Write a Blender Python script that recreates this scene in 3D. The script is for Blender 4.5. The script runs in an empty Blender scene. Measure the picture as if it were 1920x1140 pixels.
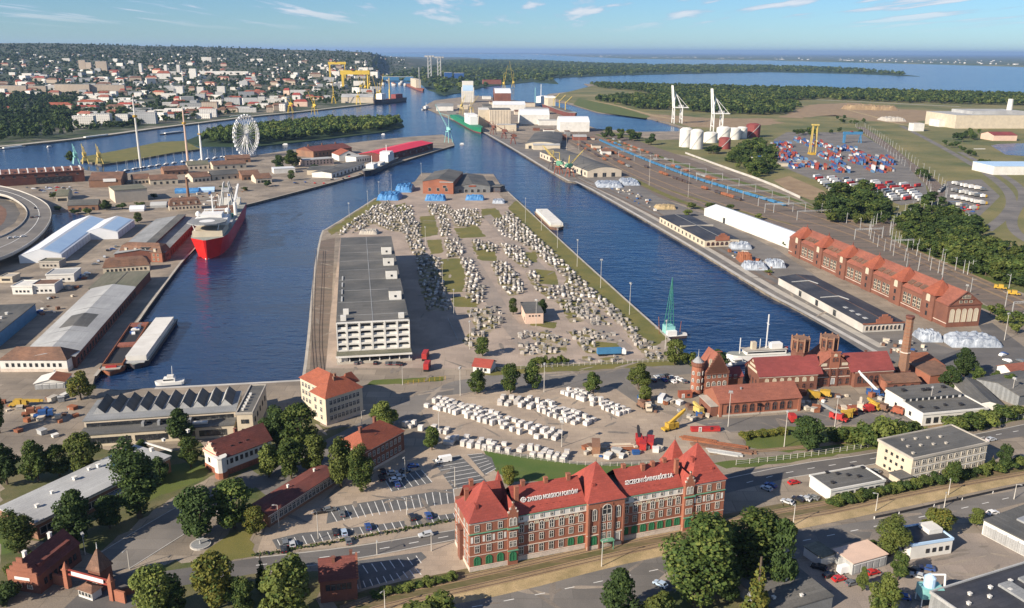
import bpy,bmesh,math,random
import numpy as np
from mathutils import Vector,Matrix
random.seed(7);rng=np.random.default_rng(11)
scene=bpy.context.scene;HAZE_D=2.8e-5
col=scene.collection
# ------------------------------------------------------------------ camera
F,CX,CY,HC=1600.0,960.0,570.0,150.0
PIT=math.atan(473.8/F);RHO=0.0052
_u0=Vector((0,math.sin(PIT),math.cos(PIT)));DV=Vector((0,math.cos(PIT),-math.sin(PIT)));_r0=Vector((1,0,0))
RV=_r0*math.cos(RHO)+_u0*math.sin(RHO);UV=-_r0*math.sin(RHO)+_u0*math.cos(RHO)
cam=bpy.data.cameras.new('camera');cam.sensor_width=36;cam.lens=F/1920*36
cam.clip_start=1;cam.clip_end=400000
co=bpy.data.objects.new('camera',cam);col.objects.link(co)
co.matrix_world=Matrix(((RV.x,UV.x,-DV.x,0),(RV.y,UV.y,-DV.y,0),(RV.z,UV.z,-DV.z,HC),(0,0,0,1)))
scene.camera=co
# ------------------------------------------------------------------ light
SUN_EL=math.radians(28.0);SUN_AZ=math.radians(232.0)
sdir=Vector((math.sin(SUN_AZ)*math.cos(SUN_EL),math.cos(SUN_AZ)*math.cos(SUN_EL),math.sin(SUN_EL)))
sl=bpy.data.lights.new('sun','SUN');sl.energy=5.0;sl.angle=math.radians(0.5);sl.color=(1,0.87,0.70)
so=bpy.data.objects.new('sun',sl);col.objects.link(so);so.rotation_euler=(-sdir).to_track_quat('-Z','Y').to_euler()
so.location=(0,0,400)
W=bpy.data.worlds.new('World');scene.world=W;W.use_nodes=True
nt=W.node_tree;nt.nodes.clear();N=nt.nodes.new;L=nt.links.new
out=N('ShaderNodeOutputWorld');bg=N('ShaderNodeBackground');sky=N('ShaderNodeTexSky')
sky.sky_type='NISHITA';sky.sun_disc=False;sky.sun_elevation=SUN_EL;sky.sun_rotation=SUN_AZ
sky.altitude=150;sky.air_density=1.0;sky.dust_density=0.0;sky.ozone_density=4.0
tint=N('ShaderNodeMix');tint.data_type='RGBA';tint.blend_type='MULTIPLY';tint.inputs[0].default_value=1
tint.inputs[7].default_value=(0.64,0.90,1.20,1);L(sky.outputs[0],tint.inputs[6])
tc=N('ShaderNodeTexCoord');sep=N('ShaderNodeSeparateXYZ');L(tc.outputs['Generated'],sep.inputs[0])
def mth(op,a,b=None,clamp=False):
 n=N('ShaderNodeMath');n.operation=op;n.use_clamp=clamp
 for i,v in enumerate((a,b)):
  if v is None:continue
  if hasattr(v,'links'):L(v,n.inputs[i])
  else:n.inputs[i].default_value=v
 return n.outputs[0]
zz=mth('MAXIMUM',sep.outputs[2],0.0);zc=mth('ADD',zz,0.02)
cmb=N('ShaderNodeCombineXYZ');L(mth('DIVIDE',sep.outputs[0],zc),cmb.inputs[0]);L(mth('MULTIPLY',mth('DIVIDE',sep.outputs[1],zc),0.17),cmb.inputs[1])
nz=N('ShaderNodeTexNoise');nz.inputs['Scale'].default_value=1.15;nz.inputs['Detail'].default_value=5;nz.inputs['Roughness'].default_value=0.55;L(cmb.outputs[0],nz.inputs['Vector'])
cr=N('ShaderNodeMapRange');cr.inputs[1].default_value=0.515;cr.inputs[2].default_value=0.585;L(nz.outputs[0],cr.inputs[0])
fade=N('ShaderNodeMapRange');fade.inputs[1].default_value=0.020;fade.inputs[2].default_value=0.042;L(sep.outputs[2],fade.inputs[0])
cf=mth('MULTIPLY',mth('MULTIPLY',cr.outputs[0],fade.outputs[0]),0.8)
cc=N('ShaderNodeMix');cc.data_type='RGBA';cc.inputs[6].default_value=(4.2,6.0,8.0,1);cc.inputs[7].default_value=(8.8,8.9,9.4,1)
c2=N('ShaderNodeMapRange');c2.inputs[1].default_value=0.53;c2.inputs[2].default_value=0.64;L(nz.outputs[0],c2.inputs[0]);L(c2.outputs[0],cc.inputs[0])
cm=N('ShaderNodeMix');cm.data_type='RGBA';L(cf,cm.inputs[0]);L(tint.outputs[2],cm.inputs[6]);L(cc.outputs[2],cm.inputs[7])
L(cm.outputs[2],bg.inputs[0]);bg.inputs[1].default_value=0.05;L(bg.outputs[0],out.inputs[0])
scene.view_settings.view_transform='Standard';scene.view_settings.look='None'
scene.view_settings.gamma=1;scene.view_settings.use_curve_mapping=False;scene.view_settings.exposure=0.95
scene.cycles.max_bounces=6;scene.cycles.diffuse_bounces=2;scene.cycles.glossy_bounces=3
scene.cycles.transparent_max_bounces=8;scene.cycles.volume_bounces=0;scene.cycles.use_denoising=True
# ------------------------------------------------------------------ photo pixel -> place on the ground (or at height z)
def P(x,y,z=0.0):
 v=DV*F+RV*(x-CX)-UV*(y-CY);t=(z-HC)/v.z
 return Vector((v.x*t,v.y*t,z))
def hz(x,y,yt):
 b=P(x,y)-Vector((0,0,HC));k=CY-yt
 return(k*b.dot(DV)-F*b.dot(UV))/(F*UV.z-k*DV.z)
# ------------------------------------------------------------------ materials
MATS={}
def mat(name,c,c2=None,scale=0.3,rough=0.85,bump=0.0,metal=0.0,rand=0.0,fine=0.0,spec=0.3,detail=5.0,lo=0.35,hi=0.65,stretch=None,slab=None):
 m=bpy.data.materials.new(name);MATS[name]=m;m.use_nodes=True
 t=m.node_tree;b=t.nodes['Principled BSDF'];n=t.nodes.new;l=t.links.new
 b.inputs['Roughness'].default_value=rough;b.inputs['Metallic'].default_value=metal
 b.inputs['Specular IOR Level'].default_value=spec
 c=(*c,1);cur=None
 if c2 is None and rand==0 and fine==0:
  b.inputs['Base Color'].default_value=c
 else:
  g=n('ShaderNodeNewGeometry');pos=g.outputs['Position']
  if stretch:
   mp=n('ShaderNodeMapping');l(pos,mp.inputs[0]);mp.inputs['Rotation'].default_value=(0,0,stretch[0]);mp.inputs['Scale'].default_value=stretch[1];pos=mp.outputs[0]
  mx=n('ShaderNodeMix');mx.data_type='RGBA';mx.inputs[6].default_value=c;mx.inputs[7].default_value=(*(c2 or c[:3]),1)
  nz=n('ShaderNodeTexNoise');nz.inputs['Scale'].default_value=scale;nz.inputs['Detail'].default_value=detail;nz.inputs['Roughness'].default_value=0.6;l(pos,nz.inputs['Vector'])
  mr=n('ShaderNodeMapRange');mr.inputs[1].default_value=lo;mr.inputs[2].default_value=hi;l(nz.outputs[0],mr.inputs[0]);l(mr.outputs[0],mx.inputs[0])
  cur=mx.outputs[2]
  if fine:
   n2=n('ShaderNodeTexNoise');n2.inputs['Scale'].default_value=3.1 if fine>0 else 1;n2.inputs['Detail'].default_value=4;l(pos,n2.inputs['Vector'])
   m2=n('ShaderNodeMapRange');m2.inputs[3].default_value=1-fine;m2.inputs[4].default_value=1+fine;m2.inputs[1].default_value=0.3;m2.inputs[2].default_value=0.7;l(n2.outputs[0],m2.inputs[0])
   hs=n('ShaderNodeHueSaturation');l(m2.outputs[0],hs.inputs['Value']);l(cur,hs.inputs['Color']);cur=hs.outputs[0]
  if slab:
   tc_=n('ShaderNodeTexCoord');bt=n('ShaderNodeTexBrick');l(tc_.outputs['Object'],bt.inputs['Vector']);bt.inputs['Scale'].default_value=1;bt.inputs['Brick Width'].default_value=slab[0];bt.inputs['Row Height'].default_value=slab[1];bt.inputs['Mortar Size'].default_value=slab[4]if len(slab)>4 else 0.06
   for nm_,vv in(('Color1',1-slab[2]),('Color2',1+slab[2]),('Mortar',1-slab[3])):bt.inputs[nm_].default_value=(vv,vv,vv,1)
   mm=n('ShaderNodeMix');mm.data_type='RGBA';mm.blend_type='MULTIPLY';mm.inputs[0].default_value=1;l(cur,mm.inputs[6]);l(bt.outputs[0],mm.inputs[7]);cur=mm.outputs[2]
  if rand:
   oi=n('ShaderNodeObjectInfo');m3=n('ShaderNodeMapRange');m3.inputs[3].default_value=1-rand;m3.inputs[4].default_value=1+rand;l(oi.outputs['Random'],m3.inputs[0])
   hs=n('ShaderNodeHueSaturation');l(m3.outputs[0],hs.inputs['Value']);l(cur,hs.inputs['Color']);cur=hs.outputs[0]
  l(cur,b.inputs['Base Color'])
  if bump:
   bp=n('ShaderNodeBump');bp.inputs['Strength'].default_value=bump;bp.inputs['Distance'].default_value=0.3
   n3=n('ShaderNodeTexNoise');n3.inputs['Scale'].default_value=1.4;l(pos,n3.inputs['Vector']);l(n3.outputs[0],bp.inputs['Height']);l(bp.outputs[0],b.inputs['Normal'])
 return m
def leafmat(name,c,c2,scale=0.25):
 m=mat(name,c,c2,scale=scale,rough=0.7,rand=0.22,spec=0.15)
 b=m.node_tree.nodes['Principled BSDF'];t=m.node_tree
 tr=t.nodes.new('ShaderNodeBsdfTranslucent');mx=t.nodes.new('ShaderNodeMixShader');mx.inputs[0].default_value=0.28
 src=b.inputs['Base Color'].links[0].from_socket;t.links.new(src,tr.inputs[0])
 o=t.nodes['Material Output'];t.links.new(b.outputs[0],mx.inputs[1]);t.links.new(tr.outputs[0],mx.inputs[2]);t.links.new(mx.outputs[0],o.inputs[0])
 return m
# ------------------------------------------------------------------ mesh builder
class MB:
 def __init__(s):s.v=[];s.f=[];s.m=[]
 def add(s,vs,fs,mi=0):
  o=len(s.v);s.v+=[tuple(p)for p in vs];s.f+=[tuple(i+o for i in f)for f in fs];s.m+=[mi]*len(fs);return s
 def box(s,x0,x1,y0,y1,z0,z1,mi=0,M=None):
  vs=[Vector(p)for p in((x0,y0,z0),(x1,y0,z0),(x1,y1,z0),(x0,y1,z0),(x0,y0,z1),(x1,y0,z1),(x1,y1,z1),(x0,y1,z1))]
  if M is not None:vs=[M@p for p in vs]
  return s.add(vs,[(0,3,2,1),(4,5,6,7),(0,1,5,4),(1,2,6,5),(2,3,7,6),(3,0,4,7)],mi)
 def prism(s,pts,z0,z1,mi=0,mt=None):
  n=len(pts);a=[(p[0],p[1],z0)for p in pts]+[(p[0],p[1],z1)for p in pts]
  s.add(a,[(i,(i+1)%n,n+(i+1)%n,n+i)for i in range(n)]+[tuple(range(n))[::-1]],mi)
  o=len(s.v)-n;s.f.append(tuple(range(o,o+n)));s.m.append(mi if mt is None else mt);return s
 def profx(s,prof,x0,x1,mi=0,caps=True):
  n=len(prof);s.add([(x0,y,z)for y,z in prof]+[(x1,y,z)for y,z in prof],
  [(i,n+i,n+(i+1)%n,(i+1)%n)for i in range(n)]+([tuple(range(n)),tuple(range(2*n-1,n-1,-1))]if caps else[]),mi);return s
 def cyl(s,c,r0,r1,z0,z1,n=10,mi=0,cap=True):
  vs=[(c[0]+r*math.cos(2*math.pi*i/n),c[1]+r*math.sin(2*math.pi*i/n),z)for r,z in((r0,z0),(r1,z1))for i in range(n)]
  fs=[(i,(i+1)%n,n+(i+1)%n,n+i)for i in range(n)]
  if cap:fs+=[tuple(range(n))[::-1],tuple(range(n,2*n))]
  return s.add(vs,fs,mi)
 def bar(s,a,b,w,h=None,mi=0,n=4):
  a=Vector(a);b=Vector(b);d=b-a
  if d.length<1e-6:return s
  q=d.to_track_quat('Z','Y');h=h or w;k=1/math.cos(math.pi/n)if n==4 else 1
  ring=[Vector((w/2*k*math.cos(2*math.pi*(i+.5)/n),h/2*k*math.sin(2*math.pi*(i+.5)/n),0))for i in range(n)]
  vs=[a+q@p for p in ring]+[b+q@p for p in ring]
  return s.add(vs,[(i,(i+1)%n,n+(i+1)%n,n+i)for i in range(n)]+[tuple(range(n))[::-1],tuple(range(n,2*n))],mi)
 def hip(s,x0,x1,y0,y1,z,h,ridge=None,mi=0,ax='x'):
  xm=(x0+x1)/2;ym=(y0+y1)/2
  if ax=='x':
   r=(y1-y0)/2 if ridge is None else ridge;a=(x0+r,ym,z+h);b=(x1-r,ym,z+h)
  else:
   r=(x1-x0)/2 if ridge is None else ridge;a=(xm,y0+r,z+h);b=(xm,y1-r,z+h)
  vs=[(x0,y0,z),(x1,y0,z),(x1,y1,z),(x0,y1,z),a,b]
  fs=[(0,1,5,4),(1,2,5),(2,3,4,5),(3,0,4)]if ax=='x' else[(0,1,4),(1,2,5,4),(2,3,5),(3,0,4,5)]
  return s.add(vs,fs+[(3,2,1,0)],mi)
 def gable(s,x0,x1,y0,y1,z,h,ax='x',mi=0,t=0.25,over=0.4,mg=None):
  if ax=='x':
   ym=(y0+y1)/2;k=h/(ym-y0);e=over*k
   s.profx([(y0-over,z-e),(ym,z+h),(y1+over,z-e),(y1+over,z-e+t),(ym,z+h+t),(y0-over,z-e+t)],x0-over,x1+over,mi)
   if mg is not None:s.profx([(y0,z-.02),(y1,z-.02),(ym,z+h-.02)],x0,x1,mg)
  else:
   xm=(x0+x1)/2;k=h/(xm-x0);e=over*k;n0=len(s.v)
   g=MB();g.profx([(x0-over,z-e),(xm,z+h),(x1+over,z-e),(x1+over,z-e+t),(xm,z+h+t),(x0-over,z-e+t)],y0-over,y1+over,mi)
   if mg is not None:g.profx([(x0,z-.02),(x1,z-.02),(xm,z+h-.02)],y0,y1,mg)
   for f,m_ in zip(g.f,g.m):s.f.append(tuple(i+n0 for i in f[::-1]));s.m.append(m_)
   s.v+=[(y,x,zz_)for x,y,zz_ in g.v]
  return s
 def mesh(s,name,mats):
  me=bpy.data.meshes.new(name);me.from_pydata(s.v,[],s.f)
  for m in mats if isinstance(mats,(list,tuple))else[mats]:me.materials.append(MATS[m]if isinstance(m,str)else m)
  if any(s.m):me.polygons.foreach_set('material_index',s.m)
  me.update();return me
 def build(s,name,mats,parent=None,loc=(0,0,0),rz=0.0):
  return place(name,s.mesh(name,mats),parent,loc,rz)
def place(name,me,parent=None,loc=(0,0,0),rz=0.0,sc=None):
 o=bpy.data.objects.new(name,me);col.objects.link(o);o.location=loc
 if rz:o.rotation_euler=(0,0,rz)
 if sc is not None:o.scale=sc if isinstance(sc,(tuple,list,Vector))else(sc,sc,sc)
 if parent is not None:o.parent=parent
 return o
def tag(o,label=None,cat=None,group=None,kind=None):
 if label:o['label']=label
 if cat:o['category']=cat
 if group:o['group']=group
 if kind:o['kind']=kind
 return o
def root(name,label,cat,loc=(0,0,0),rz=0.0,group=None):
 o=bpy.data.objects.new(name,None);col.objects.link(o);o.location=loc;o.rotation_euler=(0,0,rz);o.empty_display_size=1
 return tag(o,label,cat,group)
def copytree(o,loc,rz,label=None,group=None,sc=None):
 c=o.copy();col.objects.link(c);c.location=loc;c.rotation_euler=(0,0,rz)
 if sc:c.scale=(sc,sc,sc)
 if label:c['label']=label
 if group:c['group']=group
 def kids(a,b):
  for ch in KIDS.get(a.name,[])or a.children:
   d=ch.copy();col.objects.link(d);d.parent=b;kids(ch,d)
 kids(o,c);return c
KIDS={}
def npmesh(name,V,Q,mats,mi=None):
 me=bpy.data.meshes.new(name);k=Q.shape[1];n=len(Q)
 me.vertices.add(len(V));me.vertices.foreach_set('co',np.asarray(V,np.float32).ravel())
 me.loops.add(n*k);me.loops.foreach_set('vertex_index',np.asarray(Q,np.int32).ravel())
 me.polygons.add(n);me.polygons.foreach_set('loop_start',np.arange(0,n*k,k,dtype=np.int32))
 try:me.polygons.foreach_set('loop_total',np.full(n,k,np.int32))
 except Exception:pass
 for m in mats:me.materials.append(MATS[m])
 if mi is not None:me.polygons.foreach_set('material_index',np.asarray(mi,np.int32))
 me.update(calc_edges=True);me.validate();return me
def replicate(tv,tq,pos,rot,sc):
 n=len(pos);c=np.cos(rot)[:,None];s=np.sin(rot)[:,None]
 v=tv[None]*sc[:,None,:];x=v[...,0]*c-v[...,1]*s;y=v[...,0]*s+v[...,1]*c
 V=np.stack([x,y,v[...,2]],-1)+pos[:,None,:]
 Q=tq[None]+(np.arange(n)*len(tv))[:,None,None]
 return V.reshape(-1,3),Q.reshape(-1,tq.shape[1])
# ------------------------------------------------------------------ sheets and slabs from outlines seen in the photo
def pxpts(pts,z=0.0):return[P(x,y,z)for x,y in pts]
def ccw(pts):
 a=sum(p[0]*q[1]-q[0]*p[1]for p,q in zip(pts,pts[1:]+pts[:1]));return pts if a>0 else pts[::-1]
def sheet(name,pts,m,z=0.004,kind='structure',world=False):
 w=pts if world else pxpts(pts);w=ccw([(p[0],p[1])for p in w])
 b=MB();b.add([(x,y,z)for x,y in w],[tuple(range(len(w)))]);o=b.build(name,m);tag(o,kind=kind);return o
def slab(name,pts,mtop,mside,z0=-4.0,z1=0.0,world=False):
 w=pts if world else pxpts(pts);w=ccw([(p[0],p[1])for p in w])
 b=MB();b.prism(w,z0,z1,1,0);o=b.build(name,[mtop,mside]);tag(o,kind='structure');return o
def band(name,path,width,m,z=0.004,world=False,kind='structure',parent=None):
 w=[Vector((p[0],p[1],0))for p in(path if world else pxpts(path))];b=MB();vs=[]
 ws=width if isinstance(width,(list,tuple))else[width]*len(w)
 for i,p in enumerate(w):
  d=(w[min(i+1,len(w)-1)]-w[max(i-1,0)]).normalized();nrm=Vector((-d.y,d.x,0))*ws[i]/2
  vs+=[(p.x+nrm.x,p.y+nrm.y,z),(p.x-nrm.x,p.y-nrm.y,z)]
 b.add(vs,[(2*i,2*i+1,2*i+3,2*i+2)for i in range(len(w)-1)]);o=b.build(name,m,parent)
 return tag(o,kind=kind)if parent is None else o
def resample(w,step):
 w=[Vector((p[0],p[1],0))for p in w];outp=[]
 for a,b in zip(w,w[1:]):
  n=max(1,int((b-a).length/step));outp+=[a.lerp(b,i/n)for i in range(n)]
 return outp+[w[-1]]
def smooth(w,it=2):
 w=[Vector((p[0],p[1],0))for p in w]
 for _ in range(it):
  q=[w[0]]
  for a,b in zip(w,w[1:]):q+=[a.lerp(b,.25),a.lerp(b,.75)]
  w=q+[w[-1]]
 return w
def inpoly(pts,x,y):
 r=np.zeros(len(x),bool);n=len(pts)
 for i in range(n):
  x0,y0=pts[i][0],pts[i][1];x1,y1=pts[(i+1)%n][0],pts[(i+1)%n][1]
  c=((y0>y)!=(y1>y));r^=c&(x<(x1-x0)*(y-y0)/((y1-y0)or 1e-9)+x0)
 return r
def scatter(pts,n,world=False):
 w=[(p[0],p[1])for p in(pts if world else pxpts(pts))];xs=[p[0]for p in w];ys=[p[1]for p in w];got=np.zeros((0,2))
 while len(got)<n:
  q=np.stack([rng.uniform(min(xs),max(xs),n*3),rng.uniform(min(ys),max(ys),n*3)],1)
  got=np.concatenate([got,q[inpoly(w,q[:,0],q[:,1])]])
 return got[:n]
# ------------------------------------------------------------------ materials used all over
def watermat():
 m=bpy.data.materials.new('water');MATS['water']=m;m.use_nodes=True;t=m.node_tree;b=t.nodes['Principled BSDF'];n=t.nodes.new;l=t.links.new
 g=n('ShaderNodeNewGeometry')
 mp=n('ShaderNodeMapping');mp.inputs['Rotation'].default_value=(0,0,0.5);mp.inputs['Scale'].default_value=(0.6,1.5,1);l(g.outputs['Position'],mp.inputs[0])
 def nz_(sc,d):q=n('ShaderNodeTexNoise');q.inputs['Scale'].default_value=sc;q.inputs['Detail'].default_value=d;l(mp.outputs[0],q.inputs['Vector']);return q.outputs[0]
 wind=n('ShaderNodeMapRange');wind.inputs[1].default_value=0.38;wind.inputs[2].default_value=0.62;l(nz_(0.007,6),wind.inputs[0])
 mx=n('ShaderNodeMix');mx.data_type='RGBA';mx.inputs[6].default_value=(0.006,0.019,0.050,1);mx.inputs[7].default_value=(0.008,0.034,0.105,1)
 l(wind.outputs[0],mx.inputs[0]);l(mx.outputs[2],b.inputs['Base Color'])
 b.inputs['Roughness'].default_value=0.16;b.inputs['IOR'].default_value=1.33;b.inputs['Specular Tint'].default_value=(.27,.46,.84,1)
 ad=n('ShaderNodeMath');ad.operation='ADD';l(nz_(0.2,3),ad.inputs[0]);l(nz_(0.045,2),ad.inputs[1])
 st=n('ShaderNodeMapRange');st.inputs[3].default_value=0.22;st.inputs[4].default_value=0.62;l(wind.outputs[0],st.inputs[0])
 bp=n('ShaderNodeBump');l(st.outputs[0],bp.inputs['Strength']);bp.inputs['Distance'].default_value=1.6;l(ad.outputs[0],bp.inputs['Height']);l(bp.outputs[0],b.inputs['Normal'])
watermat()
mat('yard',(0.28,0.235,0.185),(0.15,0.13,0.108),scale=0.03,fine=0.2,bump=0.2,slab=(11,7,.13,.3,.16),detail=8)
mat('paving',(0.345,0.28,0.215),(0.25,0.205,0.165),scale=0.05,fine=0.14,slab=(4,2.6,.07,.15,.08))
mat('cobble',(0.20,0.175,0.155),(0.27,0.225,0.19),scale=0.05,fine=0.22,slab=(6,6,.08,.15,.1))
mat('asphalt',(0.085,0.083,0.083),(0.125,0.118,0.112),scale=0.05,fine=0.15,slab=(26,5,.09,.12,.12),detail=8)
mat('asphalt_pale',(0.115,0.11,0.105),(0.175,0.162,0.148),scale=0.035,fine=0.15,slab=(18,6,.10,.15,.12),detail=8)
mat('bay',(0.085,0.088,0.09),(0.115,0.115,0.117),scale=0.3,fine=0.18)
mat('quay_side',(0.20,0.17,0.13),(0.09,0.08,0.07),scale=0.2,fine=0.2)
mat('concrete',(0.40,0.37,0.32),(0.30,0.28,0.25),scale=0.12,fine=0.12)
mat('concrete_white',(0.46,0.44,0.41),(0.34,0.33,0.31),scale=0.07,fine=0.1)
mat('grass_dry',(0.155,0.135,0.04),(0.10,0.105,0.03),scale=0.06,fine=0.3)
mat('grass',(0.10,0.115,0.028),(0.065,0.095,0.022),scale=0.05,fine=0.3)
mat('lawn',(0.055,0.10,0.02),(0.085,0.115,0.03),scale=0.08,fine=0.2)
mat('meadow',(0.195,0.165,0.07),(0.075,0.095,0.032),scale=0.008,fine=0.35,detail=12)
mat('ballast',(0.175,0.132,0.105),(0.10,0.088,0.072),scale=0.12,fine=0.3,stretch=(0.66,(.12,1.4,1)),detail=7)
mat('ballast_green',(0.16,0.115,0.07),(0.075,0.08,0.028),scale=0.2,fine=0.35,stretch=(-.33,(.15,1.5,1)),detail=7)
mat('sand',(0.40,0.30,0.17),(0.22,0.175,0.09),scale=0.12,fine=0.3,detail=8)
mat('earth',(0.20,0.14,0.085),(0.27,0.20,0.12),scale=0.05,fine=0.25)
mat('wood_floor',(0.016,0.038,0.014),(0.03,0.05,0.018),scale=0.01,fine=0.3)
mat('far_land',(0.05,0.075,0.03),(0.16,0.15,0.07),scale=0.0011,detail=8,lo=0.45,hi=0.75)
mat('steel_rail',(0.16,0.12,0.10),rough=0.5,metal=0.4)
mat('line_white',(0.70,0.70,0.68),(0.5,0.5,0.48),scale=0.5)
mat('kerb',(0.42,0.41,0.39),(0.33,0.32,0.30),scale=0.4)
mat('brick',(0.185,0.080,0.054),(0.125,0.056,0.041),scale=0.1,fine=0.2,detail=8)
mat('brick_bright',(0.285,0.112,0.068),(0.21,0.085,0.056),scale=0.09,fine=0.14,detail=8)
mat('brick_dark',(0.16,0.062,0.042),(0.11,0.05,0.04),scale=0.15,fine=0.15)
mat('brick_brown',(0.24,0.13,0.08),(0.17,0.10,0.07),scale=0.12,fine=0.15)
mat('tile_red',(0.29,0.060,0.044),(0.21,0.046,0.036),scale=0.09,fine=0.14,rough=0.7,slab=(1.6,.5,.10,.14,.05),detail=8)
mat('tile_orange',(0.27,0.080,0.044),(0.20,0.060,0.037),scale=0.1,fine=0.18,rough=0.75,slab=(1.6,.5,.12,.16,.05),detail=8)
mat('tile_salmon',(0.25,0.092,0.062),(0.19,0.072,0.052),scale=0.08,fine=0.18,rough=0.75,slab=(2,.6,.12,.16,.05),detail=8)
mat('tile_crimson',(0.22,0.052,0.048),(0.165,0.042,0.04),scale=0.08,fine=0.12,rough=0.7,slab=(2,.6,.10,.14,.05),detail=8)
mat('tile_dark',(0.16,0.05,0.04),(0.105,0.04,0.035),scale=0.15,fine=0.2,slab=(1.8,.55,.14,.2,.05),detail=8)
mat('tile_brown',(0.19,0.105,0.07),(0.115,0.07,0.052),scale=0.15,fine=0.25,slab=(1.8,.55,.14,.2,.05),detail=8)
mat('roof_felt',(0.065,0.069,0.071),(0.125,0.122,0.115),scale=0.035,fine=0.2,slab=(9,1.3,.12,.25,.06),detail=10)
mat('roof_black',(0.028,0.031,0.04),(0.06,0.06,0.066),scale=0.05,fine=0.2,rough=0.6,slab=(12,1.6,.18,.25,.06),detail=8)
mat('roof_grey',(0.25,0.26,0.27),(0.165,0.175,0.18),scale=0.05,fine=0.15,slab=(9,1.2,.07,.2,.06),detail=8)
mat('roof_pale',(0.38,0.39,0.39),(0.27,0.275,0.28),scale=0.04,fine=0.15,slab=(14,1.4,.06,.18,.06),detail=8)
mat('roof_green',(0.10,0.108,0.075),(0.16,0.15,0.115),scale=0.06,fine=0.25,slab=(10,1.5,.12,.2,.08),detail=8)
mat('roof_scarlet',(0.62,0.03,0.055),(0.52,0.03,0.05),scale=0.1,rough=0.5)
mat('white',(0.60,0.59,0.56),(0.50,0.49,0.46),scale=0.15,fine=0.05)
mat('white_paint',(0.64,0.64,0.63),rough=0.5)
mat('white_tent',(0.60,0.62,0.65),(0.54,0.57,0.61),scale=0.1,rough=0.5)
mat('tent_blue',(0.40,0.55,0.72),(0.34,0.49,0.68),scale=0.1,rough=0.5)
mat('cream',(0.50,0.44,0.34),(0.42,0.37,0.29),scale=0.15,fine=0.08)
mat('stucco',(0.52,0.45,0.36),(0.43,0.38,0.31),scale=0.12,fine=0.1)
mat('stone',(0.55,0.47,0.40),(0.42,0.36,0.31),scale=0.4,fine=0.15)
mat('plaster_pink',(0.58,0.42,0.33),(0.50,0.37,0.30),scale=0.15,fine=0.1)
mat('glass',(0.018,0.023,0.03),(0.13,0.13,0.125),scale=0.45,rough=0.15,spec=0.6,lo=.5,hi=.75)
mat('shutter_green',(0.03,0.16,0.075),(0.025,0.13,0.06),scale=0.8)
mat('copper_green',(0.11,0.28,0.18),(0.085,0.22,0.15),scale=0.5)
mat('dark',(0.025,0.025,0.028),rough=0.7)
mat('metal_grey',(0.36,0.37,0.38),(0.28,0.29,0.30),scale=0.6,rough=0.5,metal=0.3)
mat('pole',(0.50,0.48,0.44),(0.40,0.38,0.35),scale=0.6,rough=0.6)
mat('rust',(0.26,0.10,0.05),(0.18,0.07,0.04),scale=0.3,fine=0.2)
mat('yellow',(0.44,0.28,0.03),(0.34,0.22,0.04),scale=0.4,rough=0.6,fine=.2)
mat('crane_yellow',(0.50,0.39,0.11),(0.40,0.30,0.10),scale=0.2,rough=0.6,fine=.15)
mat('crane_green',(0.03,0.17,0.14),(0.025,0.13,0.11),scale=0.3,rough=0.6)
mat('crane_teal',(0.22,0.48,0.46),(0.18,0.40,0.40),scale=0.3,rough=0.5)
mat('blue',(0.02,0.085,0.27),(0.03,0.075,0.20),scale=0.4,rough=0.55,fine=.15)
mat('sky_blue',(0.05,0.18,0.34),(0.045,0.145,0.28),scale=0.4,rough=0.5)
mat('tarp_blue',(0.03,0.13,0.34),(0.09,0.25,0.46),scale=0.35,rough=0.5,bump=0.8,detail=7)
mat('tarp_white',(0.40,0.44,0.49),(0.17,0.20,0.25),scale=0.3,rough=0.45,bump=0.9,detail=7)
mat('red',(0.38,0.03,0.028),(0.28,0.03,0.028),scale=0.4,rough=0.55,fine=.15)
mat('hull_red',(0.62,0.025,0.02),(0.50,0.02,0.02),scale=0.15,rough=0.4)
mat('hull_dark',(0.05,0.06,0.075),(0.08,0.05,0.045),scale=0.2,rough=0.5)
mat('hull_green',(0.02,0.20,0.10),(0.02,0.16,0.09),scale=0.2,rough=0.5)
mat('deck',(0.22,0.24,0.22),(0.30,0.30,0.27),scale=0.3)
mat('bark',(0.10,0.075,0.055),(0.07,0.055,0.04),scale=1.5)
mat('bark_pale',(0.32,0.28,0.23),(0.22,0.19,0.16),scale=1.5)
mat('granite',(0.36,0.335,0.305),(0.22,0.205,0.19),scale=0.3,fine=0.22,rand=0.3,detail=6)
mat('granite_dark',(0.22,0.212,0.20),(0.13,0.128,0.124),scale=0.3,fine=0.22,rand=0.3,detail=6)
mat('block_wrap',(0.56,0.54,0.515),(0.42,0.40,0.38),scale=0.45,fine=0.1,rand=0.10)
leafmat('leaf',(0.078,0.110,0.027),(0.048,0.082,0.022))
leafmat('leaf_light',(0.140,0.162,0.040),(0.098,0.130,0.034))
leafmat('leaf_dark',(0.034,0.060,0.020),(0.050,0.080,0.026))
leafmat('leaf_yellow',(0.165,0.150,0.030),(0.105,0.115,0.026))
mat('trim',(0.50,0.48,0.44),(0.40,0.38,0.35),scale=0.6)
mat('weedy',(0.15,0.13,0.045),(0.30,0.25,0.20),scale=0.14,fine=0.35,detail=9,lo=.45,hi=.56)
mat('patch_dark',(0.135,0.12,0.105),(0.20,0.175,0.15),scale=0.3,fine=0.25,detail=8)
mat('patch_light',(0.29,0.25,0.205),(0.21,0.18,0.15),scale=0.15,fine=0.2,detail=8)
mat('city_ground',(0.035,0.052,0.02),(0.16,0.145,0.12),scale=0.012,fine=0.3,detail=8,lo=.48,hi=.66)
mat('granite_yard',(0.34,0.275,0.225),(0.235,0.195,0.165),scale=0.04,fine=0.22,slab=(7,5,.07,.14,.1),detail=8)
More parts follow.
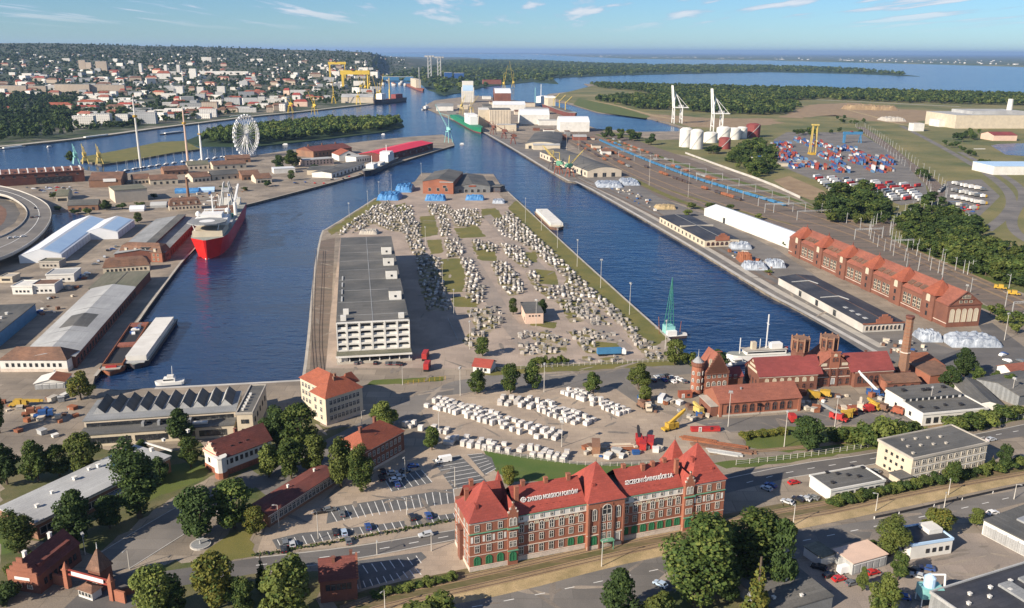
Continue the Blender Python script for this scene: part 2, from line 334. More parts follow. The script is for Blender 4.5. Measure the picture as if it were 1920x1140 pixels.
mat('gantry_yellow',(0.62,0.44,0.05),(0.52,0.36,0.05),scale=0.05,rough=0.6)
# ------------------------------------------------------------------ water and land
def ragged(pts,amp,step=3.0):
 w=resample(pxpts(pts+pts[:1]),step)[:-1];return[p+Vector((random.gauss(0,amp*.5),random.gauss(0,amp*.5),0))for p in w]
sea=MB();sea.add([(-70000,-3000,-2.2),(70000,-3000,-2.2),(70000,88000,-2.2),(-70000,88000,-2.2)],[(0,1,2,3)])
tag(sea.build('water','water'),kind='structure')
QUAY_LEFT=[(172,728),(178,705),(255,607),(282,567),(355,471),(450,386),(480,379),(665,331),(757,301),(852,272)]
PEN_RIGHT=[(1268,652),(1247,627),(1180,568),(1135,527),(1072,470),(960,367),(938,346)]
PEN_LEFT=[(925,326),(790,324),(778,340),(705,371),(612,430),(604,432),(594,480),(587,535),(580,620),(571,700),(566,712)]
QUAY_RIGHT=[(792,200),(807,206),(845,222),(902,244),(960,277),(1062,339),(1085,341),(1185,397),(1310,470),(1440,550),(1500,580),(1645,661)]
lake=[(2500,196),(1920,178),(1700,172),(1500,167),(1300,162),(1200,159),(1095,157),(1108,164),(1085,170),(1030,176),(1017,182),(1040,189),(1070,195),(1120,210),(1220,222),(1283,240),(1277,246),(1195,247),(1118,241),(1075,225),(1027,205),(985,191),(940,184),(890,179),(815,188)]
basin=[(1640,672),(1500,697),(1390,706),(1300,692)]
south=[(565,712),(480,717),(290,727),(230,731)]
back=[(848,262),(830,252),(760,257),(690,264),(620,272),(560,279),(480,291),(440,299),(350,309),(300,316),(230,326),(195,323),(150,318),(110,313),(0,323),(-400,350)]
pts=[Vector((-1800,-400,0)),Vector((5000,-400,0)),Vector((5000,1800,0))]+pxpts(lake+QUAY_RIGHT+basin+PEN_RIGHT+PEN_LEFT+south+QUAY_LEFT+back)
slab('harbour_land',pts,'yard','quay_side',world=True)
def coping(path,name='quay_coping',w=1.6,m='concrete',off=0.8):
 a=smooth(pxpts(path),1);b=MB()
 band(name,a,w,m,z=0.03,world=True)
coping(QUAY_RIGHT[2:],w=3.0,m='concrete_white');coping(PEN_RIGHT,w=1.4,m='concrete');coping(PEN_LEFT[3:],w=1.5);coping(QUAY_LEFT[1:],w=1.6);coping([(566,713),(480,718),(290,728)],w=2.0,m='concrete_white')
slab('grassy_island',[(150,300),(190,308),(260,298),(325,286),(376,279),(345,264),(300,266),(230,280),(160,293)],'grass_dry','quay_side')
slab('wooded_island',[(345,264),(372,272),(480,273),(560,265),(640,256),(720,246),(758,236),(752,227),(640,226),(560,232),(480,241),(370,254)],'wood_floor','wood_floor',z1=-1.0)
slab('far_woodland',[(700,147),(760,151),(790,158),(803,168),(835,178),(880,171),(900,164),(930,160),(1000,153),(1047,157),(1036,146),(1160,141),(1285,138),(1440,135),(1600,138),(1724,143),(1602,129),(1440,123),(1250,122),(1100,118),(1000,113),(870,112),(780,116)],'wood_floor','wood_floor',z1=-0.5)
slab('far_shore',[(700,99.5),(1000,101.8),(1180,110),(1440,113),(1600,117),(1720,119.5),(1920,125),(2500,134),(2500,106),(1920,103.2),(1440,100.6),(960,98.3),(760,97.6)],'far_land','far_land',z1=8)
BANK=[(-500,325),(-200,293),(0,276),(145,261),(200,254),(300,240),(440,223),(480,218),(555,211),(620,204),(700,195),(712,158),(725,150),(775,146),(800,138),(860,119),(900,114)]
_rx=[-600,-300,0,120,300,480,620,700,760,800,860,900];_ry=[80,82,84,85,88,91.5,95.5,100,107,114,119,122]
_rz=[150+(96.2+.0052*(x-960)-y)/1600*8000 for x,y in zip(_rx,_ry)];_rz[-1]=0
_bq=list(range(-600,901,10));_br=[math.hypot(*P(x,float(np.interp(x,[b[0]for b in BANK],[b[1]for b in BANK])))[:2])for x in _bq]
def qpx(X,Y):return 960+1669.0*X/np.maximum(Y,1.0)
def terr(X,Y):
 X=np.asarray(X,float);Y=np.asarray(Y,float);r=np.hypot(X,Y);q=qpx(X,Y)
 rb=np.interp(q,_bq,_br);t=np.clip((r-np.maximum(2600,rb+60))/5400,0,1);s=t*t*(3-2*t)
 n=7*np.sin(X/610+1.3)*np.sin(Y/470)+5*np.sin(X/240)*np.cos(Y/330+2)
 back_=np.clip(1-(r-8000)/9000,0.2,1)
 return np.interp(q,_rx,_rz)*s*back_+n*s
_GR=np.geomspace(1100,16000,700)
def Gv(xs,ys):
 o=[]
 for x,y in zip(xs,ys):
  p=G(float(x),float(y));o.append((np.nan,)*3 if p is None else tuple(p))
 return np.array(o)
def G(x,y):
 v=DV*F+RV*(x-CX)-UV*(y-CY);v=v/math.hypot(v.x,v.y);r=_GR
 X=v.x*r;Y=v.y*r;Z=HC+v.z*r;h=terr(X,Y);k=np.argmax(Z<=h)
 if Z[k]>h[k]:return None
 return Vector((X[k],Y[k],float(h[k])))
b=MB();cols_=list(range(-600,901,10));nr=60
for x in cols_:
 yb=np.interp(x,*zip(*BANK))if x>=-500 else 335
 p=P(x,yb);r_=math.hypot(p.x,p.y)
 for rr in np.concatenate([[r_*1.0],np.geomspace(r_*1.01,20000,nr-1)]):
  X=p.x/r_*rr;Y=p.y/r_*rr;b.v.append((X,Y,float(terr(X,Y))-0.15))
for i in range(len(cols_)-1):
 for j in range(nr-1):a=i*nr+j;b.f.append((a,a+nr,a+nr+1,a+1));b.m.append(0)
o0=len(b.v)
for i in range(len(cols_)):v=b.v[i*nr];b.v.append((v[0],v[1],-4))
for i in range(len(cols_)-1):b.f.append((o0+i,o0+i+1,(i+1)*nr,i*nr));b.m.append(1)
tag(b.build('hills',['city_ground','quay_side']),kind='structure')
# ------------------------------------------------------------------ ground covers on the harbour land
sheet('meadow',[(1290,292),(1450,347),(1560,402),(1640,422),(1720,470),(1920,550),(2400,720),(2400,197),(1920,181),(1500,169),(1110,161),(1050,176),(1030,182),(1070,193),(1120,208),(1220,220),(1290,240),(1300,262),(1230,262),(1130,244),(1120,247),(1200,280)],'meadow',0.03)
sheet('rail_yard',[(1050,258),(1130,308),(1240,372),(1330,398),(1460,427),(1520,441),(1640,492),(1840,566),(1920,612),(2300,760),(2300,680),(1920,556),(1840,524),(1720,474),(1640,428),(1560,407),(1440,354),(1290,297),(1190,262),(1130,246),(1080,238)],'ballast',0.05)
CURVE=smooth(pxpts([(1612,238),(1660,272),(1705,310),(1745,338),(1763,365),(1750,388),(1690,408),(1655,422),(1645,445),(1680,475),(1790,515)]),2)
band('branch_line',CURVE,17,'ballast',0.07,world=True)
sheet('container_yard_paving',[(1450,262),(1475,248),(1610,248),(1700,302),(1710,322),(1735,345),(1742,375),(1690,385),(1600,352),(1520,335),(1460,310)],'asphalt_pale',0.08)
sheet('car_park',[(1775,340),(1840,336),(1875,368),(1858,385),(1830,412),(1795,402),(1770,370)],'asphalt_pale',0.08)
R1=smooth(pxpts([(1650,205),(1700,240),(1760,270),(1850,320),(1893,355),(1905,385),(1870,420),(1835,450)]),2)
R2=smooth(pxpts([(1990,330),(1930,355),(1900,385),(1893,415),(1905,440),(1940,470)]),2)
band('road',smooth(pxpts([(1690,236),(1760,272),(1830,312),(1885,350),(1900,380),(1885,405),(1850,432)]),2),10,'asphalt_pale',0.09,world=True)
band('road',smooth(pxpts([(1800,285),(1870,322),(1915,350),(1920,375),(1900,400),(1895,425),(1920,450),(1990,480)]),2),9,'asphalt_pale',0.10,world=True)
for i,p in enumerate([[(1460,220),(1520,196),(1600,192),(1690,205),(1760,208),(1800,215),(1700,232),(1640,228),(1560,215),(1500,222)],[(1180,210),(1260,216),(1330,222),(1440,222),(1470,232),(1380,240),(1300,238),(1230,224)]]):
 sheet('bare_earth',ragged(p,14,24),'earth',0.06+0.01*i,world=True)
band('sand_track',pxpts([(1075,178),(1130,180),(1200,182),(1230,180)]),26,'sand',0.07,world=True)
band('sand_track',smooth(pxpts([(1090,186),(1150,196),(1200,210),(1240,220),(1290,226)]),1),12,'sand',0.072,world=True)
band('sand_track',pxpts([(1530,187),(1600,190),(1700,195),(1800,200)]),16,'concrete',0.074,world=True)
band('sand_track',smooth(pxpts([(1590,206),(1650,222),(1680,232),(1740,240)]),1),9,'sand',0.076,world=True)
sheet('sand_yard',[(1450,338),(1480,330),(1545,358),(1560,372),(1520,375),(1480,360)],'earth',0.075)
sheet('reed_bank',[(1075,196),(1085,184),(1150,198),(1220,218),(1210,222),(1120,210)],'grass',0.09)
sheet('inner_water',[(1858,273),(1872,270),(2000,266),(2000,302),(1925,293),(1885,290)],'water',0.12)
for i,(q_,w_)in enumerate([([(1180,332),(1250,368),(1330,396),(1460,428)],9),([(1120,252),(1230,292),(1340,328),(1440,356),(1560,404)],10),([(1240,352),(1340,384),(1480,420)],5),([(1640,432),(1760,484),(1900,545)],9),([(1300,332),(1420,364),(1540,398)],4),([(1500,436),(1640,498),(1840,572),(1920,610)],6)]):band('grass_verge',smooth(pxpts(q_),1),w_,('grass_dry','grass')[i%2],.061+i*.001,world=True)
sheet('quay_paving',[(905,247),(1000,275),(1080,320),(1120,325),(1180,330),(1240,372),(1330,405),(1460,470),(1540,525),(1700,625),(1800,660),(1770,690),(1640,672),(1500,584),(1440,552),(1310,473),(1185,400),(1085,343),(1060,337),(960,279)],'asphalt_pale',0.01)
band('quay_apron',smooth(pxpts([(1080,333),(1190,388),(1318,460),(1445,538),(1506,571),(1655,651)]),1),[5]*200,'concrete',.02,world=True)
for k_,w_ in((13,4),(24,3)):band('quay_track_bed',[q+Vector((k_*.62,k_*.78,0))for q in smooth(pxpts([(1000,296),(1062,333),(1185,391),(1310,463),(1440,541)]),1)],w_,'ballast',.022+k_*.0001,world=True)
band('promenade',smooth(pxpts([(x_,y_-1.5)for x_,y_ in BANK[1:11]]),1),14,'concrete',.06,world=True)
sheet('port_road',[(1690,660),(1760,680),(1860,720),(1920,745),(2300,880),(2300,780),(1920,650),(1860,605),(1835,610),(1850,640),(1760,668)],'asphalt',0.016)
sheet('granite_yard',[(640,432),(705,376),(790,345),(925,350),(955,388),(1230,652),(1200,676),(900,692),(780,690),(640,690),(600,690),(624,560)],'granite_yard',.009)
GRASS=[[(970,374),(1072,471),(1180,569),(1252,635),(1226,650),(1176,606),(1098,541),(1028,476),(952,390)],
[(614,433),(705,373),(716,380),(650,424),(622,441)],[(902,392),(930,390),(944,408),(925,417),(904,408)],[(787,406),(815,404),(822,440),(790,446)],
[(852,428),(896,424),(910,444),(862,447)],[(800,450),(828,449),(832,474),(808,477)],[(826,486),(862,484),(873,520),(868,548),(832,548)],[(885,460),(925,462),(932,490),(898,488)],
[(975,472),(1004,474),(1008,492),(980,490)],[(1003,505),(1040,508),(1048,534),(1012,532)],[(846,556),(890,558),(894,576),(852,575)],[(1052,560),(1090,566),(1094,598),(1062,590)],[(1100,640),(1158,641),(1162,654),(1108,652)],
[(970,420),(990,430),(1010,450),(990,455)],[(740,385),(760,380),(765,395),(745,400)],[(1000,600),(1045,605),(1040,616),(990,610)]]
for i,p in enumerate(GRASS):sheet('grass_patch',ragged(p,1.1),'grass_dry',0.012+i*0.0005,world=True)
sheet('quay_lane',[(598,452),(628,446),(622,560),(610,700),(580,700),(590,560)],'ballast',0.01)
sheet('yard_lane',[(838,440),(858,440),(905,500),(960,590),(1010,650),(975,655),(925,590),(870,500)],'cobble',0.014)
sheet('yard_lane',[(905,405),(920,402),(1000,480),(1080,560),(1190,655),(1165,660),(1060,570),(960,470)],'cobble',0.0145)
sheet('street',[(470,905),(560,850),(640,810),(700,780),(770,745),(850,715),(940,700),(1080,702),(1180,690),(1300,678),(1300,700),(1240,706),(1180,715),(1230,770),(1300,790),(1500,775),(1700,748),(1760,790),(1500,800),(1300,815),(1180,770),(1130,728),(1040,727),(960,730),(880,735),(800,765),(740,800),(680,840),(600,880),(500,930)],'asphalt_pale',0.012)
sheet('street',[(1290,930),(1380,884),(1481,872),(1647,849),(1832,814),(1920,796),(2200,735),(2200,762),(1920,818),(1850,828),(1647,870),(1479,896),(1360,925)],'asphalt',0.016)
sheet('street',[(120,1140),(190,1075),(300,1072),(480,1046),(661,1026),(852,994),(852,1012),(671,1048),(480,1075),(330,1100),(200,1160)],'asphalt',0.018)
sheet('plaza',[(176,1044),(300,968),(380,925),(470,880),(500,900),(420,950),(372,985),(245,1065),(195,1075)],'asphalt_pale',0.02)
sheet('stone_yard',[(790,770),(830,742),(960,728),(1150,726),(1200,760),(1330,800),(1400,850),(1240,860),(1080,868),(900,835),(820,820)],'paving',0.014)
sheet('office_paving',[(480,1040),(500,985),(620,910),(760,840),(830,832),(925,840),(935,900),(860,945),(855,992),(661,1022)],'paving',0.014)
sheet('office_paving',[(671,1050),(853,1014),(885,1075),(720,1100),(675,1105)],'paving',0.0145)
for i,p in enumerate([[(810,862),(862,853),(915,905),(850,917)],[(876,852),(905,850),(922,858),(930,880),(908,890)],[(722,898),(790,880),(810,905),(735,922)],[(616,952),(850,916),(852,943),(700,962),(612,982)],[(510,1012),(560,1000),(700,985),(852,962),(856,972),(700,997),(520,1030)],[(668,1052),(790,1035),(800,1045),(745,1085),(678,1104)]]):
 sheet('parking_bay',p,'bay',0.018+i*.0005)
mat('undergrowth',(0.055,0.075,0.022),(0.13,0.115,0.06),scale=0.07,fine=0.35,detail=8)
sheet('lawn',ragged([(905,846),(1010,860),(1110,872),(1250,868),(1250,890),(1100,905),(960,902),(925,880)],.9),'lawn',0.018,world=True)
sheet('lawn',ragged([(1360,880),(1481,866),(1700,834),(1830,806),(1920,786),(1920,776),(1700,815),(1480,852),(1340,868)],.9),'grass',0.019,world=True)
sheet('lawn',ragged([(1395,810),(1480,800),(1700,800),(1760,805),(1660,825),(1480,848),(1400,840)],.9),'grass',0.0195,world=True)
sheet('lawn',ragged([(400,1020),(470,985),(480,1040),(400,1060),(380,1040)],.9),'grass_dry',0.021,world=True)
sheet('lawn',ragged([(0,985),(45,960),(50,1010),(20,1035),(0,1040)],.9),'lawn',0.021,world=True)
sheet('lawn',ragged([(230,905),(330,870),(400,860),(380,900),(300,930),(240,960)],.9),'grass',0.0215,world=True)
sheet('lawn',ragged([(690,722),(830,714),(832,706),(700,712)],.9),'grass',0.0215,world=True)
sheet('lawn',ragged([(900,690),(1100,682),(1290,672),(1290,684),(1100,694),(900,705)],.9),'grass_dry',0.0215,world=True)
TRK=[(640,1150),(720,1122),(883,1090),(1130,1032),(1245,1008),(1480,962),(1564,948),(1699,916),(1920,878),(2200,828)]
band('track_bed',smooth(pxpts(TRK),1),13,'ballast_green',0.024,world=True)
band('sand_strip',smooth(pxpts([(700,1150),(800,1130),(960,1100),(1130,1055),(1245,1030),(1480,985),(1680,944),(1920,893),(2200,845)]),1),6,'sand',0.028,world=True)
sheet('street',[(720,1180),(830,1140),(960,1112),(1130,1065),(1245,1044),(1480,1000),(1639,974),(1920,912),(2200,860),(2200,890),(1920,942),(1750,985),(1595,1016),(1450,1060),(1250,1110),(1000,1180)],'asphalt_pale',0.026)
sheet('works_yard',[(1480,1060),(1600,1030),(1760,1000),(1900,1000),(2200,1020),(2200,1200),(1480,1200)],'cobble',0.012)
for i,p in enumerate([[(0,870),(60,850),(150,835),(250,850),(330,845),(380,830),(420,880),(330,930),(250,985),(180,1040),(60,1010),(0,1010)],[(0,1040),(40,1012),(70,1040),(35,1075),(20,1140),(0,1140)],[(400,905),(470,868),(560,835),(640,822),(690,850),(640,905),(540,955),(480,1000),(430,1000)],[(480,790),(560,760),(610,800),(680,800),(640,830),(540,850),(480,860)],[(230,1080),(330,1050),(480,1078),(600,1072),(600,1160),(220,1160)],[(1250,1060),(1450,1010),(1480,1050),(1440,1160),(1200,1160)]]):sheet('shrub_ground',ragged(p,1.2),'undergrowth',.0105+i*.0004,world=True)
PZ=[([(150,740),(560,735),(700,760),(560,850),(480,800),(150,830)],26),([(500,990),(660,900),(900,850),(850,980),(680,1020)],20),([(800,730),(1200,720),(1400,790),(1250,850),(850,830)],40),([(640,690),(1000,660),(1250,690),(900,720),(760,740)],26),([(780,400),(940,400),(1200,640),(900,660),(780,600)],60),([(40,500),(220,480),(180,560),(80,640)],26),([(300,420),(440,360),(600,340),(440,380),(340,470)],20),([(1100,345),(1240,380),(1450,500),(1640,640),(1500,570),(1300,455)],40),([(1300,800),(1750,745),(1760,790),(1400,815)],20),([(730,1160),(960,1115),(1245,1045),(1640,978),(1900,915),(1900,940),(1500,1040),(1000,1170)],30),([(1500,1060),(1900,1010),(1900,1140),(1560,1140)],24),([(600,450),(625,450),(610,690),(582,690)],14)]
pk=0;PATCH=[]
for poly,n_ in PZ:
 for(x_,y_)in scatter(poly,n_):
  a_=random.uniform(0,3.1);l_=random.uniform(2,10);w_=random.uniform(.25,1.3);q_=[]
  for j_ in range(14):th=6.2832*j_/14;rr=random.uniform(.7,1.1);u_,v_=l_*rr*math.cos(th),w_*rr*math.sin(th);q_.append((x_+u_*math.cos(a_)-v_*math.sin(a_),y_+u_*math.sin(a_)+v_*math.cos(a_)))
  pk+=1;PATCH.append((q_,random.random()<.6))
b=MB()
for i_,(q_,dk)in enumerate(PATCH):b.add([(x_,y_,.0265+i_*.000004)for x_,y_ in ccw(q_)],[tuple(range(len(q_)))],0 if dk else 1)
tag(b.build('ground_stains',['patch_dark','patch_light']),'countless stains and repair patches on yards and streets','stains',kind='stuff')
# ------------------------------------------------------------------ trees
def crown_arrays(n,lobes,size,rs,flat=1.0):
 """leaf-clump quads on the shells of overlapping lobes; lobes: (x, y, z, rx, rz)"""
 L_=np.array(lobes);w=L_[:,3]**2;k=rs.choice(len(L_),n,p=w/w.sum())
 d=rs.normal(size=(n,3));d/=np.linalg.norm(d,axis=1)[:,None];rad=rs.uniform(0.55,1.06,n)**0.6
 c=L_[k,:3]+d*rad[:,None]*np.stack([L_[k,3],L_[k,3],L_[k,4]],1)
 nrm=d+rs.normal(size=(n,3))*0.55+np.array([0,0,0.25]);nrm/=np.linalg.norm(nrm,axis=1)[:,None]
 t=np.cross(nrm,rs.normal(size=(n,3)));t/=np.linalg.norm(t,axis=1)[:,None];bt=np.cross(nrm,t)
 s=size*rs.uniform(0.6,1.3,n)[:,None];t*=s;bt*=s*rs.uniform(0.6,1.0,n)[:,None]
 V=np.stack([c-t-bt,c+t*0.8-bt,c+t+bt,c-t*0.7+bt*1.1],1).reshape(-1,3)
 return V,np.arange(n*4).reshape(-1,4),k
def proto(seed,kind):
 rs=np.random.default_rng(seed);tr=MB();lob=[]
 if kind=='round':
  for i in range(24):
   a=rs.uniform(0,6.28);e=rs.uniform(0,1);R_=3.0*math.sqrt(e)
   z=rs.uniform(1.9,8.8);R_*=max(.25,1-0.06*(z-4.9)**2)
   lob.append((R_*math.cos(a),R_*math.sin(a),z,rs.uniform(0.8,1.5),rs.uniform(0.7,1.25)))
  lob.append((0,0,5.4,2.4,2.8));n,sz=5200,0.175;th=2.4
 elif kind=='tall':
  for i in range(26):
   z=1.1+8.0*i/25;w=1.7*math.sin(math.pi*min(1,(z-0.4)/10.2))**0.6;a=rs.uniform(0,6.28)
   lob.append((w*.55*math.cos(a),w*.55*math.sin(a),z,w*rs.uniform(.6,.85),rs.uniform(.7,1.1)))
  n,sz=7500,0.105;th=1.4
 elif kind=='conifer':
  for i in range(12):
   z=1.2+8.2*i/11;w=2.2*(1-i/12.5)
   for j in range(3):a=rs.uniform(0,6.28);lob.append((w*.5*math.cos(a),w*.5*math.sin(a),z,w*.55,.5))
  n,sz=1800,0.2;th=9
 elif kind=='bush':
  for i in range(12):
   a=rs.uniform(0,6.28);R_=3.2*math.sqrt(rs.uniform(0,1));lob.append((R_*math.cos(a),R_*math.sin(a),rs.uniform(2.5,7)*(1-.08*R_),rs.uniform(1.3,2.1),rs.uniform(1.6,2.8)))
  n,sz=1600,0.34;th=2
 elif kind=='mid':
  for i in range(9):
   a=rs.uniform(0,6.28);R_=2.4*math.sqrt(rs.uniform(0,1));lob.append((R_*math.cos(a),R_*math.sin(a),rs.uniform(3.4,8.2),rs.uniform(1.2,2.0),rs.uniform(1,1.6)))
  n,sz=700,0.42;th=3
 V,Q,k=crown_arrays(n,lob,sz,rs)
 tr.cyl((0,0),0.26,0.14,0,th+1.5,7)
 for i in range(5 if kind in('round','tall')else 0):
  l=lob[rs.integers(len(lob))];tr.bar((0,0,th*rs.uniform(.7,1.2)),(l[0],l[1],l[2]),0.14,n=5)
 u=rs.random(len(k));sh=(rs.random(len(lob))*0.5)[k];mi=np.where(u+sh>1.02,1,np.where(u+sh<.33,2,0))
 return V,Q,mi,tr
PAL={'green':('leaf','leaf_light','leaf_dark'),'dark':('leaf_dark','leaf','leaf_dark'),'light':('leaf_light','leaf_light','leaf'),'yellow':('leaf_yellow','leaf_light','leaf')}
PROTO={}
def getproto(kind,pal,i):
 key=(kind,pal,i)
 if key not in PROTO:
  if(kind,i)not in PROTO:PROTO[(kind,i)]=proto({'round':10,'tall':30,'conifer':50,'bush':70,'mid':90}[kind]+i,kind)
  V,Q,mi,tr=PROTO[(kind,i)]
  if(kind,i,'t')not in PROTO:PROTO[(kind,i,'t')]=tr.mesh('trunk','bark')
  PROTO[key]=(npmesh('crown',V,Q,PAL[pal],mi),PROTO[(kind,i,'t')])
 return PROTO[key]
NV={'round':4,'tall':2,'conifer':1,'bush':3,'mid':4}
WID={'round':7.0,'tall':3.5,'conifer':3.9,'bush':7.6,'mid':6.4}
def tree_at(loc,h,w,kind,pal,label,name='tree',cat='tree',group=None):
 c,t=getproto(kind,pal,random.randrange(NV[kind]));r=root(name,label,cat,loc,random.uniform(0,6.28),group)
 r.scale=(w/WID[kind],w/WID[kind],h/10.0);place('crown',c,r)
 if kind!='bush' and t:place('trunk',t,r)
 return r
def depth(p):return(p-Vector((0,0,HC))).dot(DV)
def tree_px(x,y,yt,wpx,kind,pal,label,**k):
 p=P(x,y);return tree_at(p,hz(x,y,yt),wpx*depth(p)/F,kind,pal,label,**k)
TREES=[
(152,750,695,50,'round','yellow','yellow-topped tree at the quay corner beside the moored barges'),
(160,892,803,66,'round','light','yellow-green tree below the sawtooth factory end wall'),
(72,902,822,60,'round','green','green tree at the back of the long grey flat roof'),
(14,908,828,62,'round','dark','dark tree beside the long grey flat roof at the picture edge'),
(340,832,766,54,'round','dark','dark round tree against the sawtooth factory windows'),
(358,876,815,44,'round','green','tree beside the white house with a dark red roof'),
(268,860,822,28,'round','green','small tree in front of the sawtooth factory annex'),
(262,970,821,74,'tall','dark','tall dark poplar beside the long grey flat roof'),
(145,1020,919,76,'round','dark','dark broad tree in front of the long grey flat roof'),
(38,1036,954,56,'tall','green','grey-green birch behind the brick gatehouse'),
(12,1128,1076,60,'bush','dark','dark shrubs beside the brick gatehouse front'),
(20,1078,1052,20,'bush','light','small pale green bush beside the brick gatehouse'),
(376,1010,903,88,'round','dark','large dark tree at the edge of the asphalt plaza'),
(440,990,893,84,'round','green','large green tree beside the long low brick building'),
(480,1003,946,44,'round','yellow','small autumn-brown tree at the end of the low brick building'),
(295,1162,1050,90,'round','light','broad light tree at the bottom edge beside the gate booth'),
(405,1142,1033,100,'round','yellow','big yellowish tree beside the street below the fountain'),
(545,1168,1034,112,'round','light','big bright green tree beside the shaded red-roofed house'),
(493,1112,1043,28,'conifer','dark','bluish spruce beside the big bright green tree'),
(520,838,756,62,'round','dark','dark tree behind the white house with a dark red roof'),
(562,842,750,72,'round','green','green tree under the ivy wall of the orange-roofed block'),
(505,894,828,52,'round','light','light green tree beside the white house gable'),
(546,897,817,60,'round','green','tree at the back of the low brick building'),
(592,888,810,56,'round','light','light tree above the low brick building'),
(640,914,814,62,'round','light','slim-trunked light tree at the end of the low brick building'),
(678,922,834,42,'tall','green','thin tree at the edge of the office parking lot'),
(718,802,750,56,'round','light','bright round tree behind the orange-roofed brick house'),
(810,844,797,36,'round','green','small tree at the corner of the stone block yard'),
(895,738,691,38,'round','green','street tree below the little red-roofed hut'),
(957,738,676,40,'round','green','street tree, tallest of the row above the stone block yard'),
(998,730,676,38,'round','green','street tree beside the lamp mast above the stone block yard'),
(1112,736,696,36,'round','green','small street tree above the middle of the stone block yard'),
(1197,730,680,46,'round','light','bright street tree near the parked cars by the brick tower'),
(1209,754,722,30,'round','light','low round tree below the bright street tree'),
(1265,684,632,42,'round','light','bright tree at the canal corner beside the green derrick'),
(1290,684,652,30,'bush','light','pale bush beside the round brick turret'),
(1347,694,654,38,'round','dark','dark tree behind the stepped gable of the brick tower'),
(905,668,629,32,'round','green','tree among the stone blocks above the red-roofed hut'),
(962,590,556,20,'round','green','tree at the blank wall of the pink hut'),
(1016,592,560,22,'round','dark','dark tree behind the pink hut'),
(1806,710,650,42,'round','dark','tree beside the port road behind the brick sheds'),
(1780,730,686,42,'round','dark','dark tree below the tree beside the port road'),
(1832,717,686,32,'round','green','round tree at the bend of the port road'),
(1865,718,694,22,'round','green','small tree beside the dark-roofed long shed'),
(1890,733,699,30,'round','green','tree behind the dark-roofed long shed'),
(1512,846,778,68,'round','dark','dark broad tree beside the railway below the pump house'),
(1305,1137,953,112,'tall','green','giant poplar in front of the office building end tower'),
(1402,1090,945,96,'tall','green','giant poplar beside the shaded office end wall'),
(1365,1130,1040,60,'round','dark','dark tree between the two giant poplars'),
(1416,1165,1050,56,'conifer','yellow','thin brownish larch below the giant poplars'),
(1458,1105,962,70,'round','dark','dark tree beside the track at the giant poplars'),
(1160,1168,1068,78,'round','dark','dark tree at the bottom edge beside the street'),
(1235,1180,1108,80,'round','light','light tree at the bottom edge under the giant poplars'),
(812,1172,1106,90,'bush','light','light shrubbery between the track and the bottom edge'),
(1668,1042,968,52,'tall','light','weeping grey-green birch beside the white flat-roofed house'),
(1683,1088,1030,38,'round','green','tree in front of the white flat-roofed house'),
(1758,1006,949,64,'round','yellow','broad yellow-green tree behind the white flat-roofed house'),
(1830,986,951,30,'round','light','small round tree beside the white garages'),
(1616,1108,1063,24,'round','light','small slim tree between the parked cars'),
(1655,1168,1072,72,'round','light','pale willow in front of the water-blue dust collector'),
(1786,907,861,36,'round','green','tree at the wall of the cream office block'),
(1880,878,829,32,'round','dark','tree beside the cream office block end wall'),
(1858,882,855,20,'conifer','green','small clipped conifer beside the cream office block'),
(955,911,869,34,'round','yellow','small autumn tree on the lawn behind the office building'),
(0,812,738,36,'round','dark','dark tree at the picture edge below the white hipped house'),
(206,990,926,54,'round','dark','dark tree between the tall poplar and the broad dark tree'),
(112,893,830,52,'round','green','tree behind the middle of the long grey flat roof'),
(302,908,852,40,'round','dark','small dark tree beside the end of the long grey flat roof'),
(330,1150,1085,60,'round','dark','dark tree at the bottom edge between two broad light ones'),
(455,1150,1078,60,'round','green','green tree at the bottom edge beside the big yellowish tree'),
(1480,1010,975,30,'bush','green','bush at the track corner beside the dark tree'),
(259,418,396,18,'round','green','small tree behind the twin white tents'),
(200,394,374,22,'round','dark','dark tree at the blank concrete hall'),
(133,304,281,20,'round','green','lone tree on the river bank beside the red arena'),
(548,313,280,34,'round','green','tree beside the ferry quay sheds'),
(524,320,288,26,'round','dark','dark tree beside the tree at the ferry quay sheds'),
(547,338,317,16,'round','green','small tree beside the long grey quay shed'),
]
for t in TREES:tree_px(*t)
BUSH=[(1575,830,788,42),(1600,832,797,38),(1622,836,784,52),(1655,832,771,56),(1690,830,777,52),(1712,824,784,42)]
for i,(x,y,yt,w)in enumerate(BUSH):tree_px(x,y,yt,w,'bush',('green','light')[i%2],'leafy shrub in the thicket along the railway below the machine park',name='shrub',cat='shrub',group='thicket below the machine park')
for i,(x,y,yt,w)in enumerate([(1790,808,776,46),(1822,802,768,46),(1850,795,763,42),(1880,786,757,42),(1905,778,752,38)]):tree_px(x,y,yt,w,'bush',('light','green')[i%2],'leafy shrub in front of the white flat-roofed workshop',name='shrub',cat='shrub',group='shrubs below the workshop')
for i in range(14):tree_px(1560+i*12,948-i*2.6,930-i*2.6-(i%3)*3,24,'bush',('green','light','dark')[i%3],'low shrub in the hedge along the track below the white shed',name='shrub',cat='shrub',group='hedge along the track')
for i in range(9):tree_px(1735+i*22,908-i*4,889-i*4-(i%3)*3,28,'bush',('green','dark','light')[i%3],'shrub in the hedge below the cream office block',name='shrub',cat='shrub',group='hedge below the cream block')
for i in range(8):tree_px(705+i*20,1118-i*4.5,1106-i*4.5-(i%2)*4,26,'bush',('green','light')[i%2],'weedy shrub between the parking lot and the track',name='shrub',cat='shrub',group='shrubs by the track')
for i in range(7):tree_px(1000+i*10,684-i*.3,668-(i%3)*4,14,'bush',('green','light')[i%2],'shrub along the yard fence above the street',name='shrub',cat='shrub',group='shrubs at the yard fence')
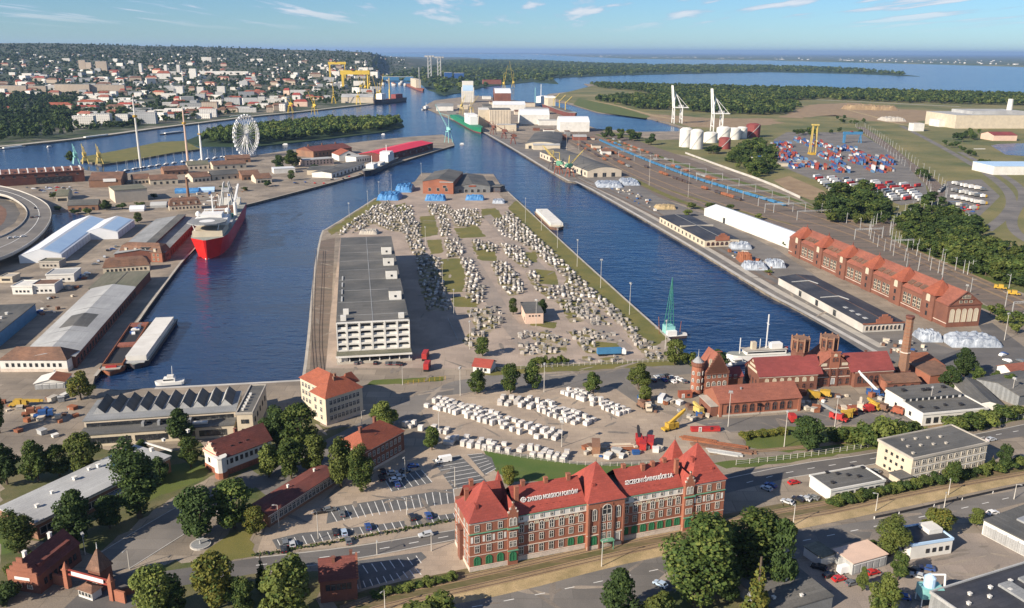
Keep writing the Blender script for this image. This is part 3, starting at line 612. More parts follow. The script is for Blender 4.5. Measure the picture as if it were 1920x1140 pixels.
for i in range(5):tree_px(1395+i*18,822-i*2,806-i*2,22,'bush','yellow','yellowish shrub on the slope below the brick engine shed',name='shrub',cat='shrub',group='shrubs below the engine shed')
for i in range(5):tree_px(1605+i*8,1030-i*1.5,1018-i*2,14,'bush','green','low shrub behind the rusty-roofed shed',name='shrub',cat='shrub',group='shrubs behind the shed')
def wood(poly,n,h,label,group,pals=('green','dark','light'),kind='mid'):
 for(x,y)in scatter(poly,n):
  hh=h*random.uniform(.7,1.15);tree_at(Vector((x,y,0)),hh,hh*random.uniform(.6,.95),kind,random.choice(pals),label,group=group)
wood([(1525,390),(1540,372),(1590,362),(1640,375),(1672,398),(1668,418),(1600,420),(1550,412)],30,17,'tree in the round wood between the railway curve and truck park','wood at the railway curve',('dark','green','dark'))
wood([(1678,420),(1720,400),(1770,398),(1830,425),(1842,448),(1800,458),(1700,452)],28,15,'tree in the dark wood inside the road bend','wood inside the road bend',('dark','green','dark'))
wood([(1700,462),(1790,462),(1870,470),(1960,500),(1960,545),(1860,528),(1780,492)],40,13,'tree in the scrub along the wide railway yard','scrub along the railway yard',('green','light','green'))
wood([(1365,300),(1380,285),(1420,268),(1450,280),(1452,325),(1420,332),(1385,318)],26,18,'tree in the grove between white tanks and container yard','grove beside the tanks',('dark','green'))
wood([(1310,285),(1350,282),(1352,290),(1318,292)],7,13,'tree in the small clump below the white tanks','clump below the tanks',('dark','green'))
wood([(1118,258),(1170,252),(1228,264),(1225,274),(1180,266),(1130,262)],20,17,'tree in the belt beside the inner basin railway','belt at the inner basin',('dark','green'))
wood([(1480,258),(1560,252),(1570,248),(1640,252),(1600,246),(1490,250)],14,13,'tree in the line behind the container stacks','line behind the containers',('dark','green'))
wood([(1785,262),(1830,250),(1860,258),(1850,266),(1800,268)],14,15,'tree in the clump below the big cream factory','clump below the factory',('dark','green'))
wood([(1765,272),(1810,290),(1850,320),(1880,330),(1860,310),(1810,280)],16,10,'tree on the slope above the curved road','slope above the road',('green','dark'))
wood([(1555,225),(1600,222),(1630,232),(1590,240)],9,11,'tree on the waste ground behind the container yard','trees on the waste ground',('dark','green'))
wood([(1715,395),(1745,380),(1770,385),(1760,395)],7,13,'tree beside the railway curve crossing','trees at the crossing',('green','dark'))
wood([(1590,358),(1620,350),(1640,362),(1610,372)],8,12,'tree at the truck park edge above the round wood','trees at the truck park',('green','light'))
wood([(1715,325),(1735,330),(1742,345),(1722,340)],6,11,'tree between the truck park and the rail branch','trees at the rail branch',('dark','green'))
wood([(1850,580),(1930,610),(1930,645),(1880,612),(1850,596)],14,7,'shrubby tree along the fence by the railway yard','fence scrub',('green','light'))
for i,(x,y,yt,w)in enumerate([(112,396,384,16),(140,402,390,18),(168,401,388,18),(230,392,378,18),(262,388,376,16),(290,372,362,14),(100,372,360,14),(240,362,352,14),(420,357,348,14),(500,350,338,16),(458,358,350,12),(590,316,306,14),(700,300,290,12)]):tree_px(x,y,yt,w,'mid',('green','dark')[i%2],'small tree among the old sheds of the west port',group='small trees among the west sheds')
for i,(x,y,yt,w)in enumerate([(1470,462,450,18),(1290,405,392,18),(1330,397,380,24),(1300,392,378,20),(1370,395,382,16),(1420,412,400,14),(1640,680,668,18),(1660,682,670,16),(1700,668,658,14),(1440,512,506,14)]):tree_px(x,y,yt,w,'mid',('green','light')[i%2],'small self-sown tree on the east quay',group='small trees on the east quay')
# ------------------------------------------------------------------ woods too far away to count
def farwood(name,label,pos,h,wf=(.8,1.2),q=40,size=1.3,pal='dark',z=None):
 Vs,Qs,Ms=[],[],[];pos=np.asarray(pos,float);n=len(pos);off=0
 if pos.shape[1]==2:pos=np.concatenate([pos,np.zeros((n,1))],1)
 for j in range(4):
  rs=np.random.default_rng(200+j);lob=[(rs.uniform(-2,2),rs.uniform(-2,2),rs.uniform(3.5,7.5),rs.uniform(1.4,2.3),rs.uniform(1.6,2.6))for _ in range(5)]
  tv,tq,k=crown_arrays(q,lob,size,rs);s=np.arange(n)%4==j;m=s.sum()
  hh=h*rng.uniform(.7,1.25,m)/10;ww=hh*rng.uniform(*wf,m)
  V,Q=replicate(tv,tq,pos[s],rng.uniform(0,6.28,m),np.stack([ww,ww,hh],1));Vs.append(V);Qs.append(Q+off);off+=len(V)
  base=rng.choice([0,0,1,2],m);Ms.append(np.repeat(base,len(tq)))
 me=npmesh(name,np.concatenate(Vs),np.concatenate(Qs),PAL[pal],np.concatenate(Ms));o=place(name,me)
 return tag(o,label,'woodland',kind='stuff')
farwood('island_wood','dense dark wood covering the long river island',scatter([(372,268),(480,270),(560,262),(640,253),(720,243),(754,235),(748,229),(640,229),(560,235),(480,243),(390,256)],900),17,q=80,size=0.85,pal='green')
farwood('lakeside_forest','long forest belt along the blue lake shore',scatter([(1104,159),(1300,164),(1500,169),(1920,181),(2300,190),(2300,207),(1920,198),(1700,193),(1530,186),(1440,192),(1500,200),(1480,214),(1440,217),(1350,214),(1260,207),(1200,205),(1110,188),(1160,184),(1240,181),(1200,172),(1130,166)],7600),19,q=34,size=1.35,pal='green')
farwood('far_forest','distant forest on the low point across the river',scatter([(722,149),(790,156),(806,167),(835,176),(880,170),(930,158),(1000,151),(1040,155),(1030,146),(1160,140),(1285,137),(1440,134),(1600,137),(1710,142),(1602,130),(1440,124),(1250,123),(1100,119),(1000,114),(870,113),(800,117)],6500),24,wf=(1.2,2.0),q=26,size=1.6,pal='green')
cxp=rng.uniform(-60,760,11000);cyp=84+rng.random(11000)**1.25*160;ok=(cyp<np.interp(cxp,*zip(*BANK))-9)&(rng.random(11000)<np.interp(cyp,[90,112,128,170,240],[1,1,.62,.42,.5]))
g3=Gv(cxp[ok],cyp[ok]);g3=g3[~np.isnan(g3[:,0])]
farwood('city_trees','mass of street and garden trees filling the city',g3,13,wf=(.9,1.6),q=26,size=1.5,pal='dark')
park=np.array([p for p in scatter([(-30,272),(-60,200),(40,178),(90,178),(110,190),(140,200),(150,225),(158,245),(120,260),(60,266)],420)])
farwood('park_wood','dark old park wood on the river bank',park,20,q=80,size=0.85,pal='dark')
for nm_,lb_,poly_,n_,h_ in(('railway_scrub','thick bushes filling the bank along the wide railway yard',[(1690,452),(1790,452),(1880,462),(1990,495),(1990,555),(1860,530),(1770,492),(1705,470)],330,7.5),('bend_scrub','dense undergrowth of the dark wood inside the road bend',[(1672,420),(1720,398),(1775,396),(1835,422),(1848,450),(1800,462),(1695,455)],170,9),('curve_scrub','dense undergrowth of the round wood at the railway curve',[(1520,394),(1540,370),(1590,358),(1645,372),(1676,398),(1670,420),(1600,424),(1550,416)],150,9),('tank_scrub','dense undergrowth of the grove beside the white tanks',[(1360,300),(1380,282),(1422,264),(1455,278),(1456,328),(1420,336),(1382,320)],200,9)):farwood(nm_,lb_,scatter(poly_,n_),h_,wf=(1.0,1.8),q=110,size=.62,pal='green')
# ------------------------------------------------------------------ building kit
WM={}
def arch_pts(w,h,n=6):
 r=w/2;return[(-r,0),(r,0)]+[(r*math.cos(math.pi*i/n),h-r+r*math.sin(math.pi*i/n))for i in range(n+1)]
def winmesh(w,h,style):
 key=(round(w,2),round(h,2),style)
 if key in WM:return WM[key]
 b=MB();fr='white_paint';gl='glass'
 if style in('cross','cream','dark','plain','stone'):
  t=0.14 if style!='dark' else 0.08
  b.box(-w/2,w/2,-.05,.05,0,h,1)
  for x0,x1,z0,z1 in((-w/2-t,-w/2,-t,h+t),(w/2,w/2+t,-t,h+t),(-w/2,w/2,h,h+t),(-w/2,w/2,-t,0)):b.box(x0,x1,-.14,.05,z0,z1,0)
  if style!='plain':
   b.box(-.06,.06,-.10,-.05,0,h,0)
   if h>w*0.8:b.box(-w/2,-.06,-.10,-.05,h*.62,h*.62+.12,0);b.box(.06,w/2,-.10,-.05,h*.62,h*.62+.12,0)
  fr={'cross':'trim','cream':'cream','dark':'dark','plain':'trim','stone':'stone'}[style]
 elif style in('arch','archdark','archgreen','archwhite','archblind'):
  p=arch_pts(w,h);n=len(p);q=arch_pts(w+.5,h+.25)
  b.add([(x,-.06,z)for x,z in p],[tuple(range(n))],1)
  b.add([(x,-.16,z-(.12 if i<2 else 0))for i,(x,z)in enumerate(q)]+[(x,-.16,z)for x,z in p]+[(x,.05,z-(.12 if i<2 else 0))for i,(x,z)in enumerate(q)]+[(x,-.06,z)for x,z in p],
  [(i,(i+1)%n,n+(i+1)%n,n+i)for i in range(n)]+[(2*n+i,2*n+(i+1)%n,(i+1)%n,i)for i in range(n)]+[(n+i,n+(i+1)%n,3*n+(i+1)%n,3*n+i)for i in range(n)],0)
  if style!='archblind':
   b.box(-.07,.07,-.13,-.06,0,h-.1,0);b.box(-w/2,-.07,-.12,-.06,h*.5,h*.5+.14,0);b.box(.07,w/2,-.12,-.06,h*.5,h*.5+.14,0)
  fr={'arch':'trim','archdark':'brick_dark','archgreen':'shutter_green','archwhite':'cream','archblind':'stone'}[style];gl={'archgreen':'shutter_green','archwhite':'cream'}.get(style,'glass')
 elif style=='door':
  b.box(-w/2,w/2,-.10,.05,0,h,1);b.box(-w/2-.15,w/2+.15,-.16,.05,h,h+.18,0);b.box(-w/2-.15,-w/2,-.16,.05,0,h,0);b.box(w/2,w/2+.15,-.16,.05,0,h,0);gl='metal_grey'
 elif style=='doorblue':
  for i in range(5):b.box(-w/2+i*w/5+.03,-w/2+(i+1)*w/5-.03,-.10,.05,0,h,1)
  b.box(-w/2-.2,w/2+.2,-.16,.05,h,h+.25,0);gl='roof_pale'
 elif style=='slot':
  b.box(-w/2,w/2,-.04,.05,0,h,1);b.box(-w/2-.1,w/2+.1,-.2,.05,-.18,0,0);fr='concrete'
 WM[key]=b.mesh('window',[fr,gl]);return WM[key]
class Bld:
 """a building: A left and B right end of its front (photo pixels at height za, or points), depth D away from the viewer"""
 def __init__(s,name,label,cat,A,B,D,za=0.0,group=None):
  A=P(A[0],A[1],za)if not isinstance(A,Vector)else A;B=P(B[0],B[1],za)if not isinstance(B,Vector)else B
  s.A=Vector((A.x,A.y,0));d=Vector((B.x-A.x,B.y-A.y,0));s.W=d.length;s.ex=d.normalized();s.ey=Vector((-s.ex.y,s.ex.x,0));s.rz=math.atan2(d.y,d.x)
  if isinstance(D,tuple):c=P(D[0],D[1],D[2]if len(D)>2 else za)-s.A;D=abs(c.dot(s.ey))
  s.D=D;s.r=root(name,label,cat,s.A,s.rz,group)
 def w(s,u,v,z=0):return s.A+s.ex*u+s.ey*v+Vector((0,0,z))
 def px(s,x,y,z):p=P(x,y,z)-s.A;return p.dot(s.ex),p.dot(s.ey)
 def part(s,name,b,m,parent=None):return b.build(name,m,parent or s.r)
 def walls(s,h,m,plinth=None):
  b=MB();b.box(0,s.W,0,s.D,0,h);s.part('wall',b,m);s.h=h
  if plinth:b=MB();z=plinth[0];b.box(-.12,s.W+.12,-.12,s.D+.12,0,z);s.part('plinth',b,plinth[1])
  return s
 def flat(s,h,m,t=0.4,over=0.25,rim=None):
  b=MB();b.box(-over,s.W+over,-over,s.D+over,h,h+t);r=s.part('roof',b,m)
  if rim:
   b=MB();o=over
   b.box(-o-.1,s.W+o+.1,-o-.1,-o+.35,h-.1,h+t+.45);b.box(-o-.1,s.W+o+.1,s.D+o-.35,s.D+o+.1,h-.1,h+t+.45)
   b.box(-o-.1,-o+.35,-o+.35,s.D+o-.35,h-.1,h+t+.45);b.box(s.W+o-.35,s.W+o+.1,-o+.35,s.D+o-.35,h-.1,h+t+.45);s.part('parapet',b,rim)
  return r
 def gable(s,h,rh,m,ax='x',wall=None,over=0.4):
  b=MB();b.gable(0,s.W,0,s.D,h,rh,ax,0,0.25,over,1 if wall else None);return s.part('roof',b,[m]+([wall]if wall else[]))
 def hip(s,h,rh,m,ridge=None,ax='x',over=0.5):
  b=MB();b.hip(-over,s.W+over,-over,s.D+over,h+.02,rh,ridge,0,ax);return s.part('roof',b,m)
 def barrel(s,h,rh,m,ax='y',wall=None,n=10):
  L0,w=(s.D,s.W)if ax=='y' else(s.W,s.D);pr=[(w*i/n,h+rh*(1-(2*i/n-1)**2))for i in range(n+1)]
  b=MB()
  if ax=='x':
   b.profx([(y,z+.25)for y,z in pr][::-1]+[(y,z)for y,z in pr],-.3,s.W+.3,0)
   b.profx([(w,h-.02),*[(y,z-.01)for y,z in pr[::-1]],(0,h-.02)][::-1],0,s.W,1)
  else:
   g=MB();g.profx([(y,z+.25)for y,z in pr][::-1]+[(y,z)for y,z in pr],-.3,s.D+.3,0);g.profx([(w,h-.02),*[(y,z-.01)for y,z in pr[::-1]],(0,h-.02)][::-1],0,s.D,1)
   b.v=[(y,x,z)for x,y,z in g.v];b.f=[f[::-1]for f in g.f];b.m=g.m
  return s.part('roof',b,[m,wall or m])
 def win(s,side,u,z,w,h,style='cross',off=0.0,parent=None,name='window'):
  me=winmesh(w,h,style);l={'f':(u,-off,z),'l':(-off,u,z),'r':(s.W+off,u,z),'b':(u,s.D+off,z)}[side]
  return place(name,me,parent or s.r,l,{'f':0,'l':-math.pi/2,'r':math.pi/2,'b':math.pi}[side])
 def row(s,side,n,z,w,h,style='cross',m0=1.5,m1=None,off=0.0,skip=()):
  T=s.W if side in 'fb' else s.D;m1=m0 if m1 is None else m1
  for i in range(n):
   if i not in skip:s.win(side,m0+(T-m0-m1)*(i+.5)/n,z,w,h,style,off)
 def stack(s,u,v,z,h=2.0,w=0.9,m='brick',name='chimney',d=None):
  d=d or w;b=MB();b.box(u-w/2,u+w/2,v-d/2,v+d/2,z-1.2,z+h);b.box(u-w/2-.1,u+w/2+.1,v-d/2-.1,v+d/2+.1,z+h,z+h+.22);return s.part(name,b,m)
 def vents(s,pts,z,m='metal_grey'):
  for u,v,a,hh in pts:b=MB();b.box(u-a/2,u+a/2,v-a/2,v+a/2,z-.02,z+hh);b.box(u-a*.65,u+a*.65,v-a*.65,v+a*.65,z+hh,z+hh+.2);s.part('roof_vent',b,m)
 def strip(s,side,z,h,m,out=0.12,name='cornice',u0=None,u1=None):
  T=s.W if side in 'fb' else s.D;u0=-out if u0 is None else u0;u1=T+out if u1 is None else u1;b=MB()
  if side=='f':b.box(u0,u1,-out,.05,z,z+h)
  elif side=='l':b.box(-out,.05,u0,u1,z,z+h)
  elif side=='r':b.box(s.W-.05,s.W+out,u0,u1,z,z+h)
  return s.part(name,b,m)
def textmesh(s,size,ext,m,name='lettering'):
 c=bpy.data.curves.new('lettering','FONT');c.body=s;c.size=size;c.extrude=ext;c.align_x='LEFT';c.resolution_u=2;c.offset=size*0.012
 o=bpy.data.objects.new('lettering',c);col.objects.link(o);bpy.context.view_layer.update()
 me=bpy.data.meshes.new_from_object(o.evaluated_get(bpy.context.evaluated_depsgraph_get()));bpy.data.objects.remove(o);bpy.data.curves.remove(c)
 me.materials.clear();me.materials.append(MATS[m]);return me
# ------------------------------------------------------------------ the red brick port office
H0=16.6
of=Bld('office_building','long red brick port office with red hipped towers and white roof lettering','office',(881,1072.7),P(1361,897,H0),16.5)
of.A=Vector((of.A.x,of.A.y,0))
T=[(0,15.0),(38.0,50.4),(72.0,of.W)]
b=MB();b.box(0,15,0,16.5,0,H0);of.part('tower_wall',b,'brick_bright')
b=MB();b.box(38,50.4,-.6,16.5,0,H0);of.part('tower_wall',b,'brick_bright')
b=MB();b.box(72,of.W,0,16.5,0,H0);of.part('tower_wall',b,'brick_bright')
for x0,x1 in((15,38),(50.4,72)):
 b=MB();b.box(x0,x1,1.0,15.5,0,13.4);of.part('wall',b,'brick_bright')
 b=MB();b.box(x0,x1,.9,15.6,13.4,15.6);of.part('attic_wall',b,'white')
 for ya,za,zb in((.7,13.2,13.4),(.8,4.9,5.1),(.8,1.5,1.75),(.85,9.1,9.25)):b=MB();b.box(x0,x1,ya,1.0,za,zb);of.part('cornice',b,'stone')
 b=MB();b.gable(x0,x1,.9,15.6,15.6,6.0,'x',0,.3,.0);r=of.part('roof',b,'tile_red')
 b=MB();b.box(x0,x1,.62,.9,15.48,15.6);of.part('gutter',b,'copper_green')
 n=7;sp=(x1-x0)/n
 for i in range(n):
  u=x0+sp*(i+.5)
  of.win('f',u,14.0,.95,1.1,'cross',-.9);of.win('f',u,9.8,1.25,2.6,'arch',-1.0);of.win('f',u,6.3,1.25,2.1,'cross',-1.0)
  green=(x0>40)or i>=5
  of.win('f',u,2.2,1.5 if green else 1.35,2.5,'archgreen' if green else 'cross',-1.0);of.win('f',u,.25,1.1,.8,'slot',-1.0)
  if i<n-1:of.win('f',u+sp/2,12.1,.9,1.0,'archwhite',-1.0,name='arch_panel')
 for k in range(10):
  uu=x0+1.5+(x1-x0-3)*k/9;b=MB();b.box(uu-.35,uu+.35,2.4,2.5,16.95,17.25);of.part('snow_guard',b,'tile_crimson')
b=MB();b.box(-.15,15.15,-.15,0,0,1.4);b.box(37.9,50.5,-.75,-.6,0,1.4);b.box(71.9,of.W+.15,-.15,0,0,1.4);b.box(15.15,37.9,.85,1,0,1.4);b.box(50.5,71.9,.85,1,0,1.4);b.box(-.15,0,0,16.6,0,1.4);of.part('plinth',b,'stone')
def pyr(x0,x1,y0,y1,z,apex,over=.5,nm='tower_roof'):
 b=MB();x0-=over;x1+=over;y0-=over;y1+=over;ax_,ay,az=apex;k=.22
 mid=[(x0+(ax_-x0)*k,y0+(ay-y0)*k),(x1+(ax_-x1)*k,y0+(ay-y0)*k),(x1+(ax_-x1)*k,y1+(ay-y1)*k),(x0+(ax_-x0)*k,y1+(ay-y1)*k)]
 zm=z+(az-z)*k*.8;vs=[(x0,y0,z),(x1,y0,z),(x1,y1,z),(x0,y1,z)]+[(a,c,zm)for a,c in mid]+[(ax_,ay,az)]
 b.add(vs,[(0,1,5,4),(1,2,6,5),(2,3,7,6),(3,0,4,7),(4,5,8),(5,6,8),(6,7,8),(7,4,8),(3,2,1,0)]);r=of.part(nm,b,'tile_red')
 f=MB();f.cyl((ax_,ay),.12,.03,az-.3,az+1.2,6);of.part('finial',f,'dark');return r
pyr(0,12.4,0,13.5,H0,(6.6,6.6,26.2));pyr(12.4,15.6,10,16.2,H0,(13.6,14.6,24.6),.3)
b=MB();b.gable(2,13,8,16.5,H0-.1,5.6,'x',0,.3,.4);of.part('roof',b,'tile_red')
b=MB();b.gable(12.4,15.2,-.1,8,H0,3.4,'y',0,.25,.1);of.part('roof',b,'tile_red')
pyr(38,50.4,-.6,16.5,H0,(44.2,8.2,25.8))
pyr(74.5,of.W,0,14,H0,(80.2,7.4,27.2));pyr(73,80,11,18.5,H0,(76.6,15.6,25.2),.3)
b=MB();b.gable(72,75,-.1,8,H0,3.2,'y',0,.25,.1);of.part('roof',b,'tile_red')
def stepgable(u0,u1):
 b=MB();w=u1-u0
 for i,(k,z1)in enumerate(((0,17.8),(.16,18.9),(.3,20.0),(.42,21.0))):b.box(u0+w*k,u1-w*k,-.45,0.0,H0-4 if i==0 else z1-1.1,z1)
 of.part('stepped_gable',b,'brick_bright');b=MB()
 for k,z1 in((.02,17.8),(.18,18.9),(.46,21.0)):
  for uu in{u0+w*k+.15,u1-w*k-.15}:b.box(uu-.25,uu+.25,-.5,.05,z1,z1+.5)
 of.part('pinnacle',b,'stone')
for u0,u1 in((11.9,15.1),(72.0,75.4)):
 b=MB();b.box(u0,u1,-.4,0,0,H0-4);of.part('bay_wall',b,'brick_bright');stepgable(u0,u1)
 um=(u0+u1)/2
 for du in(-.62,.62):
  of.win('f',um+du,13.6,.72,2.4,'arch',.45);of.win('f',um+du,9.6,.8,1.7,'cross',.4);of.win('f',um+du,6.4,.8,1.8,'cross',.4)
 of.win('f',um,1.6,1.8,2.8,'archgreen',.4);b=MB();b.box(u0-.3,u1+.3,-.9,-.4,12.4,12.75);b.box(u0-.1,u1+.1,-.8,-.4,4.9,5.15);of.part('ledge',b,'copper_green')
for us in((2.3,6.0,9.6),(77.6,81.0,84.6)):
 for i,u in enumerate(us):
  of.win('f',u,13.3,1.2,2.0,'cross');of.win('f',u,9.6,1.25,2.1,'cross');of.win('f',u,6.2,1.25,2.2,'cross');of.win('f',u,2.0,1.6,2.6,'archgreen');of.win('f',u,.25,1.1,.8,'slot')
  for du in(-1.55,1.55):
   if i==1 or du*(i-1)>0:b=MB();b.box(u+du-.35,u+du+.35,-.08,.02,9.6,11.6);of.part('panel',b,'white')
for x0,x1 in((0,11.9),(75.4,of.W)):
 b=MB();b.box(x0-.25,x1+.1,-.3,0,12.5,12.75);of.part('ledge',b,'copper_green')
 b=MB();b.box(x0-.15,x1,-.12,0,8.6,8.8);b.box(x0-.15,x1,-.12,0,5.1,5.3);b.box(x0-.15,x1,-.12,0,15.8,16.3);b.box(x0-.15,x1,-.2,0,1.4,1.6);of.part('cornice',b,'stone')
for u,w in((40.2,1.1),(48.3,1.1)):
 of.win('f',u,10.2,w,3.8,'arch',.6);of.win('f',u,6.2,w,2.0,'cross',.6);of.win('f',u,1.8,1.5,2.8,'archgreen' if u<45 else 'door',.6)
for du in(-1.0,1.0):
 for z in(3.4,6.6,9.6):of.win('f',44.3+du,z,1.1,2.1,'cross',.75)
of.win('f',44.3,12.0,2.9,3.2,'arch',.75)
b=MB();b.box(42.2,46.4,-.75,-.6,0,15.6);of.part('bay_wall',b,'brick_bright')
for u in(38.3,42.0,46.6,50.1):b=MB();b.box(u-.3,u+.3,-1.05,-.6,0,14.5);of.part('buttress',b,'brick')
b=MB();b.box(42.3,46.5,-2.6,-.75,3.0,3.3);b.box(42.5,42.7,-2.5,-2.3,0,3);b.box(46.1,46.3,-2.5,-2.3,0,3);of.part('porch_canopy',b,'copper_green')
for xa,xb,za,zb in((37.7,50.7,16.2,16.55),(37.7,41.9,5.0,5.25),(46.9,50.7,5.0,5.25)):b=MB();b.box(xa,xb,-.85,-.6,za,zb);of.part('cornice',b,'stone')
for v in(2.2,5.2,11.6,14.4):
 for z,st in((13.0,'cross'),(9.4,'cross'),(6.0,'cross'),(2.2,'cross')):of.win('l',v,z,1.1,2.0,st)
 for z in(13.0,9.4,6.0):of.win('r',v,z,1.1,2.0,'cross')
b=MB();b.box(-1.1,0,7.0,9.8,0,10.5);b.box(-1.4,.0,6.7,10.1,10.5,10.9);of.part('end_bay',b,'brick');b=MB();b.box(-.15,0,0,16.5,12.5,12.75);b.box(-.12,0,0,16.5,5.1,5.3);of.part('cornice',b,'stone')
for u,v,z,h in((19.5,8.2,21.4,1.6),(27.0,8.0,21.4,1.5),(34.5,7.8,21.3,1.8),(54.0,8.4,21.4,1.4),(60.2,7.0,20.6,2.0),(64.0,7.6,21,1.6),(68.6,8.2,21.3,1.4),(16.2,4.6,18.8,4.6),(71.2,4.8,18.8,4.8),(4.2,12.4,20.5,3.2),(1.9,9.6,19,3.4),(11,15,18,2.0)):
 of.stack(u,v,z,h,1.2,'brick_bright')
for u,v,z in((41.2,3.8,20.0),(83.2,3.0,19.3),(77.2,5.2,22.6),(3.0,3.0,20)):b=MB();b.box(u-.5,u+.5,v-1.1,v+.8,z-.6,z+.9);of.part('dormer',b,'tile_red')
for s_,u0,wid in(('ZARZĄD MORSKICH PORTÓW',19.6,16.6),('SZCZECIN I ŚWINOUJŚCIE S.A.',52.6,17.0)):
 me=textmesh(s_,1.75,.12,'white_paint');xs=[v.co.x for v in me.vertices];k=wid/(max(xs)-min(xs))
 o=place('roof_lettering',me,of.r,(u0,3.7,18.25));o.rotation_euler=(math.radians(82),0,0);o.scale=(k,1.12,1)
 b=MB();b.box(u0-.3,u0+wid+.3,3.85,3.95,18.25,18.35);b.box(u0-.3,u0+wid+.3,3.85,3.95,19.2,19.3)
 for i in range(7):uu=u0+wid*i/6;b.box(uu-.05,uu+.05,3.86,3.96,17.4,19.4)
 of.part('lettering_frame',b,'metal_grey')
b=MB();R_=.78
for i in range(16):a0=6.2832*i/16;a1=6.2832*(i+1)/16;b.bar((18.2+R_*math.cos(a0),3.7,19.1+R_*math.sin(a0)),(18.2+R_*math.cos(a1),3.7,19.1+R_*math.sin(a1)),.22)
b.box(17.2,19.2,3.6,3.8,18.98,19.25);b.box(18.08,18.32,3.6,3.8,18.2,20.0);of.part('roof_emblem',b,'white_paint')
# ------------------------------------------------------------------ buildings near the office
def simple(name,label,cat,A,B,D,h,wall,roof,rt='flat',rh=3.0,za=None,rows=(),ax='x',rim=None,ridge=None,gw=None,plinth=None,group=None,over=.4):
 s=Bld(name,label,cat,A,B,D,h if za is None else za,group);s.walls(h,wall,plinth)
 if rt=='flat':s.flat(h,roof,rim=rim)
 elif rt=='gable':s.gable(h,rh,roof,ax,gw or wall,over)
 elif rt=='hip':s.hip(h,rh,roof,ridge,ax)
 elif rt=='barrel':s.barrel(h,rh,roof,ax,gw or wall)
 elif rt=='shed':
  b=MB();b.profx([(-.3,h),(s.D+.3,h+rh),(s.D+.3,h+rh+.3),(-.3,h+.3)],-.3,s.W+.3);s.part('roof',b,roof)
  b=MB();b.profx([(0,h-.02),(s.D,h-.02),(s.D,h+rh-.02)],0,s.W);s.part('gable_wall',b,gw or wall)
 for r in rows:s.row(*r)
 return s
s=Bld('office_block','pale office block with orange hipped roof and ivy wall above the street','office',(582,734),(610,748),(666,720,12),12)
L_=s.D;s.walls(12,'cream',(1.2,'stone'));s.hip(12,5.2,'tile_orange',6,'y')
for z in(1.8,5.2,8.6):s.row('r',8,z,1.3,1.9,'cross',1.5);s.row('f',2,z,1.3,1.9,'cross',1.5)
b=MB();b.box(-17,0,L_*.30,L_*.30+12,0,12);s.part('wing_wall',b,'cream');b=MB();b.hip(-17.6,4,L_*.30-.6,L_*.30+12.6,12.02,4.8,6);s.part('wing_roof',b,'tile_orange')
for z in(1.8,5.2,8.6):
 for u in(-15,-12.5,-10,-6.5):o=s.win('f',u,z,1.3,1.9,'cross',-L_*.30)
iv=np.array([[(-4+3.2*a),L_*.30-.25,11.5*c]for a,c in rng.random((220,2))]);V,Q,_k=crown_arrays(220,[(0,0,0,.01,.01)],.42,rng);V=V.reshape(-1,4,3)+iv[:,None,:]
place('ivy',npmesh('ivy',V.reshape(-1,3),Q,('leaf_yellow','leaf_light','leaf'),rng.integers(0,3,220)),s.r)
s.stack(6,8,16,2,.9,'brick_brown');s.stack(3,L_-8,16,2,.9,'brick_brown');b=MB();b.hip(2,7,L_-6,L_+2,13,4.5,2.5,0,'y');s.part('dormer',b,'tile_orange')
s=Bld('brick_house','dark brick house with orange roof beside the parking lot','house',(683,848),(757,808),(640,825,9),9)
s.walls(9,'brick',(1.0,'stone'));s.hip(9,5.0,'tile_orange',6.0);s.row('f',8,5.6,1.1,1.9,'cross');s.row('f',8,1.8,1.1,2.0,'cross');s.row('l',4,5.6,1.0,1.8,'cross');s.row('l',4,1.8,1.0,1.8,'cross')
s.stack(5,s.D*.45,13.2,2.2,1.0,'brick');s.stack(s.W-7,s.D*.6,13.2,2.0,1.0,'brick');b=MB();b.box(9,11,s.D*.22,s.D*.22+1.6,11.2,11.5);s.part('skylight',b,'glass');s.strip('f',8.5,.4,'stone');s.strip('l',8.5,.4,'stone')
s=Bld('corner_house','white house with dark red roof and round corner bay','house',(412,860),(508,824),(385,842,7.5),7.5)
s.walls(7.5,'white',(2.2,'brick_bright'));s.gable(7.5,5.0,'tile_dark','x','white',.5);s.row('f',9,4.2,1.0,1.7,'dark');s.row('l',2,3.6,1.0,1.7,'dark',1.2);s.row('f',8,.5,.9,1.2,'dark')
b=MB();b.cyl((.3,.3),2.2,2.2,0,8.0,10);b.cyl((.3,.3),2.5,2.5,8.0,8.4,10);s.part('corner_bay',b,'white');b=MB();b.cyl((.3,.3),2.3,2.3,0,2.4,10);s.part('bay_base',b,'brick_bright')
b=MB()
for k,z in((0,8.4),(.14,9.6),(.28,10.9),(.4,12.4)):b.box(-.5,0,s.D*k,s.D*(1-k),z-1.4,z)
s.part('stepped_gable',b,'plaster_pink');b=MB();b.box(-.6,.1,s.D*.1,s.D*.9,8.3,8.6);s.part('cornice',b,'tile_red');s.stack(s.W*.5,s.D*.6,12,1.6,.9,'brick')
for u in(s.W*.3,s.W*.45,s.W*.6):b=MB();b.box(u-.5,u+.5,s.D*.18,s.D*.18+.5,9.4,9.9);s.part('skylight',b,'glass')
s=Bld('low_brick_building','long low brick building with worn red roof beside the plaza','building',(503,966),(629,886),(602,870,4.6),4.6)
s.walls(4.6,'brick_brown');b=MB();b.profx([(-.5,4.6),(s.D*.5,5.9),(s.D+.5,4.8),(s.D+.5,5.1),(s.D*.5,6.2),(-.5,4.9)],-.4,s.W+.4);s.part('roof',b,'tile_dark');s.row('f',16,1.3,1.5,2.2,'cross',.8);s.strip('f',4.0,.3,'white');s.stack(s.W*.45,s.D*.6,6,.9,.6,'white');s.stack(s.W*.85,s.D*.6,6,.9,.6,'white')
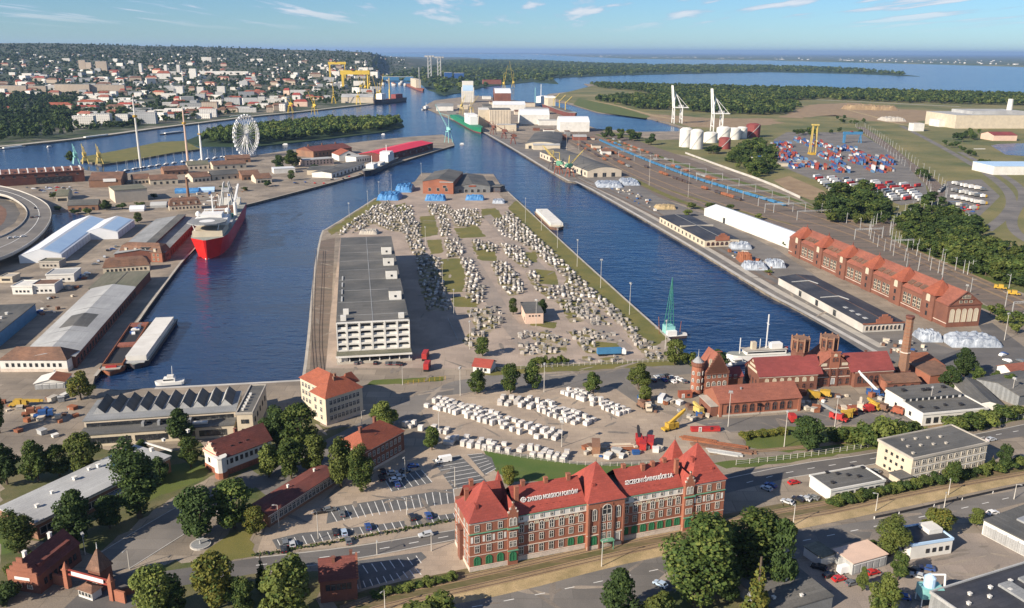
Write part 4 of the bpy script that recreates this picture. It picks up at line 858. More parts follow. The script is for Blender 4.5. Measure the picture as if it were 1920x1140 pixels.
s=Bld('flat_roofed_hall','very long hall with pale grey flat roof behind dark trees','hall',(67,981),(318,857),19,6)
s.walls(6,'brick_brown');s.flat(6,'roof_pale',.5,.5);s.row('f',22,1.6,2.2,2.2,'plain',1);s.strip('f',5.2,.5,'white')
b=MB();b.box(36,41.5,10,11.6,6.5,7.2);b.box(42,47.5,10,11.6,6.5,7.2);s.part('skylight',b,'sky_blue');s.vents([(6,8,1,.9),(14,12,.8,.8),(24,14,1.2,1.0),(31,16,.9,.8),(34,15,1,1),(38,7,.9,.8),(52,9,1,1.1),(60,12,.9,.8),(17,5,.7,.7),(70,10,1,1)],6.5,'white');b=MB();b.box(55,55.6,2,17,6.5,7.0);s.part('fire_wall',b,'white');b=MB();b.box(26,31,-3,-.1,3.2,3.5);s.part('canopy',b,'roof_grey')
s=Bld('sawtooth_factory','grey factory with a row of sawtooth skylights beside the basin','factory',(157,790),(441,771),(182,752,8),8)
W_,D_=s.W,s.D;s.walls(8,'stucco');s.flat(8,'roof_grey',.4,.4);s.row('f',26,5.2,2.0,1.7,'dark',.8);b=MB();b.box(0,W_,-7.2,-.0,0,5.0);s.part('annex_wall',b,'cream');b=MB();b.box(-.3,W_+.3,-7.5,0,5.0,5.35);s.part('annex_roof',b,'roof_felt')
for i in range(30):
 if i not in(9,17,23):s.win('f',3+(W_-6)*(i+.5)/30,1.2,1.7,2.4,'dark',7.2)
n=10;w=(W_-3)/n
for i in range(n):
 u=2.0+i*w;b=MB();y0,y1=D_*.28,D_*1.0
 b.add([(u,y0,8.4),(u+w*.82,y0,8.4),(u+w*.34,y0,11.2),(u,y1,8.4),(u+w*.82,y1,8.4),(u+w*.34,y1,11.2)],[(0,3,5,2),(1,2,5,4)],0);b.f+=[(0,1,2),(5,4,3)];b.f[-2]=tuple(len(b.v)-6+j for j in(0,1,2));b.f[-1]=tuple(len(b.v)-6+j for j in(5,4,3));b.m+=[1,1]
 t_=s.part('skylight_tooth',b,['roof_felt','roof_pale']);g=MB();g.add([(u+.35,y0+.8,9.25),(u+.35,y1-.8,9.25),(u+w*.34-.3,y1-.8,11.0),(u+w*.34-.3,y0+.8,11.0)],[(0,1,2,3)]);g.v=[(x-.12,y,z+.02)for x,y,z in g.v];place('pane',g.mesh('pane','roof_pale'),s.r)
for i in range(4):b=MB();b.box(22+6*i,23+6*i,-3,-.8,5.35,7.0);s.part('vent_duct',b,'metal_grey')
b=MB();b.box(W_*.72,W_*.82,-4.6,-2.8,5.35,6.1);s.part('skylight',b,'white')
s=Bld('factory_end_block','cream end block with dark flat roof closing the sawtooth factory','building',(443,777),(473,776),(457,725,10),10);s.walls(10,'cream');s.flat(10,'roof_felt',.4,.2,'concrete');s.vents([(2,3+3.2*i,.8,.7)for i in range(6)],10.4,'white');s.row('f',2,6,1.2,1.6,'dark');s.row('f',2,2,1.2,1.6,'dark');s.row('r',5,5,1.5,2,'dark')
s=Bld('stepped_house','shaded brick house with red roof and stepped end gable','house',(599,1091),(669,1083),(598,1048,7),7);s.walls(7,'brick_dark');s.gable(7,3.6,'tile_dark','x','brick',.3);s.row('f',5,3.8,1.1,1.8,'dark');s.row('r',3,3.5,1.1,1.8,'dark')
b=MB()
for i in range(8):k=i/16;b.box(s.W-.1,s.W+.5,s.D*k,s.D*(1-k),6.4 if i==0 else 7+4.2*(i-1)/8,7.4+4.2*i/8)
s.part('stepped_gable',b,'brick_bright');s.stack(4,s.D*.4,10,1.5,.8,'brick');s.stack(9,s.D*.6,10,1.5,.8,'brick')
s=Bld('gatehouse','brick gatehouse with dark red roof and stepped street gable','house',(71,1080),(148,1019),(33,1058,6),6);s.walls(6,'brick_dark');s.gable(6,4.2,'tile_dark','x','brick',.3);s.row('f',7,2.0,1.0,1.8,'dark');s.row('l',2,1.4,1.3,1.6,'arch',1.5)
b=MB()
for k,z in((0,7.0),(.13,8.4),(.26,9.8),(.4,11.4)):b.box(-.5,0,s.D*k,s.D*(1-k),3 if k==0 else z-1.5,z)
s.part('stepped_gable',b,'brick_bright');b=MB();b.box(-.6,-.5,s.D*.25,s.D*.75,4.3,5.2);s.part('sign_board',b,'white_paint');b=MB();b.box(2,s.W-2,s.D*.12,s.D*.12+2,7.2,8.3);s.part('dormer',b,'tile_dark');s.stack(3,s.D*.62,9.6,1.6,.9,'white');s.stack(s.W-4,s.D*.62,9.6,1.6,.9,'white')
g=Bld('port_gate','turreted brick port gate with a long white sign board','gate',(122,1103),(212,1128),1.5);W_=g.W
for u in(0.6,W_-.6):b=MB();b.box(u-.7,u+.7,0,1.4,0,6.0);b.box(u-.9,u+.9,-.2,1.6,6.0,6.4);b.cyl((u,.7),.9,.05,6.4,8.6,8);g.part('gate_post',b,'brick_bright')
b=MB();b.box(1.3,W_-1.3,.4,.9,4.5,5.0);b.box(1.3,W_-1.3,.4,.9,6.1,6.3);g.part('lintel',b,'tile_red');b=MB();b.box(3.0,W_-3.0,.3,.4,4.9,6.1);g.part('sign_board',b,'white_paint')
b=MB();u=W_*.52;b.box(u-2.2,u+2.2,2.5,6.9,0,6.5);g.part('gate_tower',b,'brick');b=MB();b.hip(u-2.6,u+2.6,2.1,7.3,6.52,6.2,2.59);g.part('tower_roof',b,'tile_brown');b=MB();b.cyl((u,4.7),.15,.05,12.4,14.4,6);g.part('finial',b,'white_paint')
b=MB();b.box(W_+.1,W_+4,.4,1.0,0,3.6);g.part('side_wall',b,'brick_bright');b=MB();b.box(-5,-.1,.4,1.0,0,3.4);g.part('side_wall',b,'brick_bright');g.win('f',W_*.52,1,1.2,2.6,'arch',-2.5)
s=Bld('gate_booth','small white glazed booth in the middle of the gate drive','booth',(148,1118),(174,1127),3.2);s.walls(2.6,'white');s.hip(2.6,1.2,'tile_brown');s.row('f',4,.9,.9,1.2,'plain',.2);s.row('l',2,.9,.9,1.2,'plain',.2)
s=Bld('garden_wall','low brick wall with pillar beside the gate drive','wall',(222,1120),(255,1112),.6);s.walls(2.2,'brick_bright');b=MB();b.box(-.2,s.W+.2,-.2,.8,2.2,2.5);s.part('coping',b,'tile_brown')
f=root('fountain','small round white fountain with blue bowls beside the plaza','fountain',P(376,1022));b=MB();b.cyl((0,0),3.2,3.2,0,.5,20);b.build('basin','concrete_white',f);b=MB();b.cyl((0,0),2.8,2.8,.5,.56,20);b.build('water_surface','roof_grey',f);b=MB();b.cyl((0,0),.35,.25,.5,2.2,8);b.cyl((0,0),.9,1.2,2.2,2.5,12);b.cyl((0,0),.18,.12,2.5,3.6,8);b.build('column','roof_pale',f)
# ------------------------------------------------------------------ gasworks group
s=Bld('engine_shed','brick engine shed with salmon roof and nine arched windows','shed',(1347.5,782),(1499,770),16.0);h=hz(1347.5,782,756);s.walls(h,'brick_bright',(.8,'concrete'));s.gable(h,4.4,'tile_salmon','x','brick_bright',.5)
for i in range(9):s.win('f',3.4+(s.W-6)*(i+.3)/9,1.6,1.9,3.6,'archdark')
s.strip('f',h-.9,.35,'brick_dark')
for u in(.5,s.W-.5):b=MB();b.box(u-.6,u+.6,-.35,0,0,h-.2);s.part('buttress',b,'brick_bright')
b=MB();b.box(-3.5,-.2,1,13,0,4.6);s.part('lean_to_wall',b,'brick');b=MB();b.box(-3.8,-.1,.7,13.3,4.6,4.9);s.part('lean_to_roof',b,'concrete');s.stack(s.W*.32,s.D*.35,h+3,1,.5,'metal_grey')
s=Bld('gable_house','tall brick house with steep stepped gable beside the round turret','house',(1319,738),(1364,734),10);h=hz(1364,734,697);s.walls(h,'brick_bright');s.gable(h,9.0,'tile_salmon','y','brick_bright',.1);u_=s.W/2
s.row('f',4,7.4,1.3,1.9,'cross',.6);s.row('f',4,3.4,1.3,2.0,'arch',.6);s.win('f',s.W*.66,h+2,1.5,2.2,'arch');s.win('f',s.W*.2,h+3.2,.8,3.6,'archwhite')
b=MB()
for i in range(9):k=i/18;b.box(s.W*k,s.W*(1-k),-.5,0,h-.6 if i==0 else h+9.6*(i-1)/9,h+.9+9.6*i/9)
s.part('stepped_gable',b,'brick');b=MB();b.box(u_-1.5,u_+1.5,-.7,.1,h+10.2,h+10.5);s.part('cap',b,'tile_salmon');b=MB();b.box(s.W,s.W+9,3,12,0,h-4);s.part('side_wing',b,'brick');b=MB();b.gable(s.W,s.W+9,3,12,h-4,3,'x',0,.25,.3);s.part('side_roof',b,'tile_crimson')
for u in(s.W+2,s.W+5):s.win('f',u,5,1.2,1.8,'cross',-3)
t=root('round_turret','round brick turret with grey domed cap beside the steep gable','turret',P(1305,736));b=MB();b.cyl((0,0),2.75,2.65,0,13.2,16);b.build('wall','brick_bright',t);b=MB();b.cyl((0,0),2.9,3.1,13.2,13.8,16);b.cyl((0,0),3.1,3.1,13.8,15.2,16);b.build('parapet','brick',t);b=MB();b.cyl((0,0),2.6,1.4,15.2,16.6,12);b.cyl((0,0),1.4,.5,16.6,17.6,12);b.cyl((0,0),.3,.1,17.6,21.2,8);b.build('dome','roof_grey',t)
for k in range(3):
 for z in(2.5,6.0,9.5):o=place('window',winmesh(.8,1.5,'arch'),t,(2.74*math.sin(-.9+.9*k),-2.74*math.cos(-.9+.9*k),z),-.9+.9*k)
s=Bld('pump_house','long brick pump house with crimson roof and gabled centre beside the chimney','hall',P(1424,706,8),P(1676,692.5,8),15.5);W_=s.W
uc0=s.px(1525,726,0)[0];uc1=s.px(1594,722,0)[0];v0=s.px(1525,726,0)[1]
b=MB();b.box(0,uc0,0,15.5,0,8);s.part('wing_wall',b,'brick');b=MB();b.box(uc1,W_,0,15.5,0,8);s.part('wing_wall',b,'brick')
b=MB();b.gable(0,uc0+2,0,15.5,8,6.2,'x',0,.3,.4,1);s.part('wing_roof',b,['tile_crimson','brick']);b=MB();b.gable(uc1-2,W_,0,15.5,8,6.2,'x',0,.3,.4,1);s.part('wing_roof',b,['tile_crimson','brick'])
b=MB();b.box(uc0,uc1,v0,17,0,9.2);s.part('centre_wall',b,'brick');b=MB();b.gable(uc0,uc1,v0,17,9.2,7.2,'y',0,.3,.25,1);s.part('centre_roof',b,['tile_salmon','brick'])
um=(uc0+uc1)/2;wc=uc1-uc0
for k in range(5):
 u=uc0+wc*(k+.5)/5;s.win('f',u,5.6,1.5,2.4,'archdark',-v0+.02)
 s.win('f',u,1.0,1.6,2.8,'archdark' if k!=2 else 'door',-v0+.02)
for k,(u,w_)in enumerate(((uc0+wc*.22,3.0),(uc0+wc*.78,3.0),(um,2.2))):b=MB();b.box(u-w_/2,u+w_/2,v0-.1,v0,10.2,11.6);s.part('panel',b,'cream' if k<2 else 'brick_dark')
b=MB();b.box(um-2.4,um+2.4,v0-.35,v0+.4,9.2,16.6);b.box(um-2.8,um+2.8,v0-.5,v0+.5,16.6,17.1);s.part('pediment',b,'brick_bright');s.win('f',um-.8,12.4,.8,1.8,'archdark',-v0+.35);s.win('f',um+.8,12.4,.8,1.8,'archdark',-v0+.35);s.win('f',um,15.0,1.0,1.0,'archwhite',-v0+.36)
b=MB();b.box(uc0-.3,uc1+.3,v0-.3,v0,8.8,9.2);b.box(uc0,uc1,v0-.15,v0,4.6,4.9);b.box(0,uc0,-.2,0,7.2,7.5);b.box(uc1,W_,-.2,0,7.2,7.5);s.part('cornice',b,'stone')
for u in(uc0+.5,uc1-.5,uc0+wc*.4,uc0+wc*.6):b=MB();b.box(u-.4,u+.4,v0-.4,v0,0,9.0);s.part('buttress',b,'brick_dark')
for i in range(7):s.win('f',2+(uc0-3)*(i+.5)/7,4.6,1.4,1.9,'archwhite');s.win('f',2+(uc0-3)*(i+.5)/7,1.2,1.4,2.2,'archdark')
for i in range(6):s.win('f',uc1+1+(W_-uc1-2)*(i+.5)/6,2.0,2.0,3.6,'archdark')
for i,z in((0,8.6),(1,10.6),(2,12.6)):b=MB();k=.18+.14*i;b.box(-.12,0,15.5*k,15.5*(1-k),z-.2,z+.9);s.part('gable_panel',b,'cream')
s.row('l',4,2,1.5,3.4,'archdark',1.5)
for u,w_ in((uc1+9,.9),(uc1+22,.8),(5,1.0),(3,1.0)):s.stack(u,8 if u>20 else 4+u,14.2 if u>20 else 11.5,.8,w_,'brick_dark','roof_vent')
for x,y in((1502,633),(1556,630)):
 zt=22.0;p=s.px(x,y,zt);b=MB();b.cyl(p,4.0,4.0,0,15.5,8);b.cyl(p,4.3,4.3,15.5,16.2,8);b.cyl(p,3.7,3.7,16.2,21.2,8);tw=s.part('octagon_tower',b,'brick');b=MB();b.cyl(p,4.3,4.3,21.2,22.0,8)
 for k in range(8):a=math.pi/4*k;b.cyl((p[0]+4.1*math.cos(a),p[1]+4.1*math.sin(a)),.45,.45,16,22.6,4)
 s.part('tower_crown',b,'brick_brown',tw)
 for k in range(8):a=math.pi/8+math.pi/4*k;place('window',winmesh(1.3,3.2,'archdark'),tw,(p[0]+3.45*math.cos(a),p[1]+3.45*math.sin(a),17.2),a+math.pi/2)
c=root('brick_chimney','tall octagonal brick chimney leaning over the pump house end','chimney',P(1690,712));b=MB();b.cyl((0,0),3.4,3.4,0,4.5,8);b.cyl((0,0),3.7,3.7,4.5,5.2,8);b.build('base','brick_dark',c);zt=hz(1690,712,592)
b=MB();b.cyl((0,0),2.6,2.2,5.2,14.0,8);b.cyl((0,0),2.15,1.75,14.4,zt-1.6,8);b.build('shaft','brick_brown',c);b=MB();b.cyl((0,0),2.5,2.5,14.0,14.5,8);b.build('ring','stone',c);b=MB();b.cyl((0,0),1.75,2.2,zt-1.6,zt-.6,8);b.cyl((0,0),2.2,2.1,zt-.6,zt,8);b.build('crown','brick_dark',c)
for z in np.arange(16.5,zt-2,1.8):b=MB();r_=2.15-.4*(z-14.4)/(zt-16);b.cyl((0,0),r_+.06,r_+.06,z,z+.18,8);b.build('iron_band','rust',c)
s=Bld('boiler_annex','low brick annex with patched roof under the tall chimney','building',(1662,734),(1724,730),12);s.walls(4,'brick');s.gable(4,2.0,'tile_brown','x','brick');s.row('f',3,.8,2.2,2.2,'archdark',2);b=MB();b.cyl((1.5,3),3.0,3.0,0,4.6,8);s.part('octagon_end',b,'brick_bright')
s=simple('ruined_shed','roofless brick shed with rusty roof sheets beside the chimney','shed',(1718,706),(1768,704),15,5,'brick_brown','rust','shed',1.4,0);s.row('f',3,1,1.5,2,'archwhite')
s=simple('rusty_roof_shed','brick shed with rusty brown roof beside two dark trees','shed',(1742,722),(1790,716),14,4.6,'brick_bright','tile_brown','shed',1.0,0)
s=Bld('white_workshop','white flat-roofed workshop with stepped roof and dark vents','workshop',(1731,778),(1852,767),(1686,733,5),5);s.walls(5,'white');s.flat(5,'roof_felt',.35,.2,'white');b=MB();b.box(-.1,s.W*.92,s.D*.52,s.D,5,6.8);s.part('upper_wall',b,'white');b=MB();b.box(-.4,s.W*.92+.3,s.D*.52-.3,s.D+.3,6.8,7.1);s.part('upper_roof',b,'roof_felt')
s.row('f',8,1.0,2.0,2.4,'dark',1);s.row('l',2,1.5,1.2,1.6,'dark',3);s.vents([(3,6,1.2,.7),(9,4,1.2,.7),(15,6,1,.7),(22,5,1.4,.8)],5.35,'dark');s.vents([(5,s.D*.8,1.4,.8),(14,s.D*.75,1.4,.8),(16.5,s.D*.75,1.4,.8),(25,s.D*.8,1.4,.8)],7.1,'dark')
for i in range(9):s.win('f',2+i*3,5.5,1.8,.9,'dark',-s.D*.52)
s=Bld('dark_long_shed','long shed with dark ribbed roof and white end wall','shed',(1876,778),(1828,730),12,4);s.r.location=P(1878,776,0);b=None
s.walls(4,'white');s.gable(4,1.6,'roof_felt','x','white')
s=simple('grey_shed','grey roofed shed at the picture edge behind the dark long shed','shed',(1908,762),(1990,745),22,5,'roof_grey','roof_felt','gable',2,0)
s=simple('red_roofed_kiosk','small white house with red tiled roof beside the port road','house',(1893,708),(1935,703),8,3.2,'white','tile_salmon','gable',2,0)
s=Bld('cream_office','three-storey cream office block with dark flat roof beside the railway','office',(1712,862),(1852,832),(1652,826,9.6),9.6);s.walls(9.6,'cream');s.flat(9.6,'roof_felt',.4,.3,'concrete');
for z in(.9,4.0,7.0):s.row('f',11,z,1.7,1.6,'cross',.8);s.row('l',4,z,.9,1.0,'dark',3)
for z in(2.9,6.0):s.strip('f',z,.25,'white')
s.vents([(3+2.6*i,3+(i*5)%11,.8,.5)for i in range(9)],10,'concrete');b=MB();b.box(-6,0,-1,4,0,3.4);s.part('porch_wall',b,'cream');b=MB();b.box(-6.3,-.01,-1.3,4.3,3.4,3.7);s.part('porch_roof',b,'roof_felt')
s=Bld('white_low_shed','low white shed with grey flat roof beside the small parking lot','shed',(1558,921),(1659,902),(1516,894,4),4);s.walls(4,'white');s.flat(4,'roof_felt',.3,.2,'white');s.row('f',7,1.6,1.6,1.1,'dark');s.vents([(4+3*i,4+(i*7)%9,1.0,.5)for i in range(7)],4.3,'dark')
s=Bld('white_flat_house','white house with blue-edged flat roof behind the birch','house',(1709,1024),(1787,1012),(1693,990,4.8),4.8);s.walls(4.8,'white');s.flat(4.8,'roof_black',.3,.1,'tent_blue');s.row('f',4,1.6,1.1,1.3,'dark',5,.6);s.row('l',2,1.6,1,1.3,'dark');b=MB();b.box(s.W*.62,s.W*.95,s.D*.4,s.D*.9,5.1,6.6);s.part('roof_block',b,'white')
s=Bld('rusty_shed','pale shed with rusty stained flat roof beside the parked van','shed',(1600,1057),(1664,1039),(1569,1029,4),4);s.walls(4,'roof_pale');s.flat(4,'plaster_pink',.2,.3);s.row('f',5,.4,2.0,2.8,'doorblue',.5)
s=simple('tiny_white_shed','tiny white shed with green-grey roof beside the rusty shed','shed',(1540,1047),(1566,1038),7,3,'white','roof_green','flat',0,3)
s=Bld('garage_row','row of white garages with pale doors and grey roof','garage',(1845,976),(1936,1022),24,5);s.walls(5,'white');s.flat(5,'roof_felt',.4,.2);s.row('f',4,.2,4.2,3.6,'doorblue',.6);b=MB();b.box(5,8,9,13,5.4,6.0);b.box(12,15,5,9,5.4,6.0);s.part('skylight',b,'metal_grey')
s=Bld('grey_workshop','grey flat-roofed workshop at the bottom edge beside the car park','workshop',(1450,1150),(1562,1118),16,4);s.walls(4,'roof_grey');s.flat(4,'roof_felt',.3,.2);s.vents([(4,5,.8,.6),(12,3,.7,.5),(13,11,1,.7)],4.3,'white')
s=Bld('black_roofed_works','works hall with black roof and skylight rows at the bottom edge','hall',(1688,1134),(1880,1074),30,5);s.r.location=s.w(12,-29.4);s.walls(5,'roof_grey');s.flat(5,'roof_black',.4,.2,'roof_pale')
for i in range(2):b=MB();b.box(20+i*8,24.5+i*8,12,25,5.4,6.1);s.part('skylight',b,'roof_grey')
s.vents([(5+4*i,22+(i*3)%6,.8,.6)for i in range(6)],5.4,'white')
d=root('dust_collector','pale teal dust collector with cyclone and pipe on steel legs','machine',P(1740,1130));b=MB();b.box(-3,3,-2,2,2.4,5.6);b.build('hopper','crane_teal',d);b=MB();b.cyl((-.5,0),1.6,1.6,5.6,8.4,12);b.cyl((-.5,0),1.6,.5,8.4,9.4,12);b.build('cyclone','tent_blue',d);b=MB();b.bar((-.5,0,9.2),(3.6,0,9.2),.6,n=8);b.bar((3.6,0,9.2),(4.2,0,2),.6,n=8);b.build('pipe','white_paint',d)
for x in(-2.8,2.8):
 for y in(-1.8,1.8):b=MB();b.bar((x,y,0),(x,y,2.4),.25);b.build('leg','white_paint',d)
# ------------------------------------------------------------------ the granite peninsula
_d1=(P(640,443,19)-P(630,609,19)).normalized();_d2=(P(732,446,19)-P(765,598,19)).normalized();_ey=(_d1+_d2).normalized();_gA=P(630,608,19);_gA.z=0;_gB=_gA+Vector((_ey.y,-_ey.x,0))*36.5
s=Bld('grid_warehouse','huge four-storey warehouse with white grid front and grey flat roof','warehouse',_gA,_gB,(686,444,19));W_,D_=s.W,s.D
b=MB();b.box(.3,W_-.3,1.2,D_,0,18.4);s.part('wall',b,'stucco');b=MB();b.profx([(0.0,18.4),(D_,18.4),(D_,19.0),(0,19.0)],0,W_);s.part('roof',b,'roof_felt')
b=MB();b.box(W_*.5-.25,W_*.5+.25,1.3,D_-.5,19.0,19.12);s.part('roof_ridge',b,'roof_grey')
for y0 in np.arange(14,D_-10,24):b=MB();b.box(.5,W_-.5,y0,y0+.35,19.0,19.1);s.part('roof_seam',b,'roof_grey')
xs=[0,W_*.14]+[W_*(.14+.86*i/5)for i in range(1,6)]
for x in xs:b=MB();b.box(max(0,x-.45),min(W_,x+.45),-.1,1.2,4.6,19.4);s.part('pillar',b,'white')
for k in range(5):b=MB();z=4.6+k*3.6;b.box(.45,W_-.45,0,1.2,z-.35,z+.55);s.part('beam',b,'white')
for k in range(4):
 for i in range(6):
  x0,x1=xs[i]+.45,xs[i+1]-.45;z=5.15+k*3.6;b=MB();b.box(x0,x1,.9,1.15,z,z+1.0);s.part('balustrade',b,'white');b=MB();b.box(x0+.3,x1-.3,1.05,1.2,z+1.0,z+2.5);s.part('window_band',b,'glass')
  b=MB();c=[(x0,z+2.72),(x0,z+1.9),(x0+.7,z+2.5),(x1-.7,z+2.5),(x1,z+1.9),(x1,z+2.72)];n=6
  b.add([(x,.1,zz_)for x,zz_ in c]+[(x,1.0,zz_)for x,zz_ in c],[tuple(range(n))]+[(j,j+n,(j+1)%n+n,(j+1)%n)for j in range(n)]);s.part('arch_head',b,'white')
b=MB();b.box(-.5,W_+.3,-7.5,1.2,4.0,4.4);b.box(-.5,W_+.3,-7.7,-7.2,3.9,4.7);cp=s.part('canopy',b,['roof_green']);b=MB();b.box(-.7,W_+.4,-8.0,-7.7,3.8,4.7);s.part('canopy_edge',b,'white')
for i in range(8):b=MB();u=1+(W_-2)*i/7;b.box(u-.25,u+.25,-6.6,-6.1,0,4.0);s.part('canopy_post',b,'white')
b=MB();b.box(0,5,-5.5,1.2,1.0,3.9);s.part('office_box',b,'white');b=MB();b.box(-.5,W_+.3,-7,1.2,0,1.0);s.part('loading_ramp',b,'concrete')
for v in(x for x in np.arange(6,D_-6,12)):
 for z in(6.2,10.6,15.0):s.win('r',v,z,5.0,1.6,'plain',-.3);
 s.win('r',v+5,.3,3.6,3.4,'door',-.3)
for x,y in((724,477),(728,498),(733.5,523),(740.5,562)):
 u,v=s.px(x,y,19);b=MB();b.box(u-3.0,u+3.6,v,v+6.5,19,24.2);hb=s.part('lift_house',b,'white');b=MB();b.box(u-3.2,u+3.8,v-.2,v+6.7,24.2,24.5);s.part('lift_roof',b,'roof_felt',hb);place('window',winmesh(1.0,1.0,'dark'),hb,(u+.3,v,20.6))
for x,y in((643,602),(648,590),(752,597)):u,v=s.px(x,y,19);b=MB();b.box(u-1.2,u+1.6,v,v+3,19,21.4);s.part('roof_hut',b,'white')
for v in(40,55,70,85):b=MB();b.box(2,2.8,v,v+9,19.05,19.5);s.part('roof_duct',b,'roof_pale')
s=Bld('tip_brick_hall','brick hall with grey roof at the far tip of the granite peninsula','hall',(793,363),(850,364),(784,325,11));h=hz(793,363,340);s.walls(h,'brick_bright');s.gable(h,3.0,'roof_felt','y','brick_bright');s.row('f',3,3,3.0,3.4,'plain',3);s.win('f',s.W*.72,6.5,4,2.6,'plain');b=MB();b.box(s.W*.55,s.W,-.5,0,h-.8,h);s.part('cornice',b,'roof_pale')
s=Bld('tip_grey_hall','grey hall with wide low roof at the peninsula tip','hall',(852,362),(919,361),84);h=7.0;s.walls(h,'roof_grey');s.gable(h,3.2,'roof_felt','y','roof_grey');s.row('f',5,.3,3.4,3.6,'plain',3);b=MB();b.box(s.W*.4,s.W*.6,-.4,0,6.6,8.2);s.part('name_board',b,'tile_orange')
s=Bld('tip_dark_annex','dark blue sheet-metal annex beside the grey tip hall','shed',(921,360),(938,361),16);s.walls(5,'hull_dark');s.flat(6,'roof_felt')
s=Bld('pink_hut','small pale pink two-storey hut among the granite blocks','house',(985,607.5),(1018.5,606.5),22.0);h=hz(985,607,587);s.walls(h,'plaster_pink');s.flat(h,'roof_felt',.3,.25);s.row('f',4,h-2.0,.8,.7,'dark');s.win('l',4,1,1,2,'dark')
s=Bld('red_roofed_hut','little white gate hut with bright red roof beside the street','hut',(887,697),(919,700.5),9.0);s.walls(3.2,'white');s.gable(3.2,2.2,'tile_red','x','white',.6);s.row('f',3,1,1.1,1.3,'dark')
def heap(name,label,x,y,wpx,d,h,m,cat='tarpaulin',seed=0,ang=0.0):
 """a lumpy sheeted pile: rounded mound with creases"""
 p=P(x,y);w=wpx*depth(p)/F;rs=np.random.default_rng(seed+int(x));nx,ny=16,10;b=MB()
 for j in range(ny+1):
  for i in range(nx+1):
   a=2*i/nx-1;c=2*j/ny-1;e=min(1,(1-abs(a)**4)*(1-abs(c)**3)*2.2)*(.75+.35*rs.random());b.v.append((a*w/2,(c+1)*d/2,max(0,e*h*.8)if abs(a)<1 and abs(c)<1 else 0))
 for j in range(ny):
  for i in range(nx):k=j*(nx+1)+i;b.f.append((k,k+1,k+nx+2,k+nx+1));b.m.append(0)
 return tag(b.build(name,m,None,p,ang),label,cat)
heap('tarpaulin_heap','light blue sheeted heap on the peninsula edge',727,376,44,34,7,'tarp_blue');heap('tarpaulin_heap','second blue sheeted heap behind the light blue one',756,361,34,34,8,'tarp_blue',seed=3);heap('tarpaulin_heap','deep blue sheeted stack in front of the tip brick hall',816,377,40,12,7,'tarp_blue',seed=5);heap('tarpaulin_heap','blue sheeted stack in front of the grey tip hall',890,376,36,12,6,'tarp_blue',seed=6);heap('tarpaulin_heap','white sheeted heap at the tip beside the water',935,382,24,18,4,'tarp_white',seed=7)
heap('tarpaulin_heap','long silver sheeted heap beside the port road bend',1835,652,100,16,5.5,'tarp_white',seed=8);heap('tarpaulin_heap','small silver sheeted heap before the long brick warehouse',1750,642,42,14,5,'tarp_white',seed=9);heap('tarpaulin_heap','white sheeted heap behind the scrap pile on the quay',1392,468,40,16,5,'tarp_white',seed=10);heap('tarpaulin_heap','pale sheeted heap beside the near black-roofed shed',1420,507,44,16,5,'tarp_white',seed=11);heap('tarpaulin_heap','silver sheeted heap against the long brick warehouse',1458,503,36,16,5,'tarp_white',seed=12)
heap('tarpaulin_heap','silver sheeted stack before the curved quay hall',1145,352,50,40,5,'tarp_white',seed=13);heap('tarpaulin_heap','long silver sheeted stack behind the curved quay hall',1185,348,34,50,4,'tarp_white',seed=14)
heap('scrap_pile','heap of red rusty scrap on the quay',1400,492,26,14,7,'rust','scrap',15);heap('timber_pile','heap of pale timber on the quay',1250,393,40,18,4,'sand','timber',16)
heap('gravel_heap','grey gravel heap behind the grid warehouse',690,440,36,12,4,'concrete','gravel',17)
# ------------------------------------------------------------------ east quay
s=Bld('brick_warehouse','very long brick warehouse with orange cross roofs and tall white windows','warehouse',(1478,475),(1772.5,614),21);h=hz(1772,614,573);W_,D_=s.W,s.D;s.walls(h,'brick');s.gable(h,7.6,'tile_salmon','x','brick',.3);nb=6
for k in range(nb):
 u=s.px(*[(1511,432),(1549,451),(1592,474),(1643,500),(1696,528),(1752,556)][k],h)[0];u=13+(W_-30)*k/5.0 if k<6 else u
 b=MB();b.box(u-5.5,u+5.5,-1.0,.2,0,h+3.0);bay=s.part('bay',b,'brick');b=MB()
 x0,x1,y0,y1,z=u-6.2,u+6.2,-1.6,D_+.6,h+3.0;b.add([(x0,y0,z-.5),(x1,y0,z-.5),(x1,y1*.55,z-.5),(x0,y1*.55,z-.5),(u-1.2,6.5,z+7.2),(u+1.2,6.5,z+7.2)],[(0,1,5,4),(1,2,5),(2,3,4,5),(3,0,4),(3,2,1,0)]);rf=s.part('bay_roof',b,'tile_orange',bay)
 me=winmesh(3.0,4.2,'archwhite');place('arch_window',me,bay,(u,-1.0,h-1.8));me=winmesh(1.5,2.4,'dark');place('window',me,bay,(u,-1.0,7));place('window',me,bay,(u,-1.0,2.4));b=MB();b.cyl((u,6.5),.5,.1,z+7.0,z+9.5,6);s.part('finial',b,'tile_dark',bay)
 if k<5:
  for q in range(2):
   for r_ in range(2):
    uu=u+5.5+(((W_-30)/5.0)-11)*(.27+.46*q)+(r_-.5)*4.2;b=MB();b.box(uu-1.6,uu+1.6,-.15,0,3.6,10.0);pn=s.part('window_frame',b,'cream')
    for z0 in(3.8,6.0,8.2):
     for xx in(-.8,.8):b=MB();b.box(uu+xx-.6,uu+xx+.6,-.2,-.1,z0,z0+1.8);s.part('pane',b,'glass',pn)
  for q in range(3):uu=u+7+q*6;b=MB();b.box(uu-.6,uu+4.0,2.2,5.4,h+1.8,h+2.9);b.v=[(x,y,z_+(y-2.2)*.42)for x,y,z_ in b.v];s.part('skylight',b,'tile_brown')
s.strip('f',h-.8,.5,'brick_dark');s.strip('f',2.2,.4,'stone')
for i in range(5):s.win('r',D_*(.14+.18*i),3.0,2.4,7.6,'archwhite')
